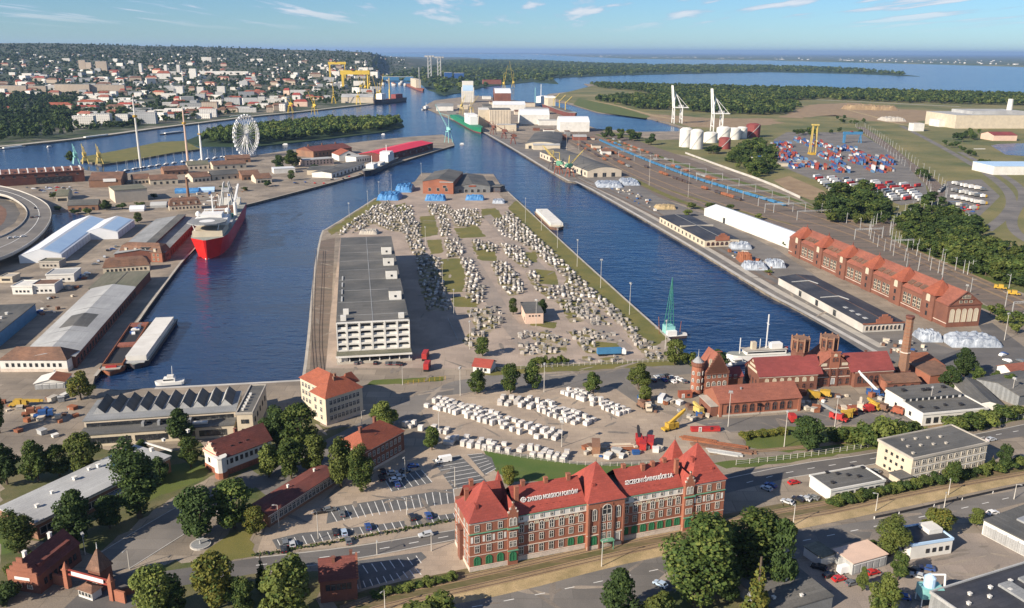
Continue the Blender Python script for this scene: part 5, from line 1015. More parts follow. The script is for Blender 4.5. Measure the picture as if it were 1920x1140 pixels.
for i,(v,z)in enumerate(((.35,1.2),(.5,1.2),(.65,1.2),(.5,3.8),(.42,3.8),(.58,3.8))):s.win('r',D_*v,h+z,1.6,1.8,'cream')
for a,c in(((0,h+.2),(D_/2,h+7.8)),((D_,h+.2),(D_/2,h+7.8)),((0,h),(D_,h)),((D_*.28,h+3.2),(D_*.72,h+3.2))):b=MB();b.bar((W_+.2,a[0],a[1]),(W_+.2,c[0],c[1]),.5);s.part('gable_timber',b,'brick_dark')
s=Bld('white_hall','long white sheet-metal hall beside the brick warehouse','hall',(1320,404),(1478,466),24);s.walls(6.5,'white');s.gable(6.5,3.6,'white_tent','x','white');s.win('f',s.W*.27,0,4,5,'slot');s.row('r',2,.2,4,4,'door',3)
s=Bld('black_roofed_shed','cream quay shed with black roof and ragged red brick end gable','shed',P(1237,406,5.5),P(1322,451,5.5),(1387,449,5.5));s.walls(5.5,'cream');s.gable(5.5,1.4,'roof_black','x','cream');s.row('f',12,1.2,2.6,2.6,'slot');s.row('r',7,1.2,2.2,2.6,'archdark',1);b=MB();b.box(s.W*.48,s.W*.5,-.2,s.D+.2,5.6,7.1);s.part('fire_wall',b,'concrete')
b=MB()
for k,z in((.3,8.6),(.38,9.8),(.44,11)):b.box(s.W,s.W+.6,s.D*k,s.D*(1-k),5 if k==.3 else z-1.4,z)
s.part('stepped_gable',b,'brick_bright');b=MB();b.box(0,s.W,s.D*.5-.15,s.D*.5+.15,7.12,7.3);s.part('roof_ridge',b,'roof_grey')
s=Bld('black_roofed_warehouse','nearer quay warehouse with long black roof and cream walls','warehouse',P(1460,520,5),P(1619,607.5,5),(1695,604,5));s.walls(5,'concrete_white');s.gable(5,1.5,'roof_black','x','stone',.5);s.row('f',3,.4,3.4,3.6,'slot',20);s.row('r',9,1.0,1.7,2.6,'archblind',1.2);b=MB()
for k,z in((.3,7.6),(.36,8.9),(.43,10.2)):b.box(s.W+.05,s.W+.65,s.D*k,s.D*(1-k),5 if k==.3 else z-1.4,z)
s.part('stepped_gable',b,'brick_bright');b=MB();b.box(s.W,s.W+.5,-.5,s.D+.5,4.6,5.4);s.part('end_cornice',b,'brick_bright');b=MB();b.box(0,s.W,s.D*.5-.2,s.D*.5+.2,6.6,6.8);s.part('roof_ridge',b,'tile_brown')
for k in range(4):b=MB();u=s.W-9-k*7;b.box(u,u+3,4.5,6.6,5.75,6.05);s.part('skylight',b,'roof_pale')
for u in(s.W*.5,s.W*.14):b=MB();b.bar((u,2,5.6),(u+3,s.D*.5,7.0),.5);b.bar((u+3,s.D*.5,7.0),(u+10,s.D*.62,6.6),.5);s.part('roof_seam',b,'roof_pale')
s=Bld('curved_quay_hall','quay hall with dark curved roof and pale rounded end wall','hall',P(1122,322,0),P(1165,332,0),(1060,270,9));s.r.location=P(1101,332,0);s.W=36
s.A=P(1101,333);d=P(1165,331)-s.A;s.W=d.length;s.rz=math.atan2(d.y,d.x);s.r.rotation_euler=(0,0,s.rz);s.r.location=s.A;s.D=215;s.walls(8,'stucco');s.barrel(8,4.5,'roof_felt','y','stucco');s.row('f',3,.3,5,5,'slot',5);s.row('l',14,2,5,3.5,'slot')
s=Bld('grey_quay_hall','dark-roofed quay hall farther along beside the beige loading shed','hall',P(985,279),P(1046,280),190);s.walls(8,'cream');s.barrel(8,3.5,'roof_felt','y','cream');s.row('f',4,.3,5,5,'slot')
s=Bld('beige_loading_shed','beige loading shed before the dark-roofed quay hall','shed',P(1000,281),P(1050,281),18);s.walls(7,'cream');s.gable(7,2,'roof_pale','x','cream')
# ------------------------------------------------------------------ west quay
s=Bld('white_tent_hall','big white tent hall with pale blue roof panels','tent',(117,491),(204,424),(61,478,0));s.walls(5.5,'white_tent');s.gable(5.5,4.5,'white_tent','x','white_tent',.1);b=MB();b.profx([(s.D*.06,6.35),(s.D*.42,9.6),(s.D*.42,9.72),(s.D*.06,6.47)],2,s.W-3);s.part('roof_panel',b,'tent_blue');s.row('f',16,0,.25,5.2,'slot')
s=Bld('small_white_tent','smaller white tent hall beside the big one','tent',(222,448),(253,424),(173,437,0));s.walls(5.5,'white_tent');s.gable(5.5,4.0,'white_tent','x','white_tent',.1);b=MB();b.profx([(s.D*.06,6.3),(s.D*.42,9.3),(s.D*.42,9.42),(s.D*.06,6.42)],2,s.W-2);s.part('roof_panel',b,'tent_blue');s.row('f',6,0,.25,5.2,'slot')
s=Bld('clerestory_warehouse','long grey-roofed warehouse with dark glazed ridge beside the red ship','warehouse',P(309,473,7),P(372,409,7),(235,459,7));s.walls(7,'brick_dark');s.gable(7,2.4,'roof_grey','x','brick_dark',.6);b=MB();b.box(1,s.W-1,s.D*.3,s.D*.46,8.2,10.6);s.part('clerestory',b,'roof_black');b=MB();b.box(.6,s.W-.6,s.D*.28,s.D*.48,10.6,10.9);s.part('clerestory_roof',b,'roof_felt');s.row('f',18,1.0,2.0,3.4,'archdark',1)
def mansard(name,label,A,B,D,h,rh,wall,roofm,dorm,rows):
 s=Bld(name,label,'house',A,B,D);s.walls(h,wall);b=MB();i=1.6;W_,D_=s.W,s.D;z=h+.02
 b.add([(-.4,-.4,z),(W_+.4,-.4,z),(W_+.4,D_+.4,z),(-.4,D_+.4,z),(i,i,z+rh),(W_-i,i,z+rh),(W_-i,D_-i,z+rh),(i,D_-i,z+rh)],[(0,1,5,4),(1,2,6,5),(2,3,7,6),(3,0,4,7),(4,5,6,7),(3,2,1,0)]);s.part('roof',b,roofm)
 b=MB();b.hip(i-.1,W_-i+.1,i-.1,D_-i+.1,z+rh,rh*.35,3);s.part('upper_roof',b,roofm)
 for k in range(dorm):u=W_*(k+.7)/(dorm+.4);b=MB();b.box(u-.9,u+.9,-.1,2.0,h+.5,h+rh*.62);d=s.part('dormer',b,'cream');b=MB();b.box(u-1.1,u+1.1,-.3,2.4,h+rh*.62,h+rh*.62+.2);s.part('dormer_roof',b,'roof_pale',d)
 for r in rows:s.row(*r)
 return s
mansard('head_house','brick head house with brown mansard roof and four dormers',(226,489),(305,492),12,7,4.6,'brick_bright','tile_brown',4,[('f',9,1.2,1.2,1.8,'cream'),('f',9,4.4,1.2,1.8,'cream'),('r',4,3,1.2,1.8,'dark')])
mansard('head_house','lower cream head house with rough brown roof nearer on the quay',(194,513),(281,507),11,4.0,4.4,'cream','tile_brown',0,[('f',10,1.0,1.2,1.6,'dark')])
s=Bld('mossy_roofed_warehouse','dark mossy flat-roofed warehouse joined to the pale long one','warehouse',P(254,538,6),P(281,508,6),(168,540,6));s.walls(6,'brick_dark');s.flat(6,'roof_green',.3,.4);b=MB();b.box(1,s.W-1,s.D*.5,s.D*.51,6.3,6.5);s.part('roof_ridge',b,'roof_felt')
s=Bld('pale_long_warehouse','very long pale grey ribbed-roof warehouse along the quay','warehouse',P(141,668,6),P(254,538,6),(46,661,6));s.walls(6,'brick_dark');s.gable(6,2.2,'roof_pale','x','stucco',.4);s.row('f',24,1,2.2,2.8,'dark',1);k=s.D
b=MB();b.profx([(-.4,5.97),(k/2,8.5),(k+.4,5.97),(k+.4,6.05),(k/2,8.6),(-.4,6.05)],s.W*.34,s.W*.52);s.part('roof_patch',b,'roof_felt')
for u in(.14,.28,.6,.8):b=MB();b.profx([(-.4,6.0),(k/2,8.53),(k+.4,6.0),(k+.4,6.12),(k/2,8.66),(-.4,6.12)],s.W*u,s.W*u+.4);s.part('roof_seam',b,'roof_grey')
b=MB();b.box(0,s.W,k+1.0,k+2.2,0,3.6);s.part('ramp_wall',b,'concrete')
s=Bld('white_hipped_house','white head house with brown hipped roof at the picture edge','house',(2,697),(128,697),13);h=6;s.walls(h,'white',(1.6,'stone'));s.hip(h,4.6,'tile_brown',6);s.row('f',10,2.6,1.1,1.7,'dark',2)
s=Bld('half_rusty_shed','small shed with half white half rusty roof beside the barges','shed',(66,731),(122,728),10);s.walls(3,'roof_pale');s.gable(3,1.6,'white','y','white');b=MB();k=s.W;b.add([(k/2+.05,-.45,4.92),(k+.45,-.45,3.2),(k+.45,s.D+.4,3.2),(k/2+.05,s.D+.4,4.92)],[(0,1,2,3)]);s.part('rusty_sheet',b,'rust');s.row('f',4,.3,2.4,2.0,'doorblue',.3)
s=simple('blue_walled_hall','long hall with dark roof and light blue wall at the picture edge','hall',P(-14,634,7),P(66,570,7),26,7,'sky_blue','roof_felt','flat',0,7);s.vents([(10+8*i,8,1.2,1)for i in range(5)],7.4,'white')
for i,(A,B,C_,h,w,r,lb)in enumerate([((24,552),(62,552),14,5,'white','white','plain white flat-roofed office beside the dark viaduct yard'),((62,551),(104,550),13,5.5,'white','tile_brown','white office with brownish flat roof before the tent hall'),((88,530),(140,528),16,5,'white','roof_pale','pale flat-roofed office with red trim behind the brownish one'),((0,530),(24,530),10,3.4,'cream','concrete','low cream shed with yellow tank at the picture edge'),((75,503),(112,503),10,4.5,'concrete','roof_green','small brown concrete hut at the tent corner')]):
 s=simple('flat_roofed_office' if i<3 else 'small_shed',lb,'office' if i<3 else 'shed',A,B,C_,h,w,r,'flat',0,0,rim=w);s.row('f',4,1.4,1.2,1.2,'dark')
OUT=[(-60,342),(0,349),(30,356),(60,367),(80,377),(92,387),(97,402),(94,415),(85,430),(70,446),(50,461),(25,475),(0,485),(-60,505)];INN=[(-60,356),(0,364),(20,370),(37,380),(48,390),(52,401),(48,413),(37,425),(20,436),(0,446),(-60,465)]
v=root('viaduct','curved elevated ring road on piers at the picture edge','viaduct',P(30,420));o_=Vector(v.location);zd=8.0
def rel(pts,z):return[(P(x,y,z)-o_)for x,y in pts]
a=smooth(rel(OUT,zd),1);c=smooth(rel(INN,zd),1);n=40
def samp(w,n):
 L2=[0]
 for p,q in zip(w,w[1:]):L2.append(L2[-1]+(q-p).length)
 return[Vector((np.interp(L2[-1]*i/n,L2,[p.x for p in w]),np.interp(L2[-1]*i/n,L2,[p.y for p in w]),0))for i in range(n+1)]
a=samp(a,n);c=samp(c,n);b=MB()
b.v=[(p.x,p.y,zd)for p in a]+[(p.x,p.y,zd)for p in c]+[(p.x,p.y,zd-1.4)for p in a]+[(p.x,p.y,zd-1.4)for p in c];m=n+1
for i in range(n):b.f+=[(i,m+i,m+i+1,i+1),(2*m+i,i,i+1,2*m+i+1),(2*m+i,2*m+i+1,3*m+i+1,3*m+i),(m+i,3*m+i,3*m+i+1,m+i+1)];b.m+=[0,1,1,1]
b.build('deck',['asphalt_pale','concrete'],v)
for w,nm in((a,'barrier'),(c,'barrier')):
 b=MB()
 for p,q in zip(w,w[1:]):b.bar((p.x,p.y,zd+.5),(q.x,q.y,zd+.5),.35,1.0)
 b.build(nm,'concrete_white',v)
b=MB()
for i in range(n):p=a[i].lerp(c[i],.5);q=a[i+1].lerp(c[i+1],.5);b.bar((p.x,p.y,zd+.06),(q.x,q.y,zd+.06),.5,.1)
b.build('lane_line','line_white',v)
for i in range(3,n,5):p=a[i].lerp(c[i],.5);b=MB();b.box(p.x-1.2,p.x+1.2,p.y-1.2,p.y+1.2,0,zd-1.4);b.build('pier','concrete',v)
sheet('ring_yard',[(-60,362),(0,370),(28,382),(38,400),(28,418),(0,434),(-60,455)],'asphalt',.02);sheet('ring_yard',[(-40,388),(0,384),(11,392),(13,402),(8,416),(0,424),(-40,430)],'tile_brown',.03)
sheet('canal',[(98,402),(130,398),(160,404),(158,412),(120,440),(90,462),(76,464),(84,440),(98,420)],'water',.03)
s=Bld('arena','long dark red arena with a row of white roof arches','arena',(-90,356),(160,340),46);h=13;s.walls(h,'brick_dark');s.flat(h,'brick',.5,.5)
for i in range(15):
 u=3+(s.W-6)*i/14;b=MB();pp=[(u,2,h),(u,5,h+3.0),(u,10,h+3.6),(u,20,h+3.6),(u,26,h+.6)]
 for p,q in zip(pp,pp[1:]):b.bar(p,q,1.1)
 s.part('roof_arch',b,'white_paint')
b=MB();b.box(s.W*.62,s.W*.9,-.3,0,1,7.5);s.part('glass_front',b,'glass');s.row('f',12,8.8,3,2,'slot');s.strip('f',8,.5,'brick')
s=Bld('concrete_hall','blank concrete hall with ivy and a lit cream end','hall',(217,381),(278,376),(191,373,0));h=hz(217,381,358);s.walls(h,'stucco');s.flat(h,'roof_green',.4,.3)
s=Bld('brown_gabled_hall','big brown-roofed hall with hoarding behind the concrete hall','hall',(168,352),(228,350),50);s.walls(8,'brick_brown');s.gable(8,6,'tile_brown','x','brick_brown');b=MB();b.box(s.W*.45,s.W*.85,-.8,-.4,6.2,9.6);s.part('hoarding',b,'white_paint')
SH=[((106,378),(128,377),34,'roof_green','greenish-roofed shed beside the viaduct yard'),((128,396),(185,394),14,'roof_felt','low shed row before the concrete hall'),((250,345),(282,343),22,'tile_brown','brown shed beside the hoarding hall'),((282,347),(334,344),26,'tile_brown','wide dark brown shed behind the yacht basin'),((308,329),(354,326),22,'tile_brown','brown shed standing nearest the marina'),((362,342),(396,339),26,'tile_brown','brown gabled shed with pale lit walls'),((398,338),(450,334),26,'roof_felt','grey-brown long shed in the shed row'),((454,338),(488,336),30,'tile_brown','dark brown shed at the end of the shed row'),((352,318),(392,316),20,'roof_green','small greenish shed behind the shed row'),((400,318),(462,314),20,'tile_brown','brown shed with pale wall behind the shed row'),((425,306),(470,304),20,'tile_brown','reddish shed under the ferris wheel'),((480,344),(510,342),24,'tile_brown','gabled shed beside the white boat sheds')]
for i,(A,B,D_,r,lb)in enumerate(SH):s=simple('boat_shed',lb,'shed',A,B,D_,5.5,('cream','brick_brown','stucco')[i%3],r,'gable',4.2,0);s.row('f',4,.5,2.2,2.6,'dark',1.5)
s=Bld('scarlet_hall','long hall with bright scarlet roof and dark red wall on the ferry quay','hall',(722,304),(812,280),40);s.walls(10,'tile_dark');s.gable(10,3,'roof_scarlet','x','tile_dark',.6);s.row('f',7,2,4,4,'slot',4);s.row('f',6,6.6,1.8,1.6,'plain',8)
s=Bld('grey_quay_shed','long low grey-roofed shed with white wall along the ferry quay','shed',(640,334),(700,314),26);s.r.location=P(622,334);s.walls(6,'white');s.shed=None;s.gable(6,1.6,'roof_felt','x','white');s.row('f',9,.5,4,3.4,'slot')
s=simple('grey_quay_shed','second grey-roofed shed with cream wall farther from the quay edge','shed',(576,328),(622,328),40,6,'cream','roof_felt','gable',1.6,0)
s=Bld('slaughterhouse','old brick hall with dark red roof and little chimneys beyond the sheds','hall',(588,296),(660,288),40);s.walls(9,'brick_brown');s.gable(9,5.5,'tile_dark','x','brick');s.row('f',10,3,1.6,3,'dark');[s.stack(s.W*k,20,14,3,1.5,'brick')for k in(.1,.45,.8)]
s=Bld('gabled_white_hall','white gabled hall with orange roof beside the scarlet hall','hall',(636,302),(672,300),34);s.walls(8,'white');s.gable(8,6,'tile_orange','y','white');s.win('f',s.W/2,2,6,8,'arch');
s=simple('white_shop_row','row of white flat shops between the orange and scarlet roofs','shop',(668,306),(716,300),22,8,'white','roof_pale','flat',0,0);s.row('f',10,2,2,3,'slot')
s=simple('pink_house','cream and pink house before the old brick hall','house',(572,312),(626,308),20,8,'plaster_pink','roof_pale','flat',0,0);s.row('f',8,2,1.6,2,'dark');s.row('f',8,5,1.6,2,'dark')
s=simple('white_boat_shed','white boat shed beside the tree at the ferry quay sheds','shed',(514,326),(554,324),18,6,'white','white_tent','flat',0,0)
for i,(x0,x1,y,m,lb)in enumerate([(328,372,363,'tarp_blue','blue tarpaulin shelter before the brown sheds'),(372,402,361,'tent_blue','pale blue tarpaulin shelter beside the blue one'),(282,312,390,'roof_pale','silver round-roofed shelter beside the quay warehouse'),(243,270,397,'white_tent','low white shelter behind the twin tents')]):
 s=Bld('shelter',lb,'shelter',(x0,y),(x1,y-1),14);s.walls(2.0,m);s.barrel(2.0,2.6,m,'x',m)
c=root('brick_stack','slim brick smoke stack beside the quay warehouse','chimney',P(354,378));b=MB();b.cyl((0,0),1.8,1.1,0,24,10);b.build('shaft','brick_brown',c);b=MB();b.cyl((0,0),1.4,1.4,24,25,10);b.build('crown','brick_dark',c)
mansard('head_house','brown tiled head house behind the red ship',(318,396),(378,392),14,5,5,'cream','tile_brown',4,[('f',8,1.5,1.2,1.8,'dark')])
# ------------------------------------------------------------------ granite and stone blocks
def blockmesh(seed,m,jit=.12):
 rs=np.random.default_rng(seed);b=MB();v=[(x*.5+rs.uniform(-jit,jit),y*.5+rs.uniform(-jit,jit),(z+1)*.5+(rs.uniform(-jit,jit)if z>0 else 0))for z in(-1,1)for x,y in((-1,-1),(1,-1),(1,1),(-1,1))]
 b.add(v,[(0,3,2,1),(4,5,6,7),(0,1,5,4),(1,2,6,5),(2,3,7,6),(3,0,4,7)]);return b.mesh('block',m)
BW=[blockmesh(i,'block_wrap',.05)for i in range(5)];BG=[blockmesh(20+i,('granite','granite','granite_dark')[i%3],.15)for i in range(9)]
YL='white stone block in the rows of the street-side stone yard';cnt=0
for path,lanes in(([(812,757),(870,771),(940,793),(1000,811),(1056,824)],4),([(940,752),(1000,758),(1060,780),(1116,800)],4),([(1065,735),(1100,749),(1140,764),(1178,780)],3),([(842,826),(880,832),(960,844),(1020,852),(1072,862)],3),([(765,797),(800,806),(848,812)],2)):
 w=resample(smooth(pxpts(path),1),2.7)
 for i,p in enumerate(w[:-1]):
  d=(w[i+1]-p).normalized();nrm=Vector((-d.y,d.x,0))
  for l in range(lanes):
   if random.random()<.2:continue
   q=p+nrm*((l-(lanes-1)/2)*2.75+random.uniform(-.35,.35))+d*random.uniform(-.4,.4)
   o=place('stone_block',random.choice(BW),None,(q.x,q.y,.025),math.atan2(d.y,d.x)+random.gauss(0,.12),(random.uniform(1.6,2.3),random.uniform(1.5,2.3),random.uniform(1.3,2.3)));tag(o,YL,'stone block','white stone blocks in the street-side yard')
CL=[([(632,436),(660,416),(700,388),(728,378),(735,384),(700,402),(660,428),(640,442)],.62),([(700,395),(740,386),(772,386),(778,410),(765,440),(730,432),(700,420),(660,438)],.5),([(760,420),(786,416),(790,450),(800,478),(775,478),(762,450)],.55),([(780,480),(822,482),(835,540),(845,582),(802,584),(785,530)],.42),([(800,384),(842,384),(846,402),(806,404)],.5),([(822,400),(840,404),(846,442),(826,444)],.6),([(842,395),(895,392),(904,412),(898,424),(852,426)],.5),([(832,448),(862,448),(872,480),(840,484)],.5),([(862,484),(884,486),(906,530),(912,560),(894,574),(872,556),(876,520)],.62),([(884,450),(918,456),(934,462),(930,475),(892,470)],.5),([(918,492),(946,490),(975,520),(985,548),(955,556),(935,530)],.68),([(920,414),(950,404),(985,430),(1010,455),(1048,490),(1034,500),(985,462),(940,440)],.55),([(935,455),(972,462),(1004,496),(985,505),(950,480)],.55),([(985,512),(1008,510),(1016,536),(1054,540),(1062,520),(1095,560),(1108,600),(1070,606),(1046,570),(1005,545)],.6),([(946,396),(960,400),(1036,472),(1104,535),(1174,596),(1206,628),(1188,632),(1112,568),(1024,490),(950,418)],.66),([(874,582),(925,574),(946,592),(940,606),(905,642),(880,652),(866,640),(892,612)],.5),([(966,628),(1024,620),(1040,628),(1066,640),(1060,662),(980,668)],.5),([(1066,622),(1110,616),(1160,632),(1166,642),(1110,638),(1130,664),(1096,662)],.55),([(1168,614),(1206,622),(1240,660),(1248,672),(1216,676),(1190,645)],.6),([(1072,560),(1100,562),(1134,598),(1150,612),(1110,610),(1090,590)],.55),([(1122,672),(1170,668),(1178,680),(1126,682)],.4),([(1092,668),(1110,668),(1112,678),(1095,680)],.4)]
for i,(poly,dens)in enumerate(CL):sheet('weedy_ground',ragged(poly,1.0,4.5),'weedy',.0095+i*.00006,world=True)
pos=[]
for poly,dens in CL:
 w=[(p.x,p.y)for p in pxpts(poly)];xs=[p[0]for p in w];ys=[p[1]for p in w]
 gx,gy=np.meshgrid(np.arange(min(xs),max(xs),3.0),np.arange(min(ys),max(ys),3.0));q=np.stack([gx.ravel(),gy.ravel()],1)+rng.uniform(-.7,.7,(gx.size,2))
 q=q[inpoly(w,q[:,0],q[:,1])&(rng.random(len(q))<dens)];pos.append(q)
pos=np.concatenate(pos);keep=np.ones(len(pos),bool)
for i in range(len(pos)):
 if keep[i]:d=np.hypot(*(pos[i+1:]-pos[i]).T);keep[i+1:]&=d>2.1
pos=pos[keep];order=np.argsort(pos[:,1]);pos=pos[order]
for q in pos[:300]:
 o=place('granite_block',random.choice(BG),None,(q[0],q[1],.02),random.uniform(0,3.14),(random.uniform(1.2,2.6),random.uniform(1.0,1.9),random.uniform(.9,1.9)));tag(o,'rough granite block in the nearer clusters of the peninsula yard','granite block','granite blocks of the peninsula yard')
rest=pos[300:];Vs,Qs,Ms,off=[],[],[],0
for j,me in enumerate(BG):
 k=np.arange(len(rest))%9==j;m_=k.sum();tv=np.array([v.co for v in me.vertices]);tq=np.array([list(p.vertices)for p in me.polygons]);rr=rest[k]
 V,Q=replicate(tv,tq,np.concatenate([rr,np.full((m_,1),.02)],1),rng.uniform(0,3.14,m_),np.stack([rng.uniform(1.2,2.8,m_),rng.uniform(1.0,2.0,m_),rng.uniform(.9,2.1,m_)],1));Vs.append(V);Qs.append(Q+off);off+=len(V);Ms.append(np.repeat(rng.choice([0,0,1,2],m_),len(tq)))
tag(place('granite_block_field',npmesh('granite_block_field',np.concatenate(Vs),np.concatenate(Qs),('granite','granite_dark','block_wrap'),np.concatenate(Ms))),'countless rough granite blocks filling the far part of the peninsula yard','granite blocks',kind='stuff')
# ------------------------------------------------------------------ vehicles
for nm,c in(('car_white',(.75,.75,.74)),('car_silver',(.42,.44,.46)),('car_grey',(.12,.13,.14)),('car_black',(.02,.02,.024)),('car_blue',(.03,.07,.22)),('car_red',(.42,.02,.02)),('car_pale_blue',(.35,.45,.58))):mat(nm,c,rough=.25,spec=.6)
mat('tyre',(.015,.015,.016),rough=.9);mat('lamp_red',(.4,.01,.01),rough=.3);mat('lamp_clear',(.7,.7,.65),rough=.2)
CARS={}
def carmeshes(kind,paint):
 key=(kind,paint)
 if key in CARS:return CARS[key]
 L_,Wd={'car':(4.4,1.8),'estate':(4.7,1.85),'van':(6.0,2.1)}[kind];h=Wd/2;b=MB();g=MB()
 if kind=='van':
  pf=[(-3,.35),(3,.35),(3,.9),(2.6,1.15),(1.9,2.3),(1.5,2.5),(-2.9,2.5),(-3,2.3)];gl=[(2.56,1.25),(1.95,2.2)];side=[(.9,1.3,1.9,2.05)]
 else:
  k=1 if kind=='car' else 1.07;r=-1.3 if kind=='car' else-2.0
  pf=[(-2.2*k,.3),(2.2*k,.3),(2.2*k,.62),(2.05*k,.8),(1.0,.95),(.35,1.42),(r,1.46),(-1.85*k,.98),(-2.2*k,.92)];gl=[(.98,.98),(.4,1.4)];side=[(-1.5,.97,.75,1.36)]
 b.profx([(0,0)]*0 or[(y,z)for y,z in pf],-h,h);b.v=[(y,x*(1-.12*max(0,(z-.9))/1.2),z)for x,y,z in b.v]
 bm=b.mesh('body',paint)
 (x0,z0),(x1,z1)=gl;g.add([(x0+.03,-h*.86,z0),(x0+.03,h*.86,z0),(x1+.03,h*.8,z1),(x1+.03,-h*.8,z1)],[(0,1,2,3)])
 for a,z0,c,z1 in side:
  for sg in(-1,1):y=sg*(h*.985+.02);g.add([(a,y,z0),(c,y,z0),(c-.35,y*.95,z1),(a+.2,y*.95,z1)],[(0,1,2,3)])
 if kind!='van':xr=-1.87*(1 if kind=='car' else 1.07);g.add([(xr-.02,-h*.8,1.0),(xr-.02,h*.8,1.0),((-1.33 if kind=='car' else-2.03),h*.75,1.43),((-1.33 if kind=='car' else-2.03),-h*.75,1.43)],[(3,2,1,0)])
 gm=g.mesh('windows','glass');w=MB();n=10;w.add([(.33*math.cos(6.2832*i/n),y,.33+.33*math.sin(6.2832*i/n))for y in(-.11,.11)for i in range(n)],[(i,n+i,n+(i+1)%n,(i+1)%n)for i in range(n)]+[tuple(range(n)),tuple(range(2*n-1,n-1,-1))]);wm=w.mesh('wheel','tyre')
 l=MB();l.box(-.04,.04,-.22,.22,-.08,.08);CARS[key]=(bm,gm,wm,l.mesh('headlight','lamp_clear'),l.mesh('tail_light','lamp_red'),L_,h);return CARS[key]
def car(x,y,ang,label,paint='car_grey',kind='car',group=None,z=.02,loc=None):
 bm,gm,wm,hl,tl,L_,h=carmeshes(kind,paint);r=root('van' if kind=='van' else 'car',label,'van' if kind=='van' else 'car',loc or P(x,y)+Vector((0,0,z)),ang,group)
 place('body',bm,r);place('windows',gm,r)
 for sx in(-.31,.31):
  for sy in(-1,1):place('wheel',wm,r,(sx*L_,sy*(h-.1),0))
 for sy in(-1,1):place('headlight',hl,r,(L_/2,sy*(h-.35),.65));place('tail_light',tl,r,(-L_/2,sy*(h-.35),.75))
 return r
A_=lambda p,q:math.atan2(P(*q).y-P(*p).y,P(*q).x-P(*p).x)
ar=A_((671,1047),(853,1012));ap=ar+math.pi/2
for c in[(832,866,ar+math.pi,'white delivery van alone on the big office parking lot','car_white','van'),(798,1005,ar+math.pi,'silver car driving along the street beside the office','car_silver','estate'),
(741,902,ar,'white car nearest the lamp post on the upper parking lot','car_white'),(736,889,ar,'silver-grey car beside the white one on the upper lot','car_silver'),(716,898,ap,'dark car beside the lamp post of the upper lot','car_black','estate'),(718,886,ap,'black car second from the lamp post of the upper lot','car_black'),(760,885,ar,'grey car at the back of the upper lot in tree shade','car_grey'),(750,896,ar,'silver car with its nose to the white car','car_silver'),(775,876,ar,'dark blue car at the end of the upper lot','car_blue'),(744,910,ap,'blue car parked across the bays below the white car','car_blue'),
(641,966,ap,'dark grey car alone at the end of the long bay row','car_grey'),(690,990,ap,'blue car parked by the street hedge','car_blue'),(629,1000,ap,'black car beside the pale blue one by the hedge','car_black'),(645,1001,ap,'pale blue car by the street hedge','car_pale_blue'),(773,972,ap,'dark car near the office end by the hedge','car_black','estate'),(803,969,ap,'blue car nearest the office tower by the hedge','car_blue'),
(535,1020,ap,'dark green van-like car beside the street corner','car_grey','estate'),(548,1023,ap,'silver car beside the dark one at the street corner','car_silver'),(532,1032,ap,'black car at the corner of the street and lot','car_black'),(653,1017,ap,'dark car parked at the street edge by the stepped house','car_grey'),(600,962,ar,'black car in tree shade beside the low brick building','car_black'),(618,958,ar,'dark car behind the black one in tree shade','car_grey'),
(1488,907,ar,'red car beside the white low shed','car_red'),(1445,912,ap+.4,'dark blue car in the shade of the office tower','car_blue'),(1437,918,ap+.4,'pale car deepest in the shade of the office tower','car_silver'),(1476,943,ap+.5,'silver car at the end of the small lot','car_silver'),(1496,938,ap+.5,'black car second in the small lot','car_black'),(1509,937,ap+.5,'silver car third in the small lot','car_silver'),(1524,935,ap+.5,'grey car last in the small lot','car_grey'),(1640,886,ap+.5,'dark car beside the cream block porch','car_grey'),(1858,826,ar,'silver car on the street behind the cream block','car_silver'),
(1573,1088,ar,'bright red car in the works yard','car_red'),(1597,1096,ar,'grey car beside the red one in the works yard','car_grey'),(1556,1081,ar,'black car behind the red one in the works yard','car_black'),(1587,1072,ar,'white van behind the red car in the works yard','car_white','van'),(1535,1066,2.6,'dark car by the tiny white shed','car_black','estate'),(1636,1076,ar,'dark red car by the rusty shed','car_red'),(1738,1068,2.8,'dark blue car alone in the works yard','car_blue'),(1712,1070,2.2,'black car under the birch by the white house','car_black'),(1692,1122,2.8,'blue car beside the dust collector','car_blue'),(1238,1098,2.4,'pale blue car under the giant poplar','car_pale_blue'),(1861,964,ar,'white car beside the garage row','car_white'),(1720,1082,2.6,'silver car in the shade before the dust collector','car_silver')]:car(*c)
for i,(x,y,p)in enumerate([(1232,709,'car_silver'),(1240,707,'car_grey'),(1250,706,'car_black'),(1258,709,'car_silver'),(1268,711,'car_white'),(1276,714,'car_white'),(1282,717,'car_grey'),(1225,715,'car_black'),(1245,714,'car_blue'),(1262,717,'car_white')]):car(x,y,1.9,'parked car in the cluster beside the round brick turret',p,group='cars beside the turret')
for i in range(8):car(*[(704,682),(726,683),(733,683),(740,683),(747,683),(676,680),(752,684),(668,682)][i],1.6,'dark car parked before the grid warehouse front',('car_black','car_grey')[i%2],group='cars before the grid warehouse')
for i,(x,y)in enumerate([(66,391),(30,446),(44,444),(70,407),(20,447),(60,408)]):car(0,0,[2.2,.9,.9,1.8,.9,1.8][i],'car driving on the curved elevated road',('car_black','car_white','car_white','car_grey','car_silver','car_black')[i],group='cars on the viaduct',loc=P(x,y,8.02))
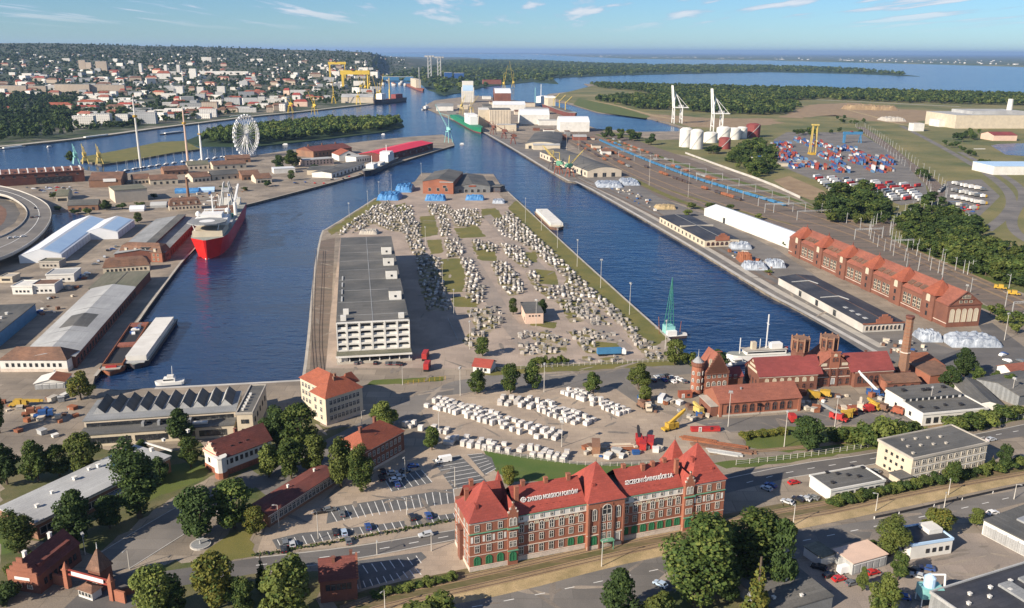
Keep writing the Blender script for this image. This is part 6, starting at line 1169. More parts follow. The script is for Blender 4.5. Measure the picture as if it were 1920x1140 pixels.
def truck(x,y,ang,label,cabm='car_blue',boxm='white_paint',L_=12.0,group=None,z=.1,name='truck'):
 r=root(name,label,'truck',P(x,y)+Vector((0,0,z)),ang,group);key=(cabm,boxm,L_)
 if key not in CARS:
  c=MB();c.box(L_/2-2.2,L_/2,-1.2,1.2,.6,3.0);c.box(L_/2-2.2,L_/2-.5,-1.15,1.15,3.0,3.4);t=MB();t.box(-L_/2,L_/2-2.5,-1.27,1.27,1.1,3.9);w=MB()
  for k in(-.42,-.32,-.22,.38):w.box(k*L_-.5,k*L_+.5,-1.2,1.2,0,1.0)
  w.box(-L_*.45,L_*.45,-.4,.4,.7,1.05)
  CARS[key]=(c.mesh('cab',cabm),t.mesh('trailer_box',boxm),w.mesh('axles','tyre'))
 for nm,me in zip(('cab','trailer_box','axles'),CARS[key]):place(nm,me,r)
 return r
truck(1146,666,A_((1120,664),(1178,662)),'blue curtain-side lorry with white cab in the granite yard','car_white','sky_blue',15)
truck(798,672,1.5,'red lorry trailer beside the grid warehouse corner','red','red',9,name='truck');truck(801,692,1.5,'bright red lorry before the grid warehouse corner','red','red',8)
for i in range(64):
 row_=i//9;k=i%9;x=1532+row_*27+k*5.0;y=333+row_*2.5+k*4.2
 if x>1738 or y>378:continue
 truck(x,y,.55+random.gauss(0,.06),'lorry trailer parked in rows in the truck park',random.choice(('car_white','car_red','car_blue','car_white','car_grey')),random.choice(('white_paint','white_paint','white','red','roof_pale','car_grey')),random.choice((13,14.5)),'lorries in the truck park')
for i in range(26):x,y=[(1790+(i%7)*9,346+(i//7)*13+(i%7)*2.0),][0];truck(x,y,.15+random.gauss(0,.1),'lorry parked in the small lot inside the road bend',random.choice(('car_white','yellow','car_grey')),random.choice(('white_paint','white','roof_pale','car_grey')),random.choice((7,10,13)),'lorries inside the road bend')
# ------------------------------------------------------------------ containers
cb=MB();cb.box(-6.1,6.1,-1.22,1.22,0,2.6)
for k in range(12):cb.box(-5.9+k*1.0,-5.5+k*1.0,-1.26,1.26,.15,2.45)
for nm,c in(('box_red',(.30,.06,.045)),('box_blue',(.045,.10,.27)),('box_rust',(.28,.11,.06)),('box_sky',(.10,.21,.36)),('box_grey',(.40,.41,.42)),('box_white',(.7,.7,.7))):mat(nm,c,tuple(x*.75 for x in c),scale=.3,rough=.6,rand=.15)
CB={k:cb.mesh('container',k)for k in('box_red','box_blue','box_rust','box_sky','box_grey','box_white')};nc=0
cdir=A_((1500,262),(1600,322));slots=[]
for blk,(ox,oy,nx,ny)in enumerate([(1460,270,5,8),(1472,292,6,9),(1498,306,4,7),(1520,270,4,9),(1545,290,5,9),(1590,280,3,6),(1605,300,5,8),(1645,300,5,8),(1575,316,4,5),(1500,262,5,4),(1640,316,4,5),(1470,276,9,3),(1560,276,6,4),(1480,300,8,3),(1530,308,5,5),(1570,300,5,4),(1615,290,5,4),(1670,316,3,4)]):
 o_=P(ox,oy)
 for i in range(nx):
  for j in range(ny):
   p=o_+Vector((math.cos(cdir),math.sin(cdir),0))*(i*13.2)+Vector((-math.sin(cdir),math.cos(cdir),0))*(j*3.6-12)
   for k in range(random.choice((0,1,1,1,2,3))):slots.append((p.x,p.y,.1+2.6*k,random.choices(list(CB),(30,30,12,16,7,5))[0]))
random.shuffle(slots)
for x,y,z,c in slots[:300]:tag(place('container',CB[c],None,(x,y,z),cdir),{'box_red':'red','box_blue':'blue','box_rust':'rusty orange','box_sky':'light blue','box_grey':'grey','box_white':'white'}[c]+' shipping container in the container yard stacks','container','containers in the yard')
b=MB();ks=list(CB)
for x,y,z,c in slots[300:]:b.box(-6.1,6.1,-1.22,1.22,0,2.6,ks.index(c),Matrix.Translation((x,y,z))@Matrix.Rotation(cdir,4,'Z'))
if b.v:tag(b.build('container_stacks',ks),'further red and blue containers in the yard stacks','containers',kind='stuff')
# ------------------------------------------------------------------ railway
RAILS=[[(1080,262),(1160,306),(1250,345),(1340,378),(1440,410),(1520,432)],[(1095,260),(1180,302),(1280,342),(1380,374),(1480,405),(1600,440),(1720,490),(1860,548),(1960,595)],[(1105,256),(1200,298),(1300,336),(1400,366),(1500,396),(1620,436),(1740,488),(1870,542),(1960,582)],[(1112,253),(1210,294),(1310,330),(1410,360),(1520,392),(1640,436),(1760,488),(1880,540)],[(1118,250),(1230,294),(1330,330),(1430,358),(1540,394),(1650,434)],[(1070,265),(1150,310),(1240,352),(1330,386)]]
def track(path,gauge=1.5,z=.12,world=False,ties=True,name='railway_track'):
 w=resample(path if world else smooth(pxpts(path),1),14);r=root(name,None,None,(0,0,0));bpy.data.objects.remove(r);b=MB()
 for i,(p,q)in enumerate(zip(w,w[1:])):
  d=(q-p).normalized();nrm=Vector((-d.y,d.x,0))
  for sg in(-1,1):a=p+nrm*sg*gauge/2;c=q+nrm*sg*gauge/2;b.bar((a.x,a.y,z),(c.x,c.y,z),.16,.16)
 o=b.build(name,'steel_rail');tag(o,kind='structure')
 if ties:band('sleeper_bed',[(p.x,p.y)for p in w],2.8,'earth',z-.04,world=True)
for p in RAILS:track(p,ties=True)
off_=[Vector((p.x,p.y,0))for p in CURVE]
for k in(-5,0,5):track([p+Vector((k,k*.3,0))for p in off_],world=True,ties=False)
tb=smooth(pxpts(TRK),1)
for k in(-3.2,2.0):track([p+Vector((-.3*k,k,0))for p in tb],world=True,z=.1)
track([(592,470),(588,540),(586,620),(592,700)],ties=False);track([(608,470),(604,560),(600,640),(606,705)],ties=False)
track([(1330,850),(1480,842),(1650,820),(1760,798),(1900,776)],z=.1)
def along(path,step,world=False):return resample(path if world else smooth(pxpts(path),1),step)
wag={}
for nm,m in(('blue','sky_blue'),('rusty','rust'),('grey','roof_grey'),('dark','hull_dark')):
 b=MB();b.box(-6.4,6.4,-1.4,-1.2,1.2,3.2);b.box(-6.4,6.4,1.2,1.4,1.2,3.2);b.box(-6.4,-6.2,-1.2,1.2,1.2,3.2);b.box(6.2,6.4,-1.2,1.2,1.2,3.2);b.box(-6.4,6.4,-1.4,1.4,.9,1.2);l=MB();l.box(-6.2,6.2,-1.2,1.2,2.2,2.5);u=MB()
 for k in(-4.5,4.5):u.box(k-1.2,k+1.2,-1,1,.25,.9)
 u.box(-4.5,4.5,-.3,.3,.6,.88)
 for x in np.arange(-5.2,5.3,2.1):
  for y in(-1.46,1.4):b.box(x-.08,x+.08,y,y+.06,1.2,3.2)
 wag[nm]=(b.mesh('body',m),l.mesh('load','roof_black' if nm!='rusty' else 'earth'),u.mesh('bogie','dark'))
def train(path,n,kind,label,group,start=0,gap=0):
 w=along(path,14.0)
 for i in range(start,min(len(w)-1,start+n)):
  d=w[i+1]-w[i];p=(w[i]+w[i+1])/2;k=kind if isinstance(kind,str)else random.choice(kind)
  if random.random()<gap:continue
  r=root('freight_wagon',label,'wagon',(p.x,p.y,.1),math.atan2(d.y,d.x),group)
  for nm,me in zip(('body','load','bogie'),wag[k]):place(nm,me,r)
train(RAILS[2],44,'blue','light blue open freight wagon in the long blue train','wagons of the blue train',6);train(RAILS[1],12,'rusty','rusty freight wagon beside the blue train','rusty wagons',10,.2);train(RAILS[0],22,('rusty','rusty','grey','dark'),'mixed freight wagon on the quay side sidings','wagons on the quay sidings',3,.3);train(RAILS[5],14,('rusty','dark'),'freight wagon on the siding nearest the quay','wagons nearest the quay',4,.3)
train(RAILS[3],34,('rusty','grey','rusty','blue'),'mixed wagon standing behind the blue train','wagons behind the blue train',8,.45);train(RAILS[4],26,('rusty','dark','grey'),'freight wagon on the siding by the pale wall','wagons by the pale wall',4,.5);train(RAILS[1],20,('rusty','dark'),'freight wagon on the long siding beyond the white hall','wagons beyond the hall',26,.35)
train([(1760,362),(1772,350),(1770,335)],4,'grey','pale wagon on the curved branch line','wagons on the branch')
pm={}
def portal(x,y,ang,span,label,group):
 key=round(span)
 if key not in pm:
  c=[]
  for sg in(-1,1):b=MB();b.bar((sg*span/2,0,0),(sg*span/2,0,9),.45);c.append(('post',b.mesh('post','roof_pale')))
  b=MB();b.bar((-span/2,0,9),(span/2,0,9),.35);b.bar((-span/2,0,8.1),(span/2,0,8.1),.25)
  for k in range(int(span/2)):b.bar((-span/2+2*k,0,8.1),(-span/2+2*k+1,0,9),.15)
  c.append(('beam',b.mesh('beam','roof_pale')));pm[key]=c
 r=root('catenary_portal',label,'gantry',P(x,y),ang,group)
 for nm,me in pm[key]:place(nm,me,r)
ra=A_((1200,298),(1400,366))+math.pi/2
for i,t_ in enumerate(np.linspace(0,1,12)):x=1150+330*t_;y=286+112*t_-8*math.sin(math.pi*t_);portal(x,y,ra,34,'pale catenary portal spanning the freight train tracks','catenary portals')
for x,y,sp in((1525,412,34),(1628,448,26),(1690,470,20),(1460,398,30)):portal(x,y,ra,sp,'pale catenary portal beyond the long brick warehouse','catenary portals behind the warehouse')
portal(1918,592,ra,16,'pale catenary portal at the picture edge','catenary portals edge')
mb_=MB();mb_.cyl((0,0),.28,.16,0,10,6);mb_.bar((0,0,8.6),(2.6,0,9.2),.14);MASTM=mb_.mesh('mast','roof_pale')
for path,st,lb,g in((CURVE,26,'pale catenary mast along the curved branch line','masts of the branch line'),):
 w=along(path,st,True)
 for i,p in enumerate(w):
  for sg in(-9,9):tag(place('catenary_mast',MASTM,None,(p.x+sg,p.y,0),random.uniform(0,6)),lb,'mast',g)
for path,st in(([(1540,400),(1640,440),(1700,462),(1790,500),(1930,556)],24),([(1700,500),(1790,535),(1920,590)],30)):
 for p in along(path,st):tag(place('catenary_mast',MASTM,None,(p.x,p.y,0),random.uniform(0,6)),'pale catenary mast in the wide railway yard','mast','masts of the railway yard')
b=MB();w=along([(1285,288),(1360,316),(1440,344),(1500,372)],16)
wl=root('boundary_wall','long pale wall along the edge of the freight yard','wall',(0,0,0))
for i,(p,q)in enumerate(zip(w,w[1:])):b=MB();b.bar((p.x,p.y,1.3),(q.x,q.y,1.3),.4,2.6);b.build('panel','concrete_white',wl)
# ------------------------------------------------------------------ lamp posts and fences
lm={}
def lamp(x,y,yt,label,group=None,kind='lamp',loc=None,h=None):
 h=h or hz(x,y,yt);p=loc or P(x,y);key=(kind,round(h))
 if key not in lm:
  a=MB();a.cyl((0,0),.17,.09,0,h,6);c=MB()
  if kind=='lamp':c.bar((0,0,h),(1.3,0,h+.1),.12);c.box(.9,1.7,-.18,.18,h-.02,h+.16)
  elif kind=='twin':c.bar((-1.3,0,h),(1.3,0,h),.12);c.box(-1.7,-.9,-.18,.18,h-.05,h+.12);c.box(.9,1.7,-.18,.18,h-.05,h+.12)
  else:c.box(-.8,.8,-.4,.4,h,h+.5);c.box(-1.0,1.0,-.12,.12,h-.5,h-.3)
  lm[key]=(a.mesh('post','pole'),c.mesh('lamp_head','roof_pale'))
 r=root('lamp_post',label,'lamp post',p,random.uniform(0,6),group);place('post',lm[key][0],r);place('lamp_head',lm[key][1],r);return r
for x,y,yt,k,lb in[(760,897,856,'lamp','lamp post among the cars of the upper lot'),(763,965,932,'lamp','lamp post in the middle of the long bay row'),(853,913,875,'lamp','lamp post on the big parking lot behind the van'),(597,1010,959,'lamp','lamp post at the street hedge beside the lower lot'),(809,1033,995,'lamp','lamp post on the island before the office tower'),(707,1039,1012,'lamp','lamp post on the street edge by the stepped house'),(523,988,945,'lamp','lamp post at the end of the low brick building'),(243,1067,1029,'lamp','lamp post at the plaza edge near the gate'),(722,1145,1106,'lamp','lamp post beside the track at the bottom edge'),(1128,1062,1014,'lamp','lamp post on the sand strip before the office porch'),(1487,985,945,'lamp','lamp post beside the track at the small lot'),(1642,958,925,'lamp','lamp post below the white low shed'),(1770,952,927,'lamp','lamp post beside the guard rail'),(1778,928,896,'lamp','lamp post between track and street below the cream block'),(1901,936,908,'lamp','lamp post with yellow box beside the guard rail'),(1020,735,683,'mast','lamp mast at the upper edge of the stone yard'),(863,742,690,'mast','lamp mast beside the gate hut street'),(823,811,765,'mast','lamp mast beside the shaded stone row'),(1053,838,792,'mast','lamp mast between the lower stone rows'),(1365,800,735,'mast','tall lamp mast before the engine shed'),(1470,838,772,'mast','tall lamp mast at the railway below the engine shed'),(1565,800,748,'mast','tall lamp mast in the machine park'),(1742,770,727,'mast','lamp mast behind the white workshop'),(1883,638,588,'mast','lamp mast beside the silver heap'),(1895,752,710,'mast','lamp mast beside the dark long shed'),(1005,612,560,'mast','lamp mast before the pink hut'),(851,590,545,'mast','lamp mast in the warehouse shadow'),(881,655,605,'mast','yellowish mast at the edge of the warehouse shadow'),(830,535,490,'mast','lamp mast on the grass beside the warehouse shadow'),(798,462,425,'mast','lamp mast behind the warehouse'),(755,722,690,'lamp','lamp post in the shadow of the orange-roofed block'),(679,805,770,'lamp','lamp post behind the orange-roofed brick house'),(1810,560,535,'mast','mast beyond the brick warehouse gable'),(1891,1090,1068,'lamp','lamp post on the black roof edge'),(160,1040,1002,'mast','flag pole beside the gate tower')]:lamp(x,y,yt,lb,kind=k)
for i,(x,y,yt)in enumerate([(985,418,372),(1015,432,395),(1045,465,430),(1082,500,450),(1126,540,487),(1180,590,532),(1247,655,600)]):lamp(x,y,yt,'lamp post on the grass strip along the peninsula canal edge','canal edge lamp posts','mast')
for i,(x,y,yt)in enumerate([(655,408,380),(690,388,358),(711,372,341),(734,358,328),(790,330,306)]):lamp(x,y,yt,'lamp post along the far curved edge of the peninsula','curved edge lamp posts','mast')
for i,(x,y,yt)in enumerate([(1217,348,292),(1290,370,320),(1062,290,240),(1037,262,225),(1085,282,250)]):lamp(x,y,yt,'tall floodlight mast beside the quay tracks','quay floodlight masts','mast')
def fence(path,h,label,step=2.6,m='roof_pale',pm_='pole'):
 w=along(path,step);r=root('fence',label,'fence',(0,0,0));pb=MB();pb.box(-.08,.08,-.08,.08,0,h);pme=pb.mesh('post',pm_)
 for p in w:place('post',pme,r,(p.x,p.y,0))
 for z in(h*.25,h*.6,h*.95):
  b=MB()
  for p,q in zip(w,w[1:]):b.bar((p.x,p.y,z),(q.x,q.y,z),.07)
  b.build('rail',m,r)
 return r
fence([(905,846),(1000,862),(1110,875),(1245,872)],1.6,'pale fence between the lawn and the stone yard');fence([(905,700),(1000,690),(1100,685),(1290,676)],2.0,'mesh fence along the street above the stone yard');fence([(1380,872),(1480,862),(1640,838),(1830,802),(1920,784)],2.2,'grey fence between railway and street',3.0);fence([(755,722),(835,712)],2.0,'yellow gate fence beside the warehouse yard',2.4,'yellow','yellow');fence([(840,600),(858,638)],1.6,'short fence in the warehouse yard')
gr=root('guard_rail','dark guard rail along the street below the sand strip','guard rail',(0,0,0));w=along([(1639,973),(1700,961),(1800,938),(1920,912),(2050,886)],6);b=MB()
for p,q in zip(w,w[1:]):b.bar((p.x,p.y,.7),(q.x,q.y,.7),.2,.7)
b.build('rail','dark',gr);pb=MB();pb.box(-.15,.15,-.15,.15,0,1.0);pme=pb.mesh('post','white_paint')
for p in w[::2]:place('post',pme,gr,(p.x,p.y,0))
hb=root('street_hedge','long low clipped hedge between the parking bays and street','hedge',(0,0,0));w=along([(480,1042),(560,1030),(700,1004),(780,990),(852,976)],1.6);n=len(w)*14;c=np.array([(p.x,p.y,.5)for p in w]);c=np.repeat(c,14,0)+rng.normal(0,1,(n,3))*(.5,.45,.25);V,Q,_k=crown_arrays(n,[(0,0,0,.01,.01)],.3,rng);V=V.reshape(-1,4,3)+c[:,None];place('foliage',npmesh('foliage',V.reshape(-1,3),Q,PAL['green'],rng.integers(0,3,n)),hb)
def lines(p0,p1,q0,q1,n,w=.12,z=.024):
 a0,a1,b0,b1=P(*p0),P(*p1),P(*q0),P(*q1);b=MB()
 for i in range(n+1):
  a=a0.lerp(a1,i/n);c=b0.lerp(b1,i/n);d=(c-a).normalized();nn=Vector((-d.y,d.x,0))*w
  b.add([(a.x+nn.x,a.y+nn.y,z),(a.x-nn.x,a.y-nn.y,z),(c.x-nn.x,c.y-nn.y,z),(c.x+nn.x,c.y+nn.y,z)],[(0,1,2,3)])
 tag(b.build('bay_marking','line_white'),kind='structure')
lines((618,954),(850,917),(632,978),(853,942),17);lines((810,862),(850,917),(862,854),(914,905),8);lines((520,1012),(850,962),(528,1028),(855,973),22);lines((876,853),(910,889),(904,850),(930,878),6);lines((722,900),(790,881),(735,921),(810,904),6);lines((672,1104),(790,1078),(668,1092),(780,1066),9);lines((680,1060),(780,1042),(690,1075),(790,1056),6);lines((1470,950),(1530,940),(1465,938),(1520,926),5)
def dashes(path,dash=3,gap=6,w=.14,z=.03):
 pts_=along(path,1.0);b=MB();i=0
 while i+dash<len(pts_):
  a,c=pts_[i],pts_[i+dash];d=(c-a).normalized();nn=Vector((-d.y,d.x,0))*w;b.add([(a.x+nn.x,a.y+nn.y,z),(a.x-nn.x,a.y-nn.y,z),(c.x-nn.x,c.y-nn.y,z),(c.x+nn.x,c.y+nn.y,z)],[(0,1,2,3)]);i+=dash+gap
 tag(b.build('lane_marking','line_white'),kind='structure')
dashes([(480,1060),(671,1037),(853,1003)]);dashes([(1400,905),(1480,884),(1647,859),(1835,821),(1920,806)]);dashes([(760,1160),(960,1125),(1245,1065),(1500,1015),(1750,965),(1920,927)])
def kerb(path,w=.3,h=.12):
 b=MB();p_=along(path,8)
 for p,q in zip(p_,p_[1:]):b.bar((p.x,p.y,h/2),(q.x,q.y,h/2),w,h)
 tag(b.build('kerb','kerb'),kind='structure')
for p in([(480,1046),(661,1026),(852,994)],[(480,1075),(671,1048),(852,1012)],[(1360,898),(1481,872),(1647,849),(1832,814),(1920,796)],[(1479,896),(1647,870),(1850,828)],[(176,1044),(300,968),(380,925)],[(245,1065),(372,985),(420,950)]):kerb(p)
# ------------------------------------------------------------------ loose clutter in the yards
cm_=[]
for m_ in('stucco','rust','roof_pale','tile_brown','white','blue','concrete'):
 b=MB();b.box(-.5,.5,-.5,.5,0,.9);b.box(-.56,.56,-.56,.56,.9,1.0);cm_.append(b.mesh('crate',m_))
def clutter(poly,n,label,group,size=(1,2.6)):
 for x,y in scatter(poly,n):s_=random.uniform(*size);tag(place('crate',random.choice(cm_),None,(x,y,.09),random.uniform(0,3.1),(s_*random.uniform(.8,1.8),s_,s_*random.uniform(.5,1))),label,'crate',group)
clutter([(150,560),(190,530),(150,505),(110,500),(80,560),(60,590),(110,590)],22,'small crate or bin in the yard beside the white offices','bins beside the offices');clutter([(0,745),(120,738),(150,765),(140,800),(90,830),(0,800)],26,'crate in the scrap yard before the white hipped house','crates in the scrap yard');clutter([(1100,348),(1180,352),(1240,385),(1230,398),(1130,350)],30,'crate on the east quay between halls and sheds','crates on the east quay');clutter([(1390,470),(1470,512),(1450,520),(1330,462)],18,'crate beside the sheeted heaps on the quay','crates beside the heaps');clutter([(1190,745),(1290,755),(1340,780),(1300,790),(1210,775)],26,'crate in the machine yard before the gable house','crates in the machine yard');clutter([(1090,840),(1240,838),(1240,856),(1100,862)],24,'crate in the steel yard behind the office lawn','crates in the steel yard');clutter([(300,372),(440,352),(480,350),(440,372),(360,390)],30,'crate on the west port ground behind the red ship','crates behind the ship');clutter([(1500,735),(1690,738),(1680,770),(1500,775)],26,'crate in the pump house yard','crates in the pump house yard');clutter([(1640,640),(1730,640),(1760,660),(1690,668)],20,'crate on the quay before the black-roofed warehouse end','crates at the warehouse end')
def farcars(poly,n,label,group,z=.05):
 for x,y in scatter(poly,n):tag(place('car',carmeshes('car',random.choice(('car_white','car_silver','car_grey','car_black','car_blue','car_red')))[0],None,(x,y,z),random.choice((.4,1.97))+random.gauss(0,.08)),label,'car',group)
farcars([(40,352),(130,350),(160,356),(140,368),(60,360)],34,'parked car beside the red arena','cars beside the arena');farcars([(1785,380),(1835,385),(1825,408),(1800,402)],22,'parked car in the small lot inside the road bend','cars inside the road bend');farcars([(200,470),(222,460),(180,500),(150,540),(140,535)],10,'car parked on the lane beside the head houses','cars beside the head houses');farcars([(290,585),(310,560),(250,628),(240,630)],6,'vehicle parked in the shade of the pale long warehouse','vehicles on the shaded quay');farcars([(1880,660),(1940,690),(1930,700),(1870,672)],4,'car on the port road bend','cars on the port road');farcars([(540,345),(640,335),(700,318),(690,326),(600,346)],14,'car parked along the ferry quay','cars on the ferry quay');farcars([(80,690),(150,650),(160,655),(100,720)],4,'car beside the white hipped house','cars beside the hipped house')
# ------------------------------------------------------------------ vessels
WL=-2.2
def hull(L_,Bm,H,bow=.22,stern=.9,flare=1.12,sheer=.25,n=14,m=('hull_red','deck','hull_dark')):
 """lofted hull along +x, bow at +L/2, from the waterline up; slots: side, deck, boot top"""
 b=MB();rows=[]
 for i in range(n+1):
  t=i/n;x=(t-.5)*L_;w=1.0
  if t>1-bow:k=(t-1+bow)/bow;w=math.sqrt(max(0,1-k**2.2))
  if t<.08:w=stern+(1-stern)*t/.08
  w=max(w,.03);sh=H*sheer*max(0,(t-.55)/.45)**2;xo=(.05*L_*bow)*max(0,t-.8)*5
  rows.append([(x,w*Bm/2*.9,0),(x+xo*.1,w*Bm/2*.96,H*.18),(x+xo,min(1.0,w*flare+.04)*Bm/2,H+sh)])
 for r in rows:b.v+=[(p[0],p[1],p[2])for p in r]+[(p[0],-p[1],p[2])for p in r]
 for i in range(n):
  a=i*6;c=a+6
  b.f+=[(a,a+1,c+1,c),(a+1,a+2,c+2,c+1),(a+3,c+3,c+4,a+4),(a+4,c+4,c+5,a+5),(a+2,a+5,c+5,c+2)];b.m+=[2,0,2,0,1]
 b.f+=[(0,3,4,1),(1,4,5,2),(n*6,n*6+1,n*6+4,n*6+3),(n*6+1,n*6+2,n*6+5,n*6+4)];b.m+=[2,0,2,0]
 return b.mesh('hull',m)
def vessel(name,label,cat,pb,ps,Bm,H,hm,parts,zL=None,**k):
 a=P(*pb,WL);c=P(*ps,WL);d=a-c;r=root(name,label,cat,(a+c)/2,math.atan2(d.y,d.x));place('hull',hull(zL or d.length,Bm,H,m=hm,**k),r);L_=zL or d.length
 for p in parts:
  b=MB();nm,m=p[0],p[1]
  for q in p[2:]:
   if q[0]=='b':b.box(q[1]*L_,q[2]*L_,q[3],q[4],q[5],q[6])
   elif q[0]=='c':b.cyl((q[1]*L_,q[2]),q[3],q[4],q[5],q[6],10)
   elif q[0]=='l':b.bar((q[1]*L_,q[2],q[3]),(q[4]*L_,q[5],q[6]),q[7])
  b.build(nm,m,r)
 return r
vessel('red_ship','big red offshore ship with white bridge and grey helideck at the quay','ship',(388,487),(437,406),27,13,('hull_red','deck','hull_red'),[
('forecastle','cream',('b',.20,.42,-11,11,13,19)),('bridge','white_paint',('b',.17,.29,-12.5,12.5,19,24),('b',.18,.27,-8,8,24,27)),('bridge_windows','glass',('b',.288,.294,-11,11,22,23.4)),
('helideck','roof_grey',('c',.36,-1,15,15,24.2,25)),('helideck_ring','white_paint',('c',.36,-1,6.0,6.0,25,25.06)),('helideck_legs','white_paint',('l',.40,-8,15,.40,-11,24.2,.6),('l',.40,6,15,.40,9,24.2,.6)),
('mast','white_paint',('l',.2,0,27,.2,0,41,1.0),('l',.2,-4,36,.2,4,36,.5),('l',.2,-2,39,.2,2,39,.5)),('radar_dome','white_paint',('c',.22,-11,2.0,2.0,25,27),('c',.22,-11,2.0,.8,27,28.4)),('radar_dome','white_paint',('c',.14,10,1.9,1.9,25,27),('c',.14,10,1.9,.8,27,28.2)),
('rail_frame','white_paint',('l',.1,-9,26,.1,9,26,.8),('l',.1,-9,14,.1,-9,26,.8),('l',.1,9,14,.1,9,26,.8),('l',.04,-9,24,.1,-9,26,.6)),('funnel','cream',('b',.02,.08,5,10,13,23)),('funnel','cream',('b',.02,.08,-10,-5,13,23)),
('deck_crane','white_paint',('c',-.15,10,1.6,1.4,13,24),('l',-.15,10,25,-.4,9,33,1.6)),('pipe_tower','roof_pale',('l',-.33,-7,13,-.36,-3,36,1.0),('l',-.43,-7,13,-.40,-3,36,1.0),('l',-.33,5,13,-.36,1,36,1.0),('l',-.43,5,13,-.40,1,36,1.0),('b',-.42,-.34,-4,2,28,30)),('deck_gear','tile_brown',('b',-.1,.0,-8,2,13,19),('b',-.3,-.2,-9,8,13,17),('l',-.05,-3,19,-.03,-3,30,1.0)),('winch','crane_yellow',('b',-.16,-.11,-6,4,13,16)),('aft_mast','white_paint',('l',-.22,3,17,-.22,3,30,.8),('l',-.28,-6,17,-.28,-6,27,.7),('l',-.46,6,13,-.46,6,30,.8)),('aft_house','white',('b',-.48,-.44,-9,9,13,19)),('hose_reel','crane_green',('c',-.06,7,3,3,13,17)),('boat_deck','roof_pale',('b',.02,.16,-12.5,12.5,13,16)),('bulb','white_paint',('c',.49,0,1.6,.8,.2,2.2))],stern=.92,bow=.34,flare=1.3,sheer=.2)
vessel('open_barge','rusty open hopper barge moored along the quay','barge',(206,706),(266,612),11.5,2.6,('rust','dark','hull_dark'),[('coaming','rust',('b',-.44,.40,4.4,4.8,2.6,3.8),('b',-.44,.40,-4.8,-4.4,2.6,3.8),('b',.40,.405,-4.8,4.8,2.6,3.8),('b',-.445,-.44,-4.8,4.8,2.6,3.8)),('bulkhead','tile_salmon',('b',-.02,.05,-4.4,4.4,2.6,3.5)),('bulkhead','tile_salmon',('b',-.44,-.38,-4.4,4.4,2.6,3.6)),('foredeck','concrete',('b',.42,.47,-4.5,4.5,2.62,3.0)),('winch','red',('b',.43,.45,-2.5,2.5,3.0,3.9))],bow=.05,stern=.95,sheer=0,flare=1.02)
vessel('covered_barge','grey barge with long white hatch covers beside the rusty one','barge',(252,693),(314,607),12,2.8,('hull_dark','deck','hull_dark'),[('hatch_cover','white',('b',-.44,-.01,-4.9,4.9,2.8,5.4)),('hatch_cover','white',('b',.0,.43,-4.9,4.9,2.8,5.5)),('foredeck','roof_pale',('b',.44,.48,-4.6,4.6,2.82,3.2)),('wheelhouse','stucco',('b',-.485,-.45,-4,4,2.8,4.4))],bow=.05,stern=.95,sheer=0,flare=1.02)
vessel('white_roofed_barge','barge with long white cover moored at the peninsula edge','barge',(1046,433),(1014,402),13,3,('tile_brown','deck','hull_dark'),[('hatch_cover','white',('b',-.45,.44,-5.6,5.6,3,6.2)),('cover_edge','stucco',('b',-.455,.445,-5.8,5.8,3,4))],bow=.06,stern=.95,sheer=0,flare=1.02)
vessel('motor_yacht','small white motor yacht moored at the basin end','yacht',(292,722),(346,718),4.6,1.6,('white_paint','white','white_paint'),[('cabin','white_paint',('b',-.2,.2,-1.6,1.6,1.6,3.4)),('cabin_windows','glass',('b',-.15,.21,-1.65,1.65,2.3,2.9)),('flybridge','white',('b',-.15,.08,-1.3,1.3,3.4,4.4)),('mast','white_paint',('l',-.1,0,4.4,-.12,0,9,.2))],bow=.45,stern=.85)
vessel('excursion_ship','white excursion ship with tall mast behind the pump house','ship',(1362,676),(1478,670),7,3.2,('white_paint','deck','white_paint'),[('deckhouse','white_paint',('b',-.42,.22,-2.6,2.6,3.2,5.6)),('window_strip','glass',('b',-.4,.2,-2.66,2.66,4.1,4.9)),('upper_deck','concrete',('b',-.44,.26,-2.9,2.9,5.6,5.8)),('funnel','cream',('b',.05,.12,-1.2,1.2,5.8,9.6)),('wheelhouse','white_paint',('b',-.36,-.18,-1.9,1.9,5.8,8.6)),('mast','white_paint',('l',-.12,0,5.8,-.12,0,24,.45),('l',-.12,-1.5,19,-.12,1.5,19,.2)),('mast','white_paint',('l',.3,0,3.2,.3,0,12,.35)),('mast','white_paint',('l',-.02,0,5.8,-.02,0,11,.3)),('life_buoy','red',('c',-.45,0,.9,.9,3.4,6.0))],bow=.3)
vessel('white_launch','small white launch moored inside the excursion ship','boat',(1366,684),(1396,681),3.2,1.3,('white_paint','white','white_paint'),[('cabin','white_paint',('b',-.3,.2,-1.1,1.1,1.3,2.8)),('cabin_windows','glass',('b',-.25,.21,-1.15,1.15,1.9,2.4))],bow=.4)
vessel('quay_ship','black-hulled ship with white bow house moored below the scarlet hall','ship',(684,331),(738,303),15,6,('hull_dark','deck','hull_dark'),[('deckhouse','white_paint',('b',-.36,-.14,-6,6,6,16)),('bridge','white_paint',('b',-.3,-.18,-7,7,16,19)),('bow_house','white_paint',('b',.2,.34,-5,5,6,12)),('mast','white_paint',('l',-.24,0,19,-.24,0,28,.6)),('mast','white_paint',('l',.27,0,12,.27,0,22,.6)),('deck_gear','white',('b',-.08,.1,-4,4,6,8.5))],bow=.3)
vessel('green_ship','green cargo ship with white deckhouse under the tall silo','ship',(902,250),(851,222),20,9,('hull_green','hull_green','tile_crimson'),[('deckhouse','white_paint',('b',.08,.28,-8,8,9,25)),('bridge','white_paint',('b',.10,.24,-10,10,25,28.5)),('funnel','cream',('b',.05,.09,-3,3,9,24)),('hatch','hull_green',('b',-.42,.0,-7,7,9,11)),('mast','white_paint',('l',.17,0,28,.17,0,38,.7))],bow=.28)
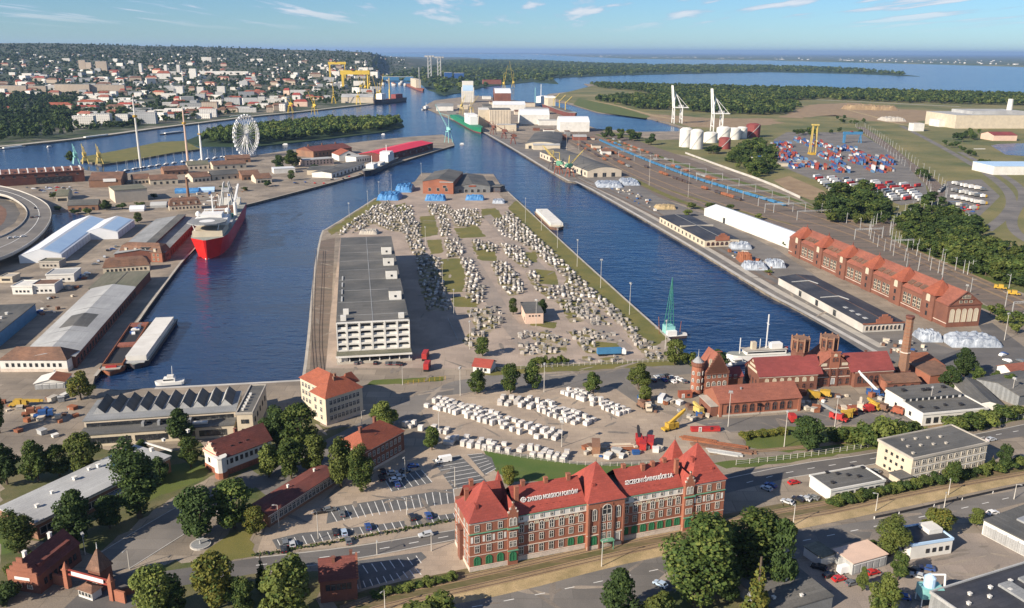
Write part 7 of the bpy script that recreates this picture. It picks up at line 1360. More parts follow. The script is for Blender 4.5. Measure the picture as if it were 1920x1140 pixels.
vessel('grain_ship','dark red bulk ship with derricks moored at the inner basin','ship',(1078,224),(1024,203),24,12,('tile_dark','deck','hull_dark'),[('deckhouse','cream',('b',-.44,-.28,-10,10,12,32)),('bridge','white_paint',('b',-.42,-.3,-12,12,32,36))]+[('derrick','crane_yellow',('l',x,0,12,x,0,34,2.2),('l',x,0,30,x+.12,6,48,1.4))for x in(-.2,0,.2)]+[('hatch','roof_felt',('b',-.18,.34,-8,8,12,14))],bow=.25)
vessel('far_ship','white ship moored behind the grain halls','ship',(1000,200),(1030,193),18,8,('white_paint','deck','hull_dark'),[('deckhouse','white_paint',('b',-.1,.2,-7,7,8,26)),('mast','white_paint',('l',.05,0,26,.05,0,60,1.2)),('mast','crane_teal',('l',.4,0,8,.4,0,52,1.2))])
vessel('yard_ship','dark ship with yellow cranes at the far shipyard point','ship',(702,196),(756,190),26,12,('hull_dark','tile_dark','hull_dark'),[('deckhouse','white_paint',('b',.2,.34,-9,9,12,30)),('deck_gear','tile_crimson',('b',-.4,-.15,-8,8,12,24)),('crane','crane_yellow',('l',-.02,0,12,-.02,0,40,4),('l',-.02,0,40,-.02,0,74,2))])
vessel('floating_ship','red and white ship lying in the far channel','ship',(793,172),(764,160),26,8,('tile_salmon','rust','hull_dark'),[('deckhouse','cream',('b',-.1,.25,-10,10,8,40)),('mast','roof_pale',('l',.3,0,8,.3,0,90,3))])
vessel('white_tug','small white tug off the silo peninsula point','tug',(792,207),(806,203),9,3,('white_paint','deck','hull_dark'),[('deckhouse','white_paint',('b',-.2,.2,-3,3,3,9)),('mast','white_paint',('l',0,0,9,0,0,18,.6))])
for i,(x0,x1,y,lb)in enumerate([(146,208,262,'long white river cruise boat moored at the city bank'),(-4,46,281,'white passenger boat at the picture edge of the river'),(88,96,277,'small white boat in mid river'),(300,344,253,'dark moored boat beside the grassy island'),(424,458,221,'white boat moored below the shipyard city bank'),(530,540,272,'small boat in the inner channel beside the ferris wheel'),(715,722,253,'tiny white boat in the inner channel'),(862,870,271,'tiny white boat off the teal crane point'),(1820,1850,282,'white boat in the small dock at the picture edge')]):
 a=P(x0,y,WL);w=(P(x1,y,WL)-a).length;vessel('river_boat',lb,'boat',(x0,y),(x1,y-(x1-x0)*.12 if i<5 else y),max(3,w*.13),max(1.2,w*.03),('white_paint' if i!=3 else 'hull_dark','deck','hull_dark'),[('deckhouse','white_paint',('b',-.38,.3,-max(3,w*.13)*.35,max(3,w*.13)*.35,max(1.2,w*.03),max(2.8,w*.07)))])
ym=MB();ym.add([(-5,0,.9),(-4.4,1.5,1.0),(0,1.7,1.0),(5,0,1.2),(0,-1.7,1.0),(-4.4,-1.5,1.0),(-4,0,-.1),(4,0,-.1)],[(0,5,4,3,2,1),(0,1,6),(1,2,7,6),(2,3,7),(3,4,7),(4,5,6,7),(5,0,6)]);ym.box(-2.5,1.2,-1,1,1,1.9);YH=ym.mesh('hull','white_paint');ym=MB();ym.bar((.3,0,1.9),(.3,0,14),.22);YM=ym.mesh('mast','roof_pale')
w=along([(232,318),(290,308),(350,300),(430,291)],11)
for i,p in enumerate(w):
 for q in(-10,8):r=root('yacht','moored yacht in the crowded marina behind the brown sheds','yacht',(p.x+q*.3,p.y+q+random.uniform(-2,2),WL),1.2+random.gauss(0,.1),'yachts in the marina');place('hull',YH,r);place('mast',YM,r)
# ------------------------------------------------------------------ cranes
def portal_crane(x,y,h,label,ang,legs='tile_orange',top='crane_green',jib='crane_yellow',reach=22,gz=9,spread=4.2,loc=None,tilt=1.0):
 r=root('harbour_crane',label,'crane',loc or P(x,y),ang);b=MB()
 for sx in(-1,1):
  for sy in(-1,1):b.bar((sx*spread,sy*spread,0),(sx*spread*.55,sy*spread*.55,gz),.9)
 b.box(-spread*.7,spread*.7,-spread*.7,spread*.7,gz,gz+1.2);b.build('portal',legs,r);b=MB();b.cyl((0,0),2.0,1.6,gz+1.2,gz+3,10);b.box(-4.5,2.5,-2.2,2.2,gz+3,gz+7.5);b.box(-6.5,-4.5,-2,2,gz+3.4,gz+6);b.build('machine_house',top,r);b=MB();b.box(2.5,4.2,-1,1,gz+3.6,gz+6.2);b.build('cab','glass',r)
 b=MB();t=(reach,0,h)
 for sy in(-1,1):b.bar((1.5,sy*1.4,gz+7),t,.5);b.bar((-1.5,sy*1.2,gz+7),(-1,0,gz+7+(h-gz)*.45),.5)
 b.bar((-1,0,gz+7+(h-gz)*.45),(reach*.6,0,gz+7+(h-gz-7)*.62),.35)
 for k in range(6):f=(k+.5)/6;b.bar((1.5+(reach-1.5)*f,1.4*(1-f),gz+7+(h-gz-7)*f),(1.5+(reach-1.5)*(f+.08),-1.4*(1-f),gz+7+(h-gz-7)*(f+.08)),.25)
 b.build('jib',jib,r);b=MB();b.bar(t,(t[0],0,h*.45),.12);b.build('hoist_rope','dark',r);return r
for i,(x,y,h,a,lb)in enumerate([(1047,326,34,2.6,'green-cabbed portal crane with orange legs on the bend of the quay'),(1068,331,32,.6,'portal crane with orange legs nearest the quay notch'),(1036,318,30,2.2,'dark portal crane behind the orange-legged pair')]):portal_crane(x,y,h,lb,a,'tile_orange' if i<2 else 'hull_dark','copper_green' if i<2 else 'hull_dark')
for i,(x,y)in enumerate(((925,252),(945,260),(962,270))):portal_crane(x,y,26,'dark red portal crane on the silo quay, '+('nearest the green ship','middle of three','farthest from the green ship')[i],2.4+i*.4,'tile_dark','brick_dark','tile_dark')
portal_crane(841,267,62,'tall teal luffing crane on the ferry quay point',2.45,'crane_teal','crane_teal','crane_teal',30,18,5)
portal_crane(866,214,46,'yellow grain unloader crane beside the green ship',1.2,'crane_yellow','crane_yellow','crane_yellow',22,16,5);portal_crane(884,212,44,'second yellow grain crane under the tall silo',.4,'crane_yellow','cream','crane_yellow',20,14,5)
YC=[(590,215,52,'yellow shipyard crane on the near yard quay'),(626,194,58,'yellow shipyard crane below the big gantry'),(672,196,48,'yellow crane at the shipyard shed'),(708,188,60,'yellow crane beside the shipyard point ship'),(714,184,56,'second yellow crane beside the point ship'),(676,172,60,'yellow crane inside the wider gantry'),(645,170,60,'yellow crane between the two gantries'),(545,212,40,'small yellow crane on the yard quay'),(694,168,50,'yellow crane beyond the wider gantry'),(685,174,52,'yellow tower crane inside the wider gantry'),(945,166,52,'yellow crane on the far wooded point'),(962,164,60,'pale crane at the far wooded point end')]
for i,(x,y,h,lb)in enumerate(YC):portal_crane(x,y,h*depth(P(x,y))/2000,lb,random.uniform(0,6.2),'gantry_yellow','gantry_yellow','gantry_yellow',16,18,6,loc=P(x,y))
def gantry(x0,x1,y,yt,label,m='gantry_yellow'):
 a=P(x0,y);c=P(x1,y);h=hz((x0+x1)/2,y,yt);d=c-a;r=root('gantry_crane',label,'crane',a,math.atan2(d.y,d.x));L_=d.length;q=L_*.095;b=MB();b.box(-q,L_+q,-q*.6,q*.6,h-q*1.7,h);b.build('girder',m,r);b=MB();b.box(-q*.5,q*.5,-q,q,0,h-q*1.7);b.build('leg',m,r)
 for sg in(-1,1):b=MB();b.bar((L_,sg*q*2,0),(L_,0,h-q*1.7),q*.5);b.build('leg',m,r)
 b=MB();b.box(L_*.35,L_*.45,-q,q,h,h+q*.6);b.build('trolley','tile_crimson',r)
gantry(620,648,160,116,'tall narrow yellow shipyard gantry');gantry(644,690,171,132,'wide yellow shipyard gantry');gantry(560,570,150,134,'far small yellow gantry')
def sts(x,y,yt,label,ang):
 r=root('container_crane',label,'crane',P(x,y),ang);h=hz(x,y,yt);g=h*.42;s_=h*.11;b=MB()
 for sx in(-1,1):
  for sy in(-1,1):b.bar((sx*s_,sy*s_,0),(sx*s_,sy*s_*.8,g),h*.022)
  b.bar((sx*s_,-s_,g*.3),(sx*s_,s_,g*.3),h*.018);b.bar((sx*s_,-s_,g),(sx*s_,s_,g),h*.02);b.bar((sx*s_,-s_,g*.3),(sx*s_,s_,g),h*.012)
 b.build('portal','white_paint',r);b=MB()
 for sy in(-1,1):b.bar((-s_,sy*s_*.6,g),(s_*2.6,sy*s_*.6,g),h*.022);b.bar((-s_,sy*s_*.6,g),(-s_*1.6,sy*s_*.35,h),h*.03);b.bar((-s_,sy*s_*.6,g),(-s_*.6,0,h*.78),h*.018);b.bar((s_,sy*s_*.6,g),(-s_*.6,0,h*.78),h*.014)
 b.bar((-s_*.6,0,h*.78),(s_*2.6,0,g),h*.01);b.bar((-s_*.6,0,h*.78),(-s_*1.6,0,h*.95),h*.01);b.build('raised_boom','white_paint',r);b=MB();b.box(s_*.2,s_*1.4,-s_*.5,s_*.5,g*1.03,g*1.15);b.build('machine_house','roof_pale',r)
sts(1269,231,160,'tall white container crane with raised boom, farther of the pair',.1);sts(1343,246,166,'tall white container crane with raised boom beside the tanks',.1)
gantry(1582,1612,268,247,'blue and yellow yard gantry above the containers','sky_blue');
b=root('mobile_crane','tall yellow mobile crane in the container yard','crane',P(1524,290));q=MB()
for sx in(-1,1):q.bar((sx*4,0,0),(sx*3,0,44),1.2);q.bar((sx*4,8,0),(sx*3,3,44),1.2)
q.box(-5,5,-2,5,44,46);q.build('tower','crane_yellow',b);q=MB();q.box(-5,5,-5,10,0,3);q.build('chassis','yellow',b)
d=root('floating_derrick','green lattice derrick barge at the canal corner','crane',P(1255,632,WL),.2);place('hull',hull(20,9,1.8,bow=.1,stern=.95,sheer=0,m=('hull_dark','white','hull_dark')),d);b=MB();h=hz(1255,632,527)+2;T=(.6,2,h)
for sx,sy in((-1.9,-1),(1.9,-1),(-1.9,4),(1.9,4)):b.bar((sx,sy,6.5),T,.26)
for k in range(7):
 f=k/7;w_=1.9*(1-f);z=6.5+(h-6.5)*f;f2=(k+1)/7;w2=1.9*(1-f2);z2=6.5+(h-6.5)*f2;cx0=.6*f;cx1=.6*f2
 for y0,y1 in((-1+3*f,-1+3*f2),(4-2*f,4-2*f2)):b.bar((cx0-w_,y0,z),(cx1+w2,y1,z2),.13);b.bar((cx0+w_,y0,z),(cx1-w2,y1,z2),.13)
b.build('lattice_jib','crane_green',d);b=MB();b.box(-2.6,2.6,-1.5,4.5,1.8,6.5);b.build('machine_house','crane_teal',d);b=MB();b.box(-2.8,2.8,-3.8,-1.5,1.8,4.6);b.build('deckhouse','white_paint',d);b=MB();b.bar((-6,0,1.8),(-6.5,1,12),.25);b.bar((6,0,1.8),(6.5,0,9),.25);b.build('mast','rust',d)
c=P(465,294);R_=36*depth(c)/F;f=root('ferris_wheel','big white ferris wheel beyond the brown sheds','ferris wheel',c,math.radians(70));zc=R_+3.5;n=28
b=MB()
for y in(-1.6,1.6):
 for rr in(R_,R_*.9):
  for i in range(n*2):a0=math.pi*i/n;a1=math.pi*(i+1)/n;b.bar((rr*math.cos(a0),y,zc+rr*math.sin(a0)),(rr*math.cos(a1),y,zc+rr*math.sin(a1)),.5)
b.build('rim','white_paint',f)
for i in range(n):
 a=2*math.pi*i/n;b=MB();b.bar((0,-1.2,zc),(R_*math.cos(a),-1.6,zc+R_*math.sin(a)),.28);b.bar((0,1.2,zc),(R_*math.cos(a),1.6,zc+R_*math.sin(a)),.28);b.bar((R_*math.cos(a),-1.6,zc+R_*math.sin(a)),(R_*math.cos(a),1.6,zc+R_*math.sin(a)),.4);b.build('spoke','white_paint',f)
 b=MB();x,z=(R_+1.2)*math.cos(a),zc+(R_+1.2)*math.sin(a);b.box(x-1,x+1,-1.1,1.1,z-1.8,z+.3);b.build('gondola','white_tent',f)
for sx in(-1,1):
 for sy in(-1,1):b=MB();b.bar((sx*R_*.42,sy*6,0),(0,sy*2.2,zc),1.0);b.build('leg','white_paint',f)
b=MB();b.box(-14,14,-8,8,0,2);b.build('platform','roof_pale',f)
for x,y,yt,m,lb in((264,313,186,'white','white amusement tower mast nearest the red arena'),(353,309,205,'plaster_pink','pinkish amusement tower mast, middle of three'),(379,300,235,'white_paint','white amusement mast beside the marina, shortest of three')):
 r=root('amusement_mast',lb,'mast',P(x,y));h=hz(x,y,yt);b=MB();b.cyl((0,0),1.7,1.0,0,h,8);b.build('shaft',m,r);b=MB();b.cyl((0,0),2.8,2.8,h*.74,h*.77,10);b.build('ring','yellow',r);b=MB();b.cyl((0,0),.5,.2,h,h*1.05,6);b.build('tip','roof_pale',r)
for x,m in((160,'crane_yellow'),(187,'crane_yellow'),(143,'crane_teal')):portal_crane(x,307,26,{160:'yellow dock crane at the river end of the arena',187:'second yellow dock crane beside the grassy island',143:'teal dock crane beside the arena roof end'}[x],2.2,m,m,m,12,8,4)
def machine(x,y,ang,label,m,arm=None,name='mobile_crane',cat='crane',boom='yellow',L_=7.5):
 r=root(name,label,cat,P(x,y),ang);b=MB();b.box(-L_/2,L_/2,-1.25,1.25,.7,1.5);b.box(L_/2-1.9,L_/2,-1.25,1.25,1.5,3.0);b.build('chassis',m,r);b=MB();b.box(-1.8,1.2,-1.3,1.3,1.5,3.3);b.build('upper_body',m,r);b=MB();b.box(L_/2-1.4,L_/2+.03,-1.1,1.1,2.1,2.8);b.build('cab_window','glass',r)
 for k in(-.38,-.12,.34):
  for sy in(-1.1,1.1):b=MB();b.cyl((0,0),.55,.55,-.2,.2,10);b.v=[(x_+k*L_,z_+sy,y_+.55)for x_,y_,z_ in b.v];b.build('wheel','tyre',r)
 if arm:b=MB();b.bar((-.8,0,2.8),arm,1.1);b.bar((arm[0]*.7,0,2.8+(arm[2]-2.8)*.7),(arm[0]*1.15,0,2.8+(arm[2]-2.8)*1.18),.8);b.build('boom',boom,r)
 return r
machine(1256,806,.5,'yellow mobile crane with raised boom above the office tower','yellow',(6.5,0,7));machine(1640,742,2.9,'blue mobile crane with white lattice boom under the chimney','blue',(7,0,10),boom='white_paint');machine(1198,832,1.5,'black-armed red reach stacker beside the red cabins','red',(7,0,4),boom='dark');machine(1572,788,2.4,'red fire-like lorry with grey ladder boom in the machine park','red',(7,0,5),boom='roof_grey')
for i,(x,y,m)in enumerate([(1598,776,'tile_orange'),(1612,768,'stucco'),(1628,772,'red'),(1640,768,'yellow'),(1655,770,'tile_brown'),(1528,748,'yellow'),(1548,744,'yellow'),(1310,776,'crane_yellow'),(1204,764,'tile_brown'),(1216,770,'stucco'),(1485,790,'red'),(1585,784,'yellow'),(1682,776,'tile_orange')]):machine(x,y,random.uniform(0,6),'plant machine parked around the brick gasworks',m,(3.5,0,4.0)if i%2 else None,'plant_machine','machine',m,5.0).update_tag()
for o in list(bpy.data.objects):
 if o.name.startswith('plant_machine')and o.parent is None:o['group']='plant machines around the gasworks'
def cabin(x,y,ang,L_,W_,H_,m,label,name='cabin',cat='cabin'):
 r=root(name,label,cat,P(x,y),ang);b=MB();b.box(-L_/2,L_/2,-W_/2,W_/2,.2,H_);b.build('body',m,r);b=MB();b.box(-L_/2-.1,L_/2+.1,-W_/2-.1,W_/2+.1,H_,H_+.15);b.build('roof',m,r);place('window',winmesh(1,.9,'dark'),r,(L_*.2,-W_/2,1.2));place('door',winmesh(.9,1.9,'door'),r,(-L_*.2,-W_/2,.2));return r
cabin(1206,838,1.35,7,2.6,2.8,'red','bright red cabin, one of two behind the office');cabin(1219,835,1.35,7,2.6,2.8,'red','bright red cabin nearest the yellow mobile crane');cabin(1322,808,.05,12,2.2,1.6,'red','long low red steel frame beside the mobile crane','steel_trestle','trestle');cabin(1284,745,.1,6,2.6,2.8,'tile_orange','rusty orange container beside the round turret','container','container');cabin(1240,752,1.2,6,2.3,2.6,'white_paint','white box lorry body near the street tree','box_body','container');cabin(1602,764,.1,15,3,.5,'rust','rusty flat trailer beside the machine park','flat_trailer','trailer');cabin(1117,846,1.5,8,3,3.6,'brick_brown','tall brown stack of beams behind the office lawn','beam_stack','beams')
for i,(x,y,m,lb)in enumerate([(1175,842,'rust','rusty beams'),(1150,852,'stucco','pale beams'),(1310,826,'rust','rusty rails'),(1330,838,'tile_brown','brown girders'),(1370,838,'rust','rusty girders'),(1360,850,'roof_pale','pale steel beams'),(1385,846,'tile_brown','dark girders'),(1160,838,'stucco','old timbers')]):
 r=root('steel_pile','long pile of '+lb+(' behind the office lawn' if x<1200 else ' behind the office end tower'),'steel',P(x,y),-.35 if x>1300 else .1)
 for k in range(6):b=MB();b.box(-7+random.uniform(-1,1),6+random.uniform(-1,1),-1.6+k*.55,-1.2+k*.55,0,random.uniform(.4,.9));b.build('beam',m,r)
machine(1875,542,2.7,'yellow rail maintenance machine in the railway yard','yellow',None,'rail_machine','machine');machine(1900,553,2.7,'second yellow rail maintenance machine in the yard','yellow',None,'rail_machine','machine');machine(36,762,.1,'long yellow machine boom lying in the quay yard','yellow',(9,0,2.5));machine(82,782,.4,'blue steel machine in the quay yard','blue',None,'plant_machine','machine');machine(60,778,.4,'rusty orange machine beside the blue one','rust',None,'plant_machine','machine')
# ------------------------------------------------------------------ silo peninsula, tanks, far port
def far(name,label,cat,x0,x1,y,yt,wall,roof,rt='flat',D_=None,rh=None,y1=None):
 A=P(x0,y);B=P(x1,y if y1 is None else y1);h=hz((x0+x1)/2,y,yt);D_=D_ or(B-A).length*.6
 return simple(name,label,cat,A,B,D_,h*(1 if rt=='flat' else .72),wall,roof,rt,rh or h*.35,0)
s=far('grain_silo','tall white grain silo tower at the river fork','silo',866,889,192,164,'white','white',D_=30);h=s.h;b=MB();b.box(2,s.W-2,3,24,h,h*1.42);s.part('headhouse',b,'white');b=MB();b.box(3,s.W-3,-.3,0,h*.78,h*1.15);s.part('glazing',b,'tent_blue')
for i in range(6):b=MB();u=s.W*(i+.5)/6;b.box(u-.5,u+.5,-.6,0,0,h*.72);s.part('pilaster',b,'cream')
s=far('concrete_silo','beige ribbed concrete silo block beside the green ship','silo',918,958,238,206,'stucco','roof_felt',D_=60)
for i in range(14):b=MB();u=s.W*(i+.5)/14;b.cyl((u,.5),s.W/30,s.W/30,0,s.h*.96,8);s.part('silo_rib',b,'stucco')
s=far('cream_silo','cream silo end joined to the ribbed silo block','silo',898,917,236,206,'cream','white',D_=70)
for i,a in enumerate([('white_dome_hall','long white round-roofed hall on the silo peninsula','hall',975,1030,233,208,'white','white_tent','barrel',60),('white_dome_hall','white round-roofed hall nearest the inner basin','hall',1050,1105,247,222,'white','white_tent','barrel',60),('white_shed','white port shed between the round-roofed halls','shed',1010,1044,235,226,'white','roof_pale','flat',30),('white_shed','long white port shed behind the ribbed silo','shed',925,985,208,192,'white','white_tent','gable',50),('white_shed','white shed with blue-grey roof at the peninsula point','shed',818,850,208,196,'white','roof_grey','gable',60),('red_round_hall','big round-roofed hall with red brick end','hall',928,958,192,168,'brick','white_tent','barrel',80),('white_shed','pale shed before the grain ship','shed',985,1030,214,204,'roof_pale','roof_pale','flat',40),('cream_shed','cream loading house before the ribbed silo','shed',932,968,246,234,'cream','roof_pale','flat',20),('far_workshop','pale long workshop in the far shipyard','hall',640,700,193,178,'stucco','roof_pale','gable',60),('far_workshop','grey long workshop beyond the shipyard cranes','hall',522,594,163,150,'roof_pale','roof_grey','flat',80),('blue_dock_hall','bright blue dock hall at the far wooded point','hall',834,848,150,136,'blue','white','flat',40),('blue_dock_hall','second blue dock hall beside a white frame','hall',852,870,150,137,'blue','white','flat',40),('red_far_hall','long red-roofed hall on the far wooded point','hall',906,940,158,150,'tile_salmon','tile_crimson','flat',40),('floating_dock','long blue floating dock in the far channel','dock',716,775,151,144,'sky_blue','white','flat',40)]):far(*a)
for x,y,yt in((806,148,104),(824,149,106)):
 r=root('dock_tower','pale lattice tower pair member at the far blue dock','tower',P(x,y),0,'dock towers');h=hz(x,y,yt);b=MB();q=h*.07
 for sx in(-1,1):
  for sy in(-1,1):b.bar((sx*q,sy*q,0),(sx*q,sy*q,h),h*.035)
 for k in range(6):b.bar((-q,-q,h*k/6),(q,-q,h*(k+1)/6),h*.02)
 b.build('frame','roof_pale',r);b=MB();b.box(-q*3,q*3,-q,q,h*.93,h);b.build('head','roof_pale',r)
for i,(x,y)in enumerate([(838,214),(858,205),(905,205),(918,196),(945,205),(965,215),(990,225),(1000,245),(1020,250),(1030,262),(1060,255),(1095,262),(905,186),(960,245),(1048,262),(985,200),(1110,278),(1128,290),(1062,240),(912,222)]):w_=random.uniform(9,20);city_=far('port_shed','small port shed among the silos and halls of the long peninsula','shed',x,x+w_,y,y-random.uniform(4,9),random.choice(('white','cream','stucco','roof_grey','brick')),random.choice(('roof_pale','roof_felt','white','tile_brown')),random.choice(('flat','gable')),random.uniform(14,30));tag(city_.r,group='small port sheds')
def tank(x,y,yt,wpx,m,label,dome=.12):
 p=P(x,y);R_=wpx/2*depth(p)/F;h=hz(x,y,yt);r=root('storage_tank',label,'tank',p+Vector((0,R_*.8,0)));b=MB();b.cyl((0,0),R_,R_,0,h*.9,28);b.build('shell',m,r);b=MB();b.cyl((0,0),R_*1.01,R_*.6,h*.9,h*(.9+dome*.8),28);b.cyl((0,0),R_*.6,R_*.05,h*(.9+dome*.8),h*(.9+dome),28);b.build('roof',m,r)
 b=MB()
 for k in range(14):a=-2.6+k*.12;b.bar((R_*1.02*math.cos(a),R_*1.02*math.sin(a),h*.9*k/14),(R_*1.02*math.cos(a+.12),R_*1.02*math.sin(a+.12),h*.9*(k+1)/14),.8)
 b.build('stair','roof_pale',r)
for a in[(1287,276,240,24,'white','tall white storage tank nearest the inner basin'),(1307,280,243,24,'white','tall white storage tank, second from the basin'),(1334,268,248,26,'white','white storage tank behind the tall pair'),(1358,262,238,26,'white','white storage tank in the middle of the farm'),(1378,262,240,24,'white','white storage tank beside the red one'),(1414,258,232,26,'tile_crimson','big dull red storage tank at the farm end'),(1360,280,258,22,'tile_crimson','lower red storage tank before the white ones'),(1392,260,238,20,'white','small white storage tank between white and red')]:tank(*a)
s=far('cream_factory','big cream factory with grey curved roof at the picture edge','factory',1790,1930,241,216,'cream','roof_pale','flat',120);b=MB();b.box(s.W*.28,s.W,20,100,s.h,s.h*1.25);s.part('upper_hall',b,'roof_pale');b=MB();b.cyl((s.W*.93,60),6,5,s.h,s.h*2.1,12);s.part('chimney',b,'white')
for a in[('white_annex','white annex stepping down from the cream factory','building',1760,1792,238,225,'white','white','flat',40),('white_annex','small white house before the cream factory','building',1712,1732,246,232,'white','white','flat',20),('red_roofed_works','pinkish red-roofed works beside the small dock','building',1862,1906,264,250,'plaster_pink','tile_crimson','gable',40),('white_depot','large white depot roof at the picture edge','hall',1862,1960,328,312,'white','tent_blue','flat',50),('yard_office','low grey-roofed office before the container yard','building',1462,1478,312,306,'cream','roof_grey','flat',14),('yard_office','long grey-roofed office beside the container yard','building',1484,1522,309,302,'stucco','roof_grey','gable',18),('grove_house','blue-roofed house in the grove by the tanks','house',1414,1430,303,294,'white','blue','gable',14),('track_office','orange-brown freight shed beside the inner basin tracks','shed',1075,1100,263,254,'tile_salmon','roof_pale','gable',20)]:far(*a)
for i,(x,y,w,h)in enumerate([(1620,206,60,16),(1662,207,50,14),(1682,228,40,10)]):heap('spoil_heap',('largest','middle','pale')[i]+' bare earth spoil heap on the far waste ground',x,y,w,60,h,('earth','earth','concrete')[i],'earth heap',40+i)
# ------------------------------------------------------------------ the city across the river
def citymat(name,c,c2):
 m=mat(name,c,c2,scale=.01,rand=.12);t=m.node_tree;b=t.nodes['Principled BSDF'];src=b.inputs['Base Color'].links[0].from_socket;n=t.nodes.new;l=t.links.new;g=n('ShaderNodeNewGeometry');s=n('ShaderNodeSeparateXYZ');l(g.outputs['Position'],s.inputs[0])
 def M_(op,a,b_):q=n('ShaderNodeMath');q.operation=op;(l(a,q.inputs[0])if hasattr(a,'links')else None);q.inputs[1].default_value=b_ if not hasattr(b_,'links')else 0;(l(b_,q.inputs[1])if hasattr(b_,'links')else None);return q.outputs[0]
 f=M_('LESS_THAN',M_('FRACT',M_('MULTIPLY',s.outputs[2],.3),0),.42);k=M_('LESS_THAN',M_('FRACT',M_('MULTIPLY',M_('ADD',s.outputs[0],s.outputs[1]),.22),0),.5);w=M_('MULTIPLY',M_('MULTIPLY',f,k),.75);x=n('ShaderNodeMix');x.data_type='RGBA';l(w,x.inputs[0]);l(src,x.inputs[6]);x.inputs[7].default_value=(.05,.06,.08,1);l(x.outputs[2],b.inputs['Base Color'])
citymat('city_white',(.66,.65,.62),(.56,.54,.50));citymat('city_beige',(.46,.38,.29),(.36,.30,.24));citymat('city_grey',(.36,.37,.38),(.28,.29,.30))
UB={}
def ub(wall,roof,rt):
 key=(wall,roof,rt)
 if key not in UB:
  b=MB();b.box(-.5,.5,-.5,.5,-.4,1.0 if rt=='flat' else .72,0)
  if rt=='flat':b.box(-.51,.51,-.51,.51,1.0,1.03,1)
  else:b.hip(-.54,.54,-.54,.54,.72,.34,.2 if rt=='hip' else .02,1)
  UB[key]=b.mesh('city_building',[wall,roof])
 return UB[key]
def city(x,y,wpx,hpx,wall,roof,rt,label,dep=14,group='buildings of the city across the river',ang=None,name='city_building'):
 p=G(x,y)
 if p is None:return
 k=depth(p)/F;o=place(name,ub(wall,roof,rt),None,p,random.gauss(.1,.25)if ang is None else ang,(wpx*k,dep,max(5,hpx*k)));return tag(o,label,'building',group)
for x,y,w,h,wl,rf,rt,lb in[(25,175,52,14,'city_beige','roof_grey','flat','long beige slab block at the picture edge of the city'),(72,173,32,11,'city_beige','roof_grey','flat','shorter beige slab block beside the park'),(138,176,62,17,'city_beige','roof_grey','flat','long striped beige slab block above the old park'),(204,176,62,16,'city_beige','roof_grey','flat','long beige slab block above the orange roofs'),(160,238,38,20,'city_white','white','flat','white stepped apartment block on the river front'),(192,234,34,20,'city_white','roof_pale','flat','white apartment block second along the river front'),(232,233,22,18,'city_white','roof_pale','flat','narrow white house along the river front'),(270,232,48,20,'city_grey','roof_pale','flat','grey-blue block along the river front'),(339,181,12,17,'city_white','white','flat','white tower block in the middle of the city'),(377,176,12,12,'city_white','white','flat','small white tower block'),(416,179,14,16,'city_white','white','flat','white tower block nearest the shipyard'),(156,131,12,17,'city_beige','roof_grey','flat','far beige tower block'),(168,132,10,14,'city_beige','roof_grey','flat','second far beige tower block'),(192,133,20,17,'city_beige','roof_grey','flat','far wide tower block'),(265,136,5,16,'city_white','white','flat','slim white far tower'),(312,138,5,15,'city_white','white','flat','second slim white far tower'),(336,140,6,17,'city_white','white','flat','third slim white far tower'),(363,148,12,18,'city_white','white','flat','white far tower beside the long pale hall'),(420,140,90,6,'city_white','white','flat','very long pale far hall'),(285,152,20,9,'plaster_pink','tile_orange','hip','orange-roofed far church hall'),(308,148,24,14,'city_white','tile_orange','hip','white far building with orange roof'),(395,210,28,18,'city_beige','tile_brown','flat','yellowish block near the river landing'),(360,208,40,14,'city_grey','roof_grey','flat','grey block near the river landing'),(112,207,48,14,'plaster_pink','tile_orange','hip','wide orange-roofed palace above the park'),(172,200,46,12,'city_white','tile_orange','hip','orange-roofed block above the river front'),(10,208,22,8,'plaster_pink','tile_orange','hip','orange roof in the park at the picture edge'),(388,117,18,9,'city_white','white','flat','white domed far building on the slope'),(330,205,14,14,'city_white','tile_dark','hip','white block beside the river landing trees')]:
 city(x,y,w,h,wl,rf,rt,lb,16,None,ang=.1)
rs=random.Random(5);nb=0
while nb<292:
 x=rs.uniform(-20,715);y=rs.uniform(112,226);yb=np.interp(x,*zip(*BANK))
 if y>yb-4 or(x<150 and y>185):continue
 if y<135 and rs.random()<.5:continue
 far_=(y-95)/110;w=rs.uniform(8,26)*(.35+far_);h=rs.uniform(4,10)*(.4+far_);o=rs.random()
 if o<.40:a=('city_white','white','flat','white flat-roofed building in the city across the river')
 elif o<.66:a=(rs.choice(('city_beige','city_white','plaster_pink')),rs.choice(('tile_orange','tile_salmon','tile_red')),'hip','red-roofed house in the city across the river')
 elif o<.84:a=('city_grey','roof_grey','flat','grey block in the city across the river')
 else:a=('city_beige','tile_brown','hip','beige house with brown roof in the city across the river')
 if city(x,y,w,h,*a,dep=rs.uniform(11,22))is not None:nb+=1
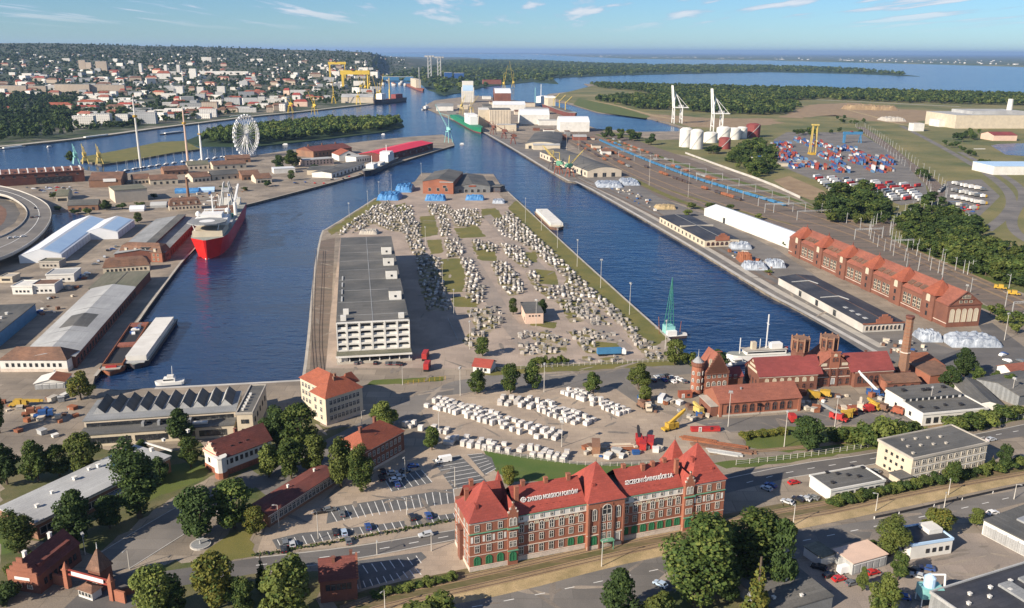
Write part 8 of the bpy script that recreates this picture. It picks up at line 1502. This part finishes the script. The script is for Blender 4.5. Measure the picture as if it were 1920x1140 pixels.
xs=rng.uniform(-20,760,300);ys=102+rng.random(300)*62;g3=Gv(xs,ys);g3=g3[~np.isnan(g3[:,0])];n=len(g3);ubm=ub('city_white','tile_orange','hip');tv=np.array([v.co for v in ubm.vertices]);tr_=[]
ubm_b=bmesh.new();ubm_b.from_mesh(ubm);bmesh.ops.triangulate(ubm_b,faces=ubm_b.faces);tq=np.array([[v.index for v in f.verts]for f in ubm_b.faces]);ti=np.array([f.material_index for f in ubm_b.faces]);ubm_b.free()
V,Q=replicate(tv,tq,g3,rng.uniform(0,3.1,n),np.stack([rng.uniform(9,22,n),rng.uniform(8,13,n),rng.uniform(5,11,n)],1));tag(place('hillside_houses',npmesh('hillside_houses',V,Q,('city_white','tile_salmon','white'),np.where(np.tile(ti,n)==1,np.repeat(rng.choice([1,2,2],n),len(ti)),0))),'countless tiny pale houses dotted over the far hillside','houses',kind='stuff')
xs=rng.uniform(900,1920,150);ys=np.interp(xs,[900,1180,1440,1720,1920],[101.5,108,111,117,122])-rng.random(150)**2*7;p3=np.array([tuple(P(x,y,8))for x,y in zip(xs,ys)]);n=len(p3)
V,Q=replicate(tv,tq,p3,rng.uniform(0,3.1,n),np.stack([rng.uniform(15,60,n),rng.uniform(12,30,n),rng.uniform(7,16,n)],1));tag(place('far_shore_houses',npmesh('far_shore_houses',V,Q,('city_white','white'),np.tile(ti,n))),'tiny pale houses along the distant lake shore','houses',kind='stuff')
# ------------------------------------------------------------------ the air: thin blue haze over everything
zt=max(320,max(_rz)*1.25+60);b=MB();b.box(-71000,71000,-3200,89000,-6,zt);hz_=b.build('haze','dark');hz_.data.materials.clear();hm=bpy.data.materials.new('haze');hm.use_nodes=True;t=hm.node_tree;t.nodes.clear();o=t.nodes.new('ShaderNodeOutputMaterial');v=t.nodes.new('ShaderNodeVolumePrincipled');v.inputs['Color'].default_value=(.40,.62,1,1);v.inputs['Density'].default_value=HAZE_D;v.inputs['Anisotropy'].default_value=.2;t.links.new(v.outputs[0],o.inputs['Volume']);hz_.data.materials.append(hm);tag(hz_,'thin blue haze over the whole harbour','haze',kind='stuff')
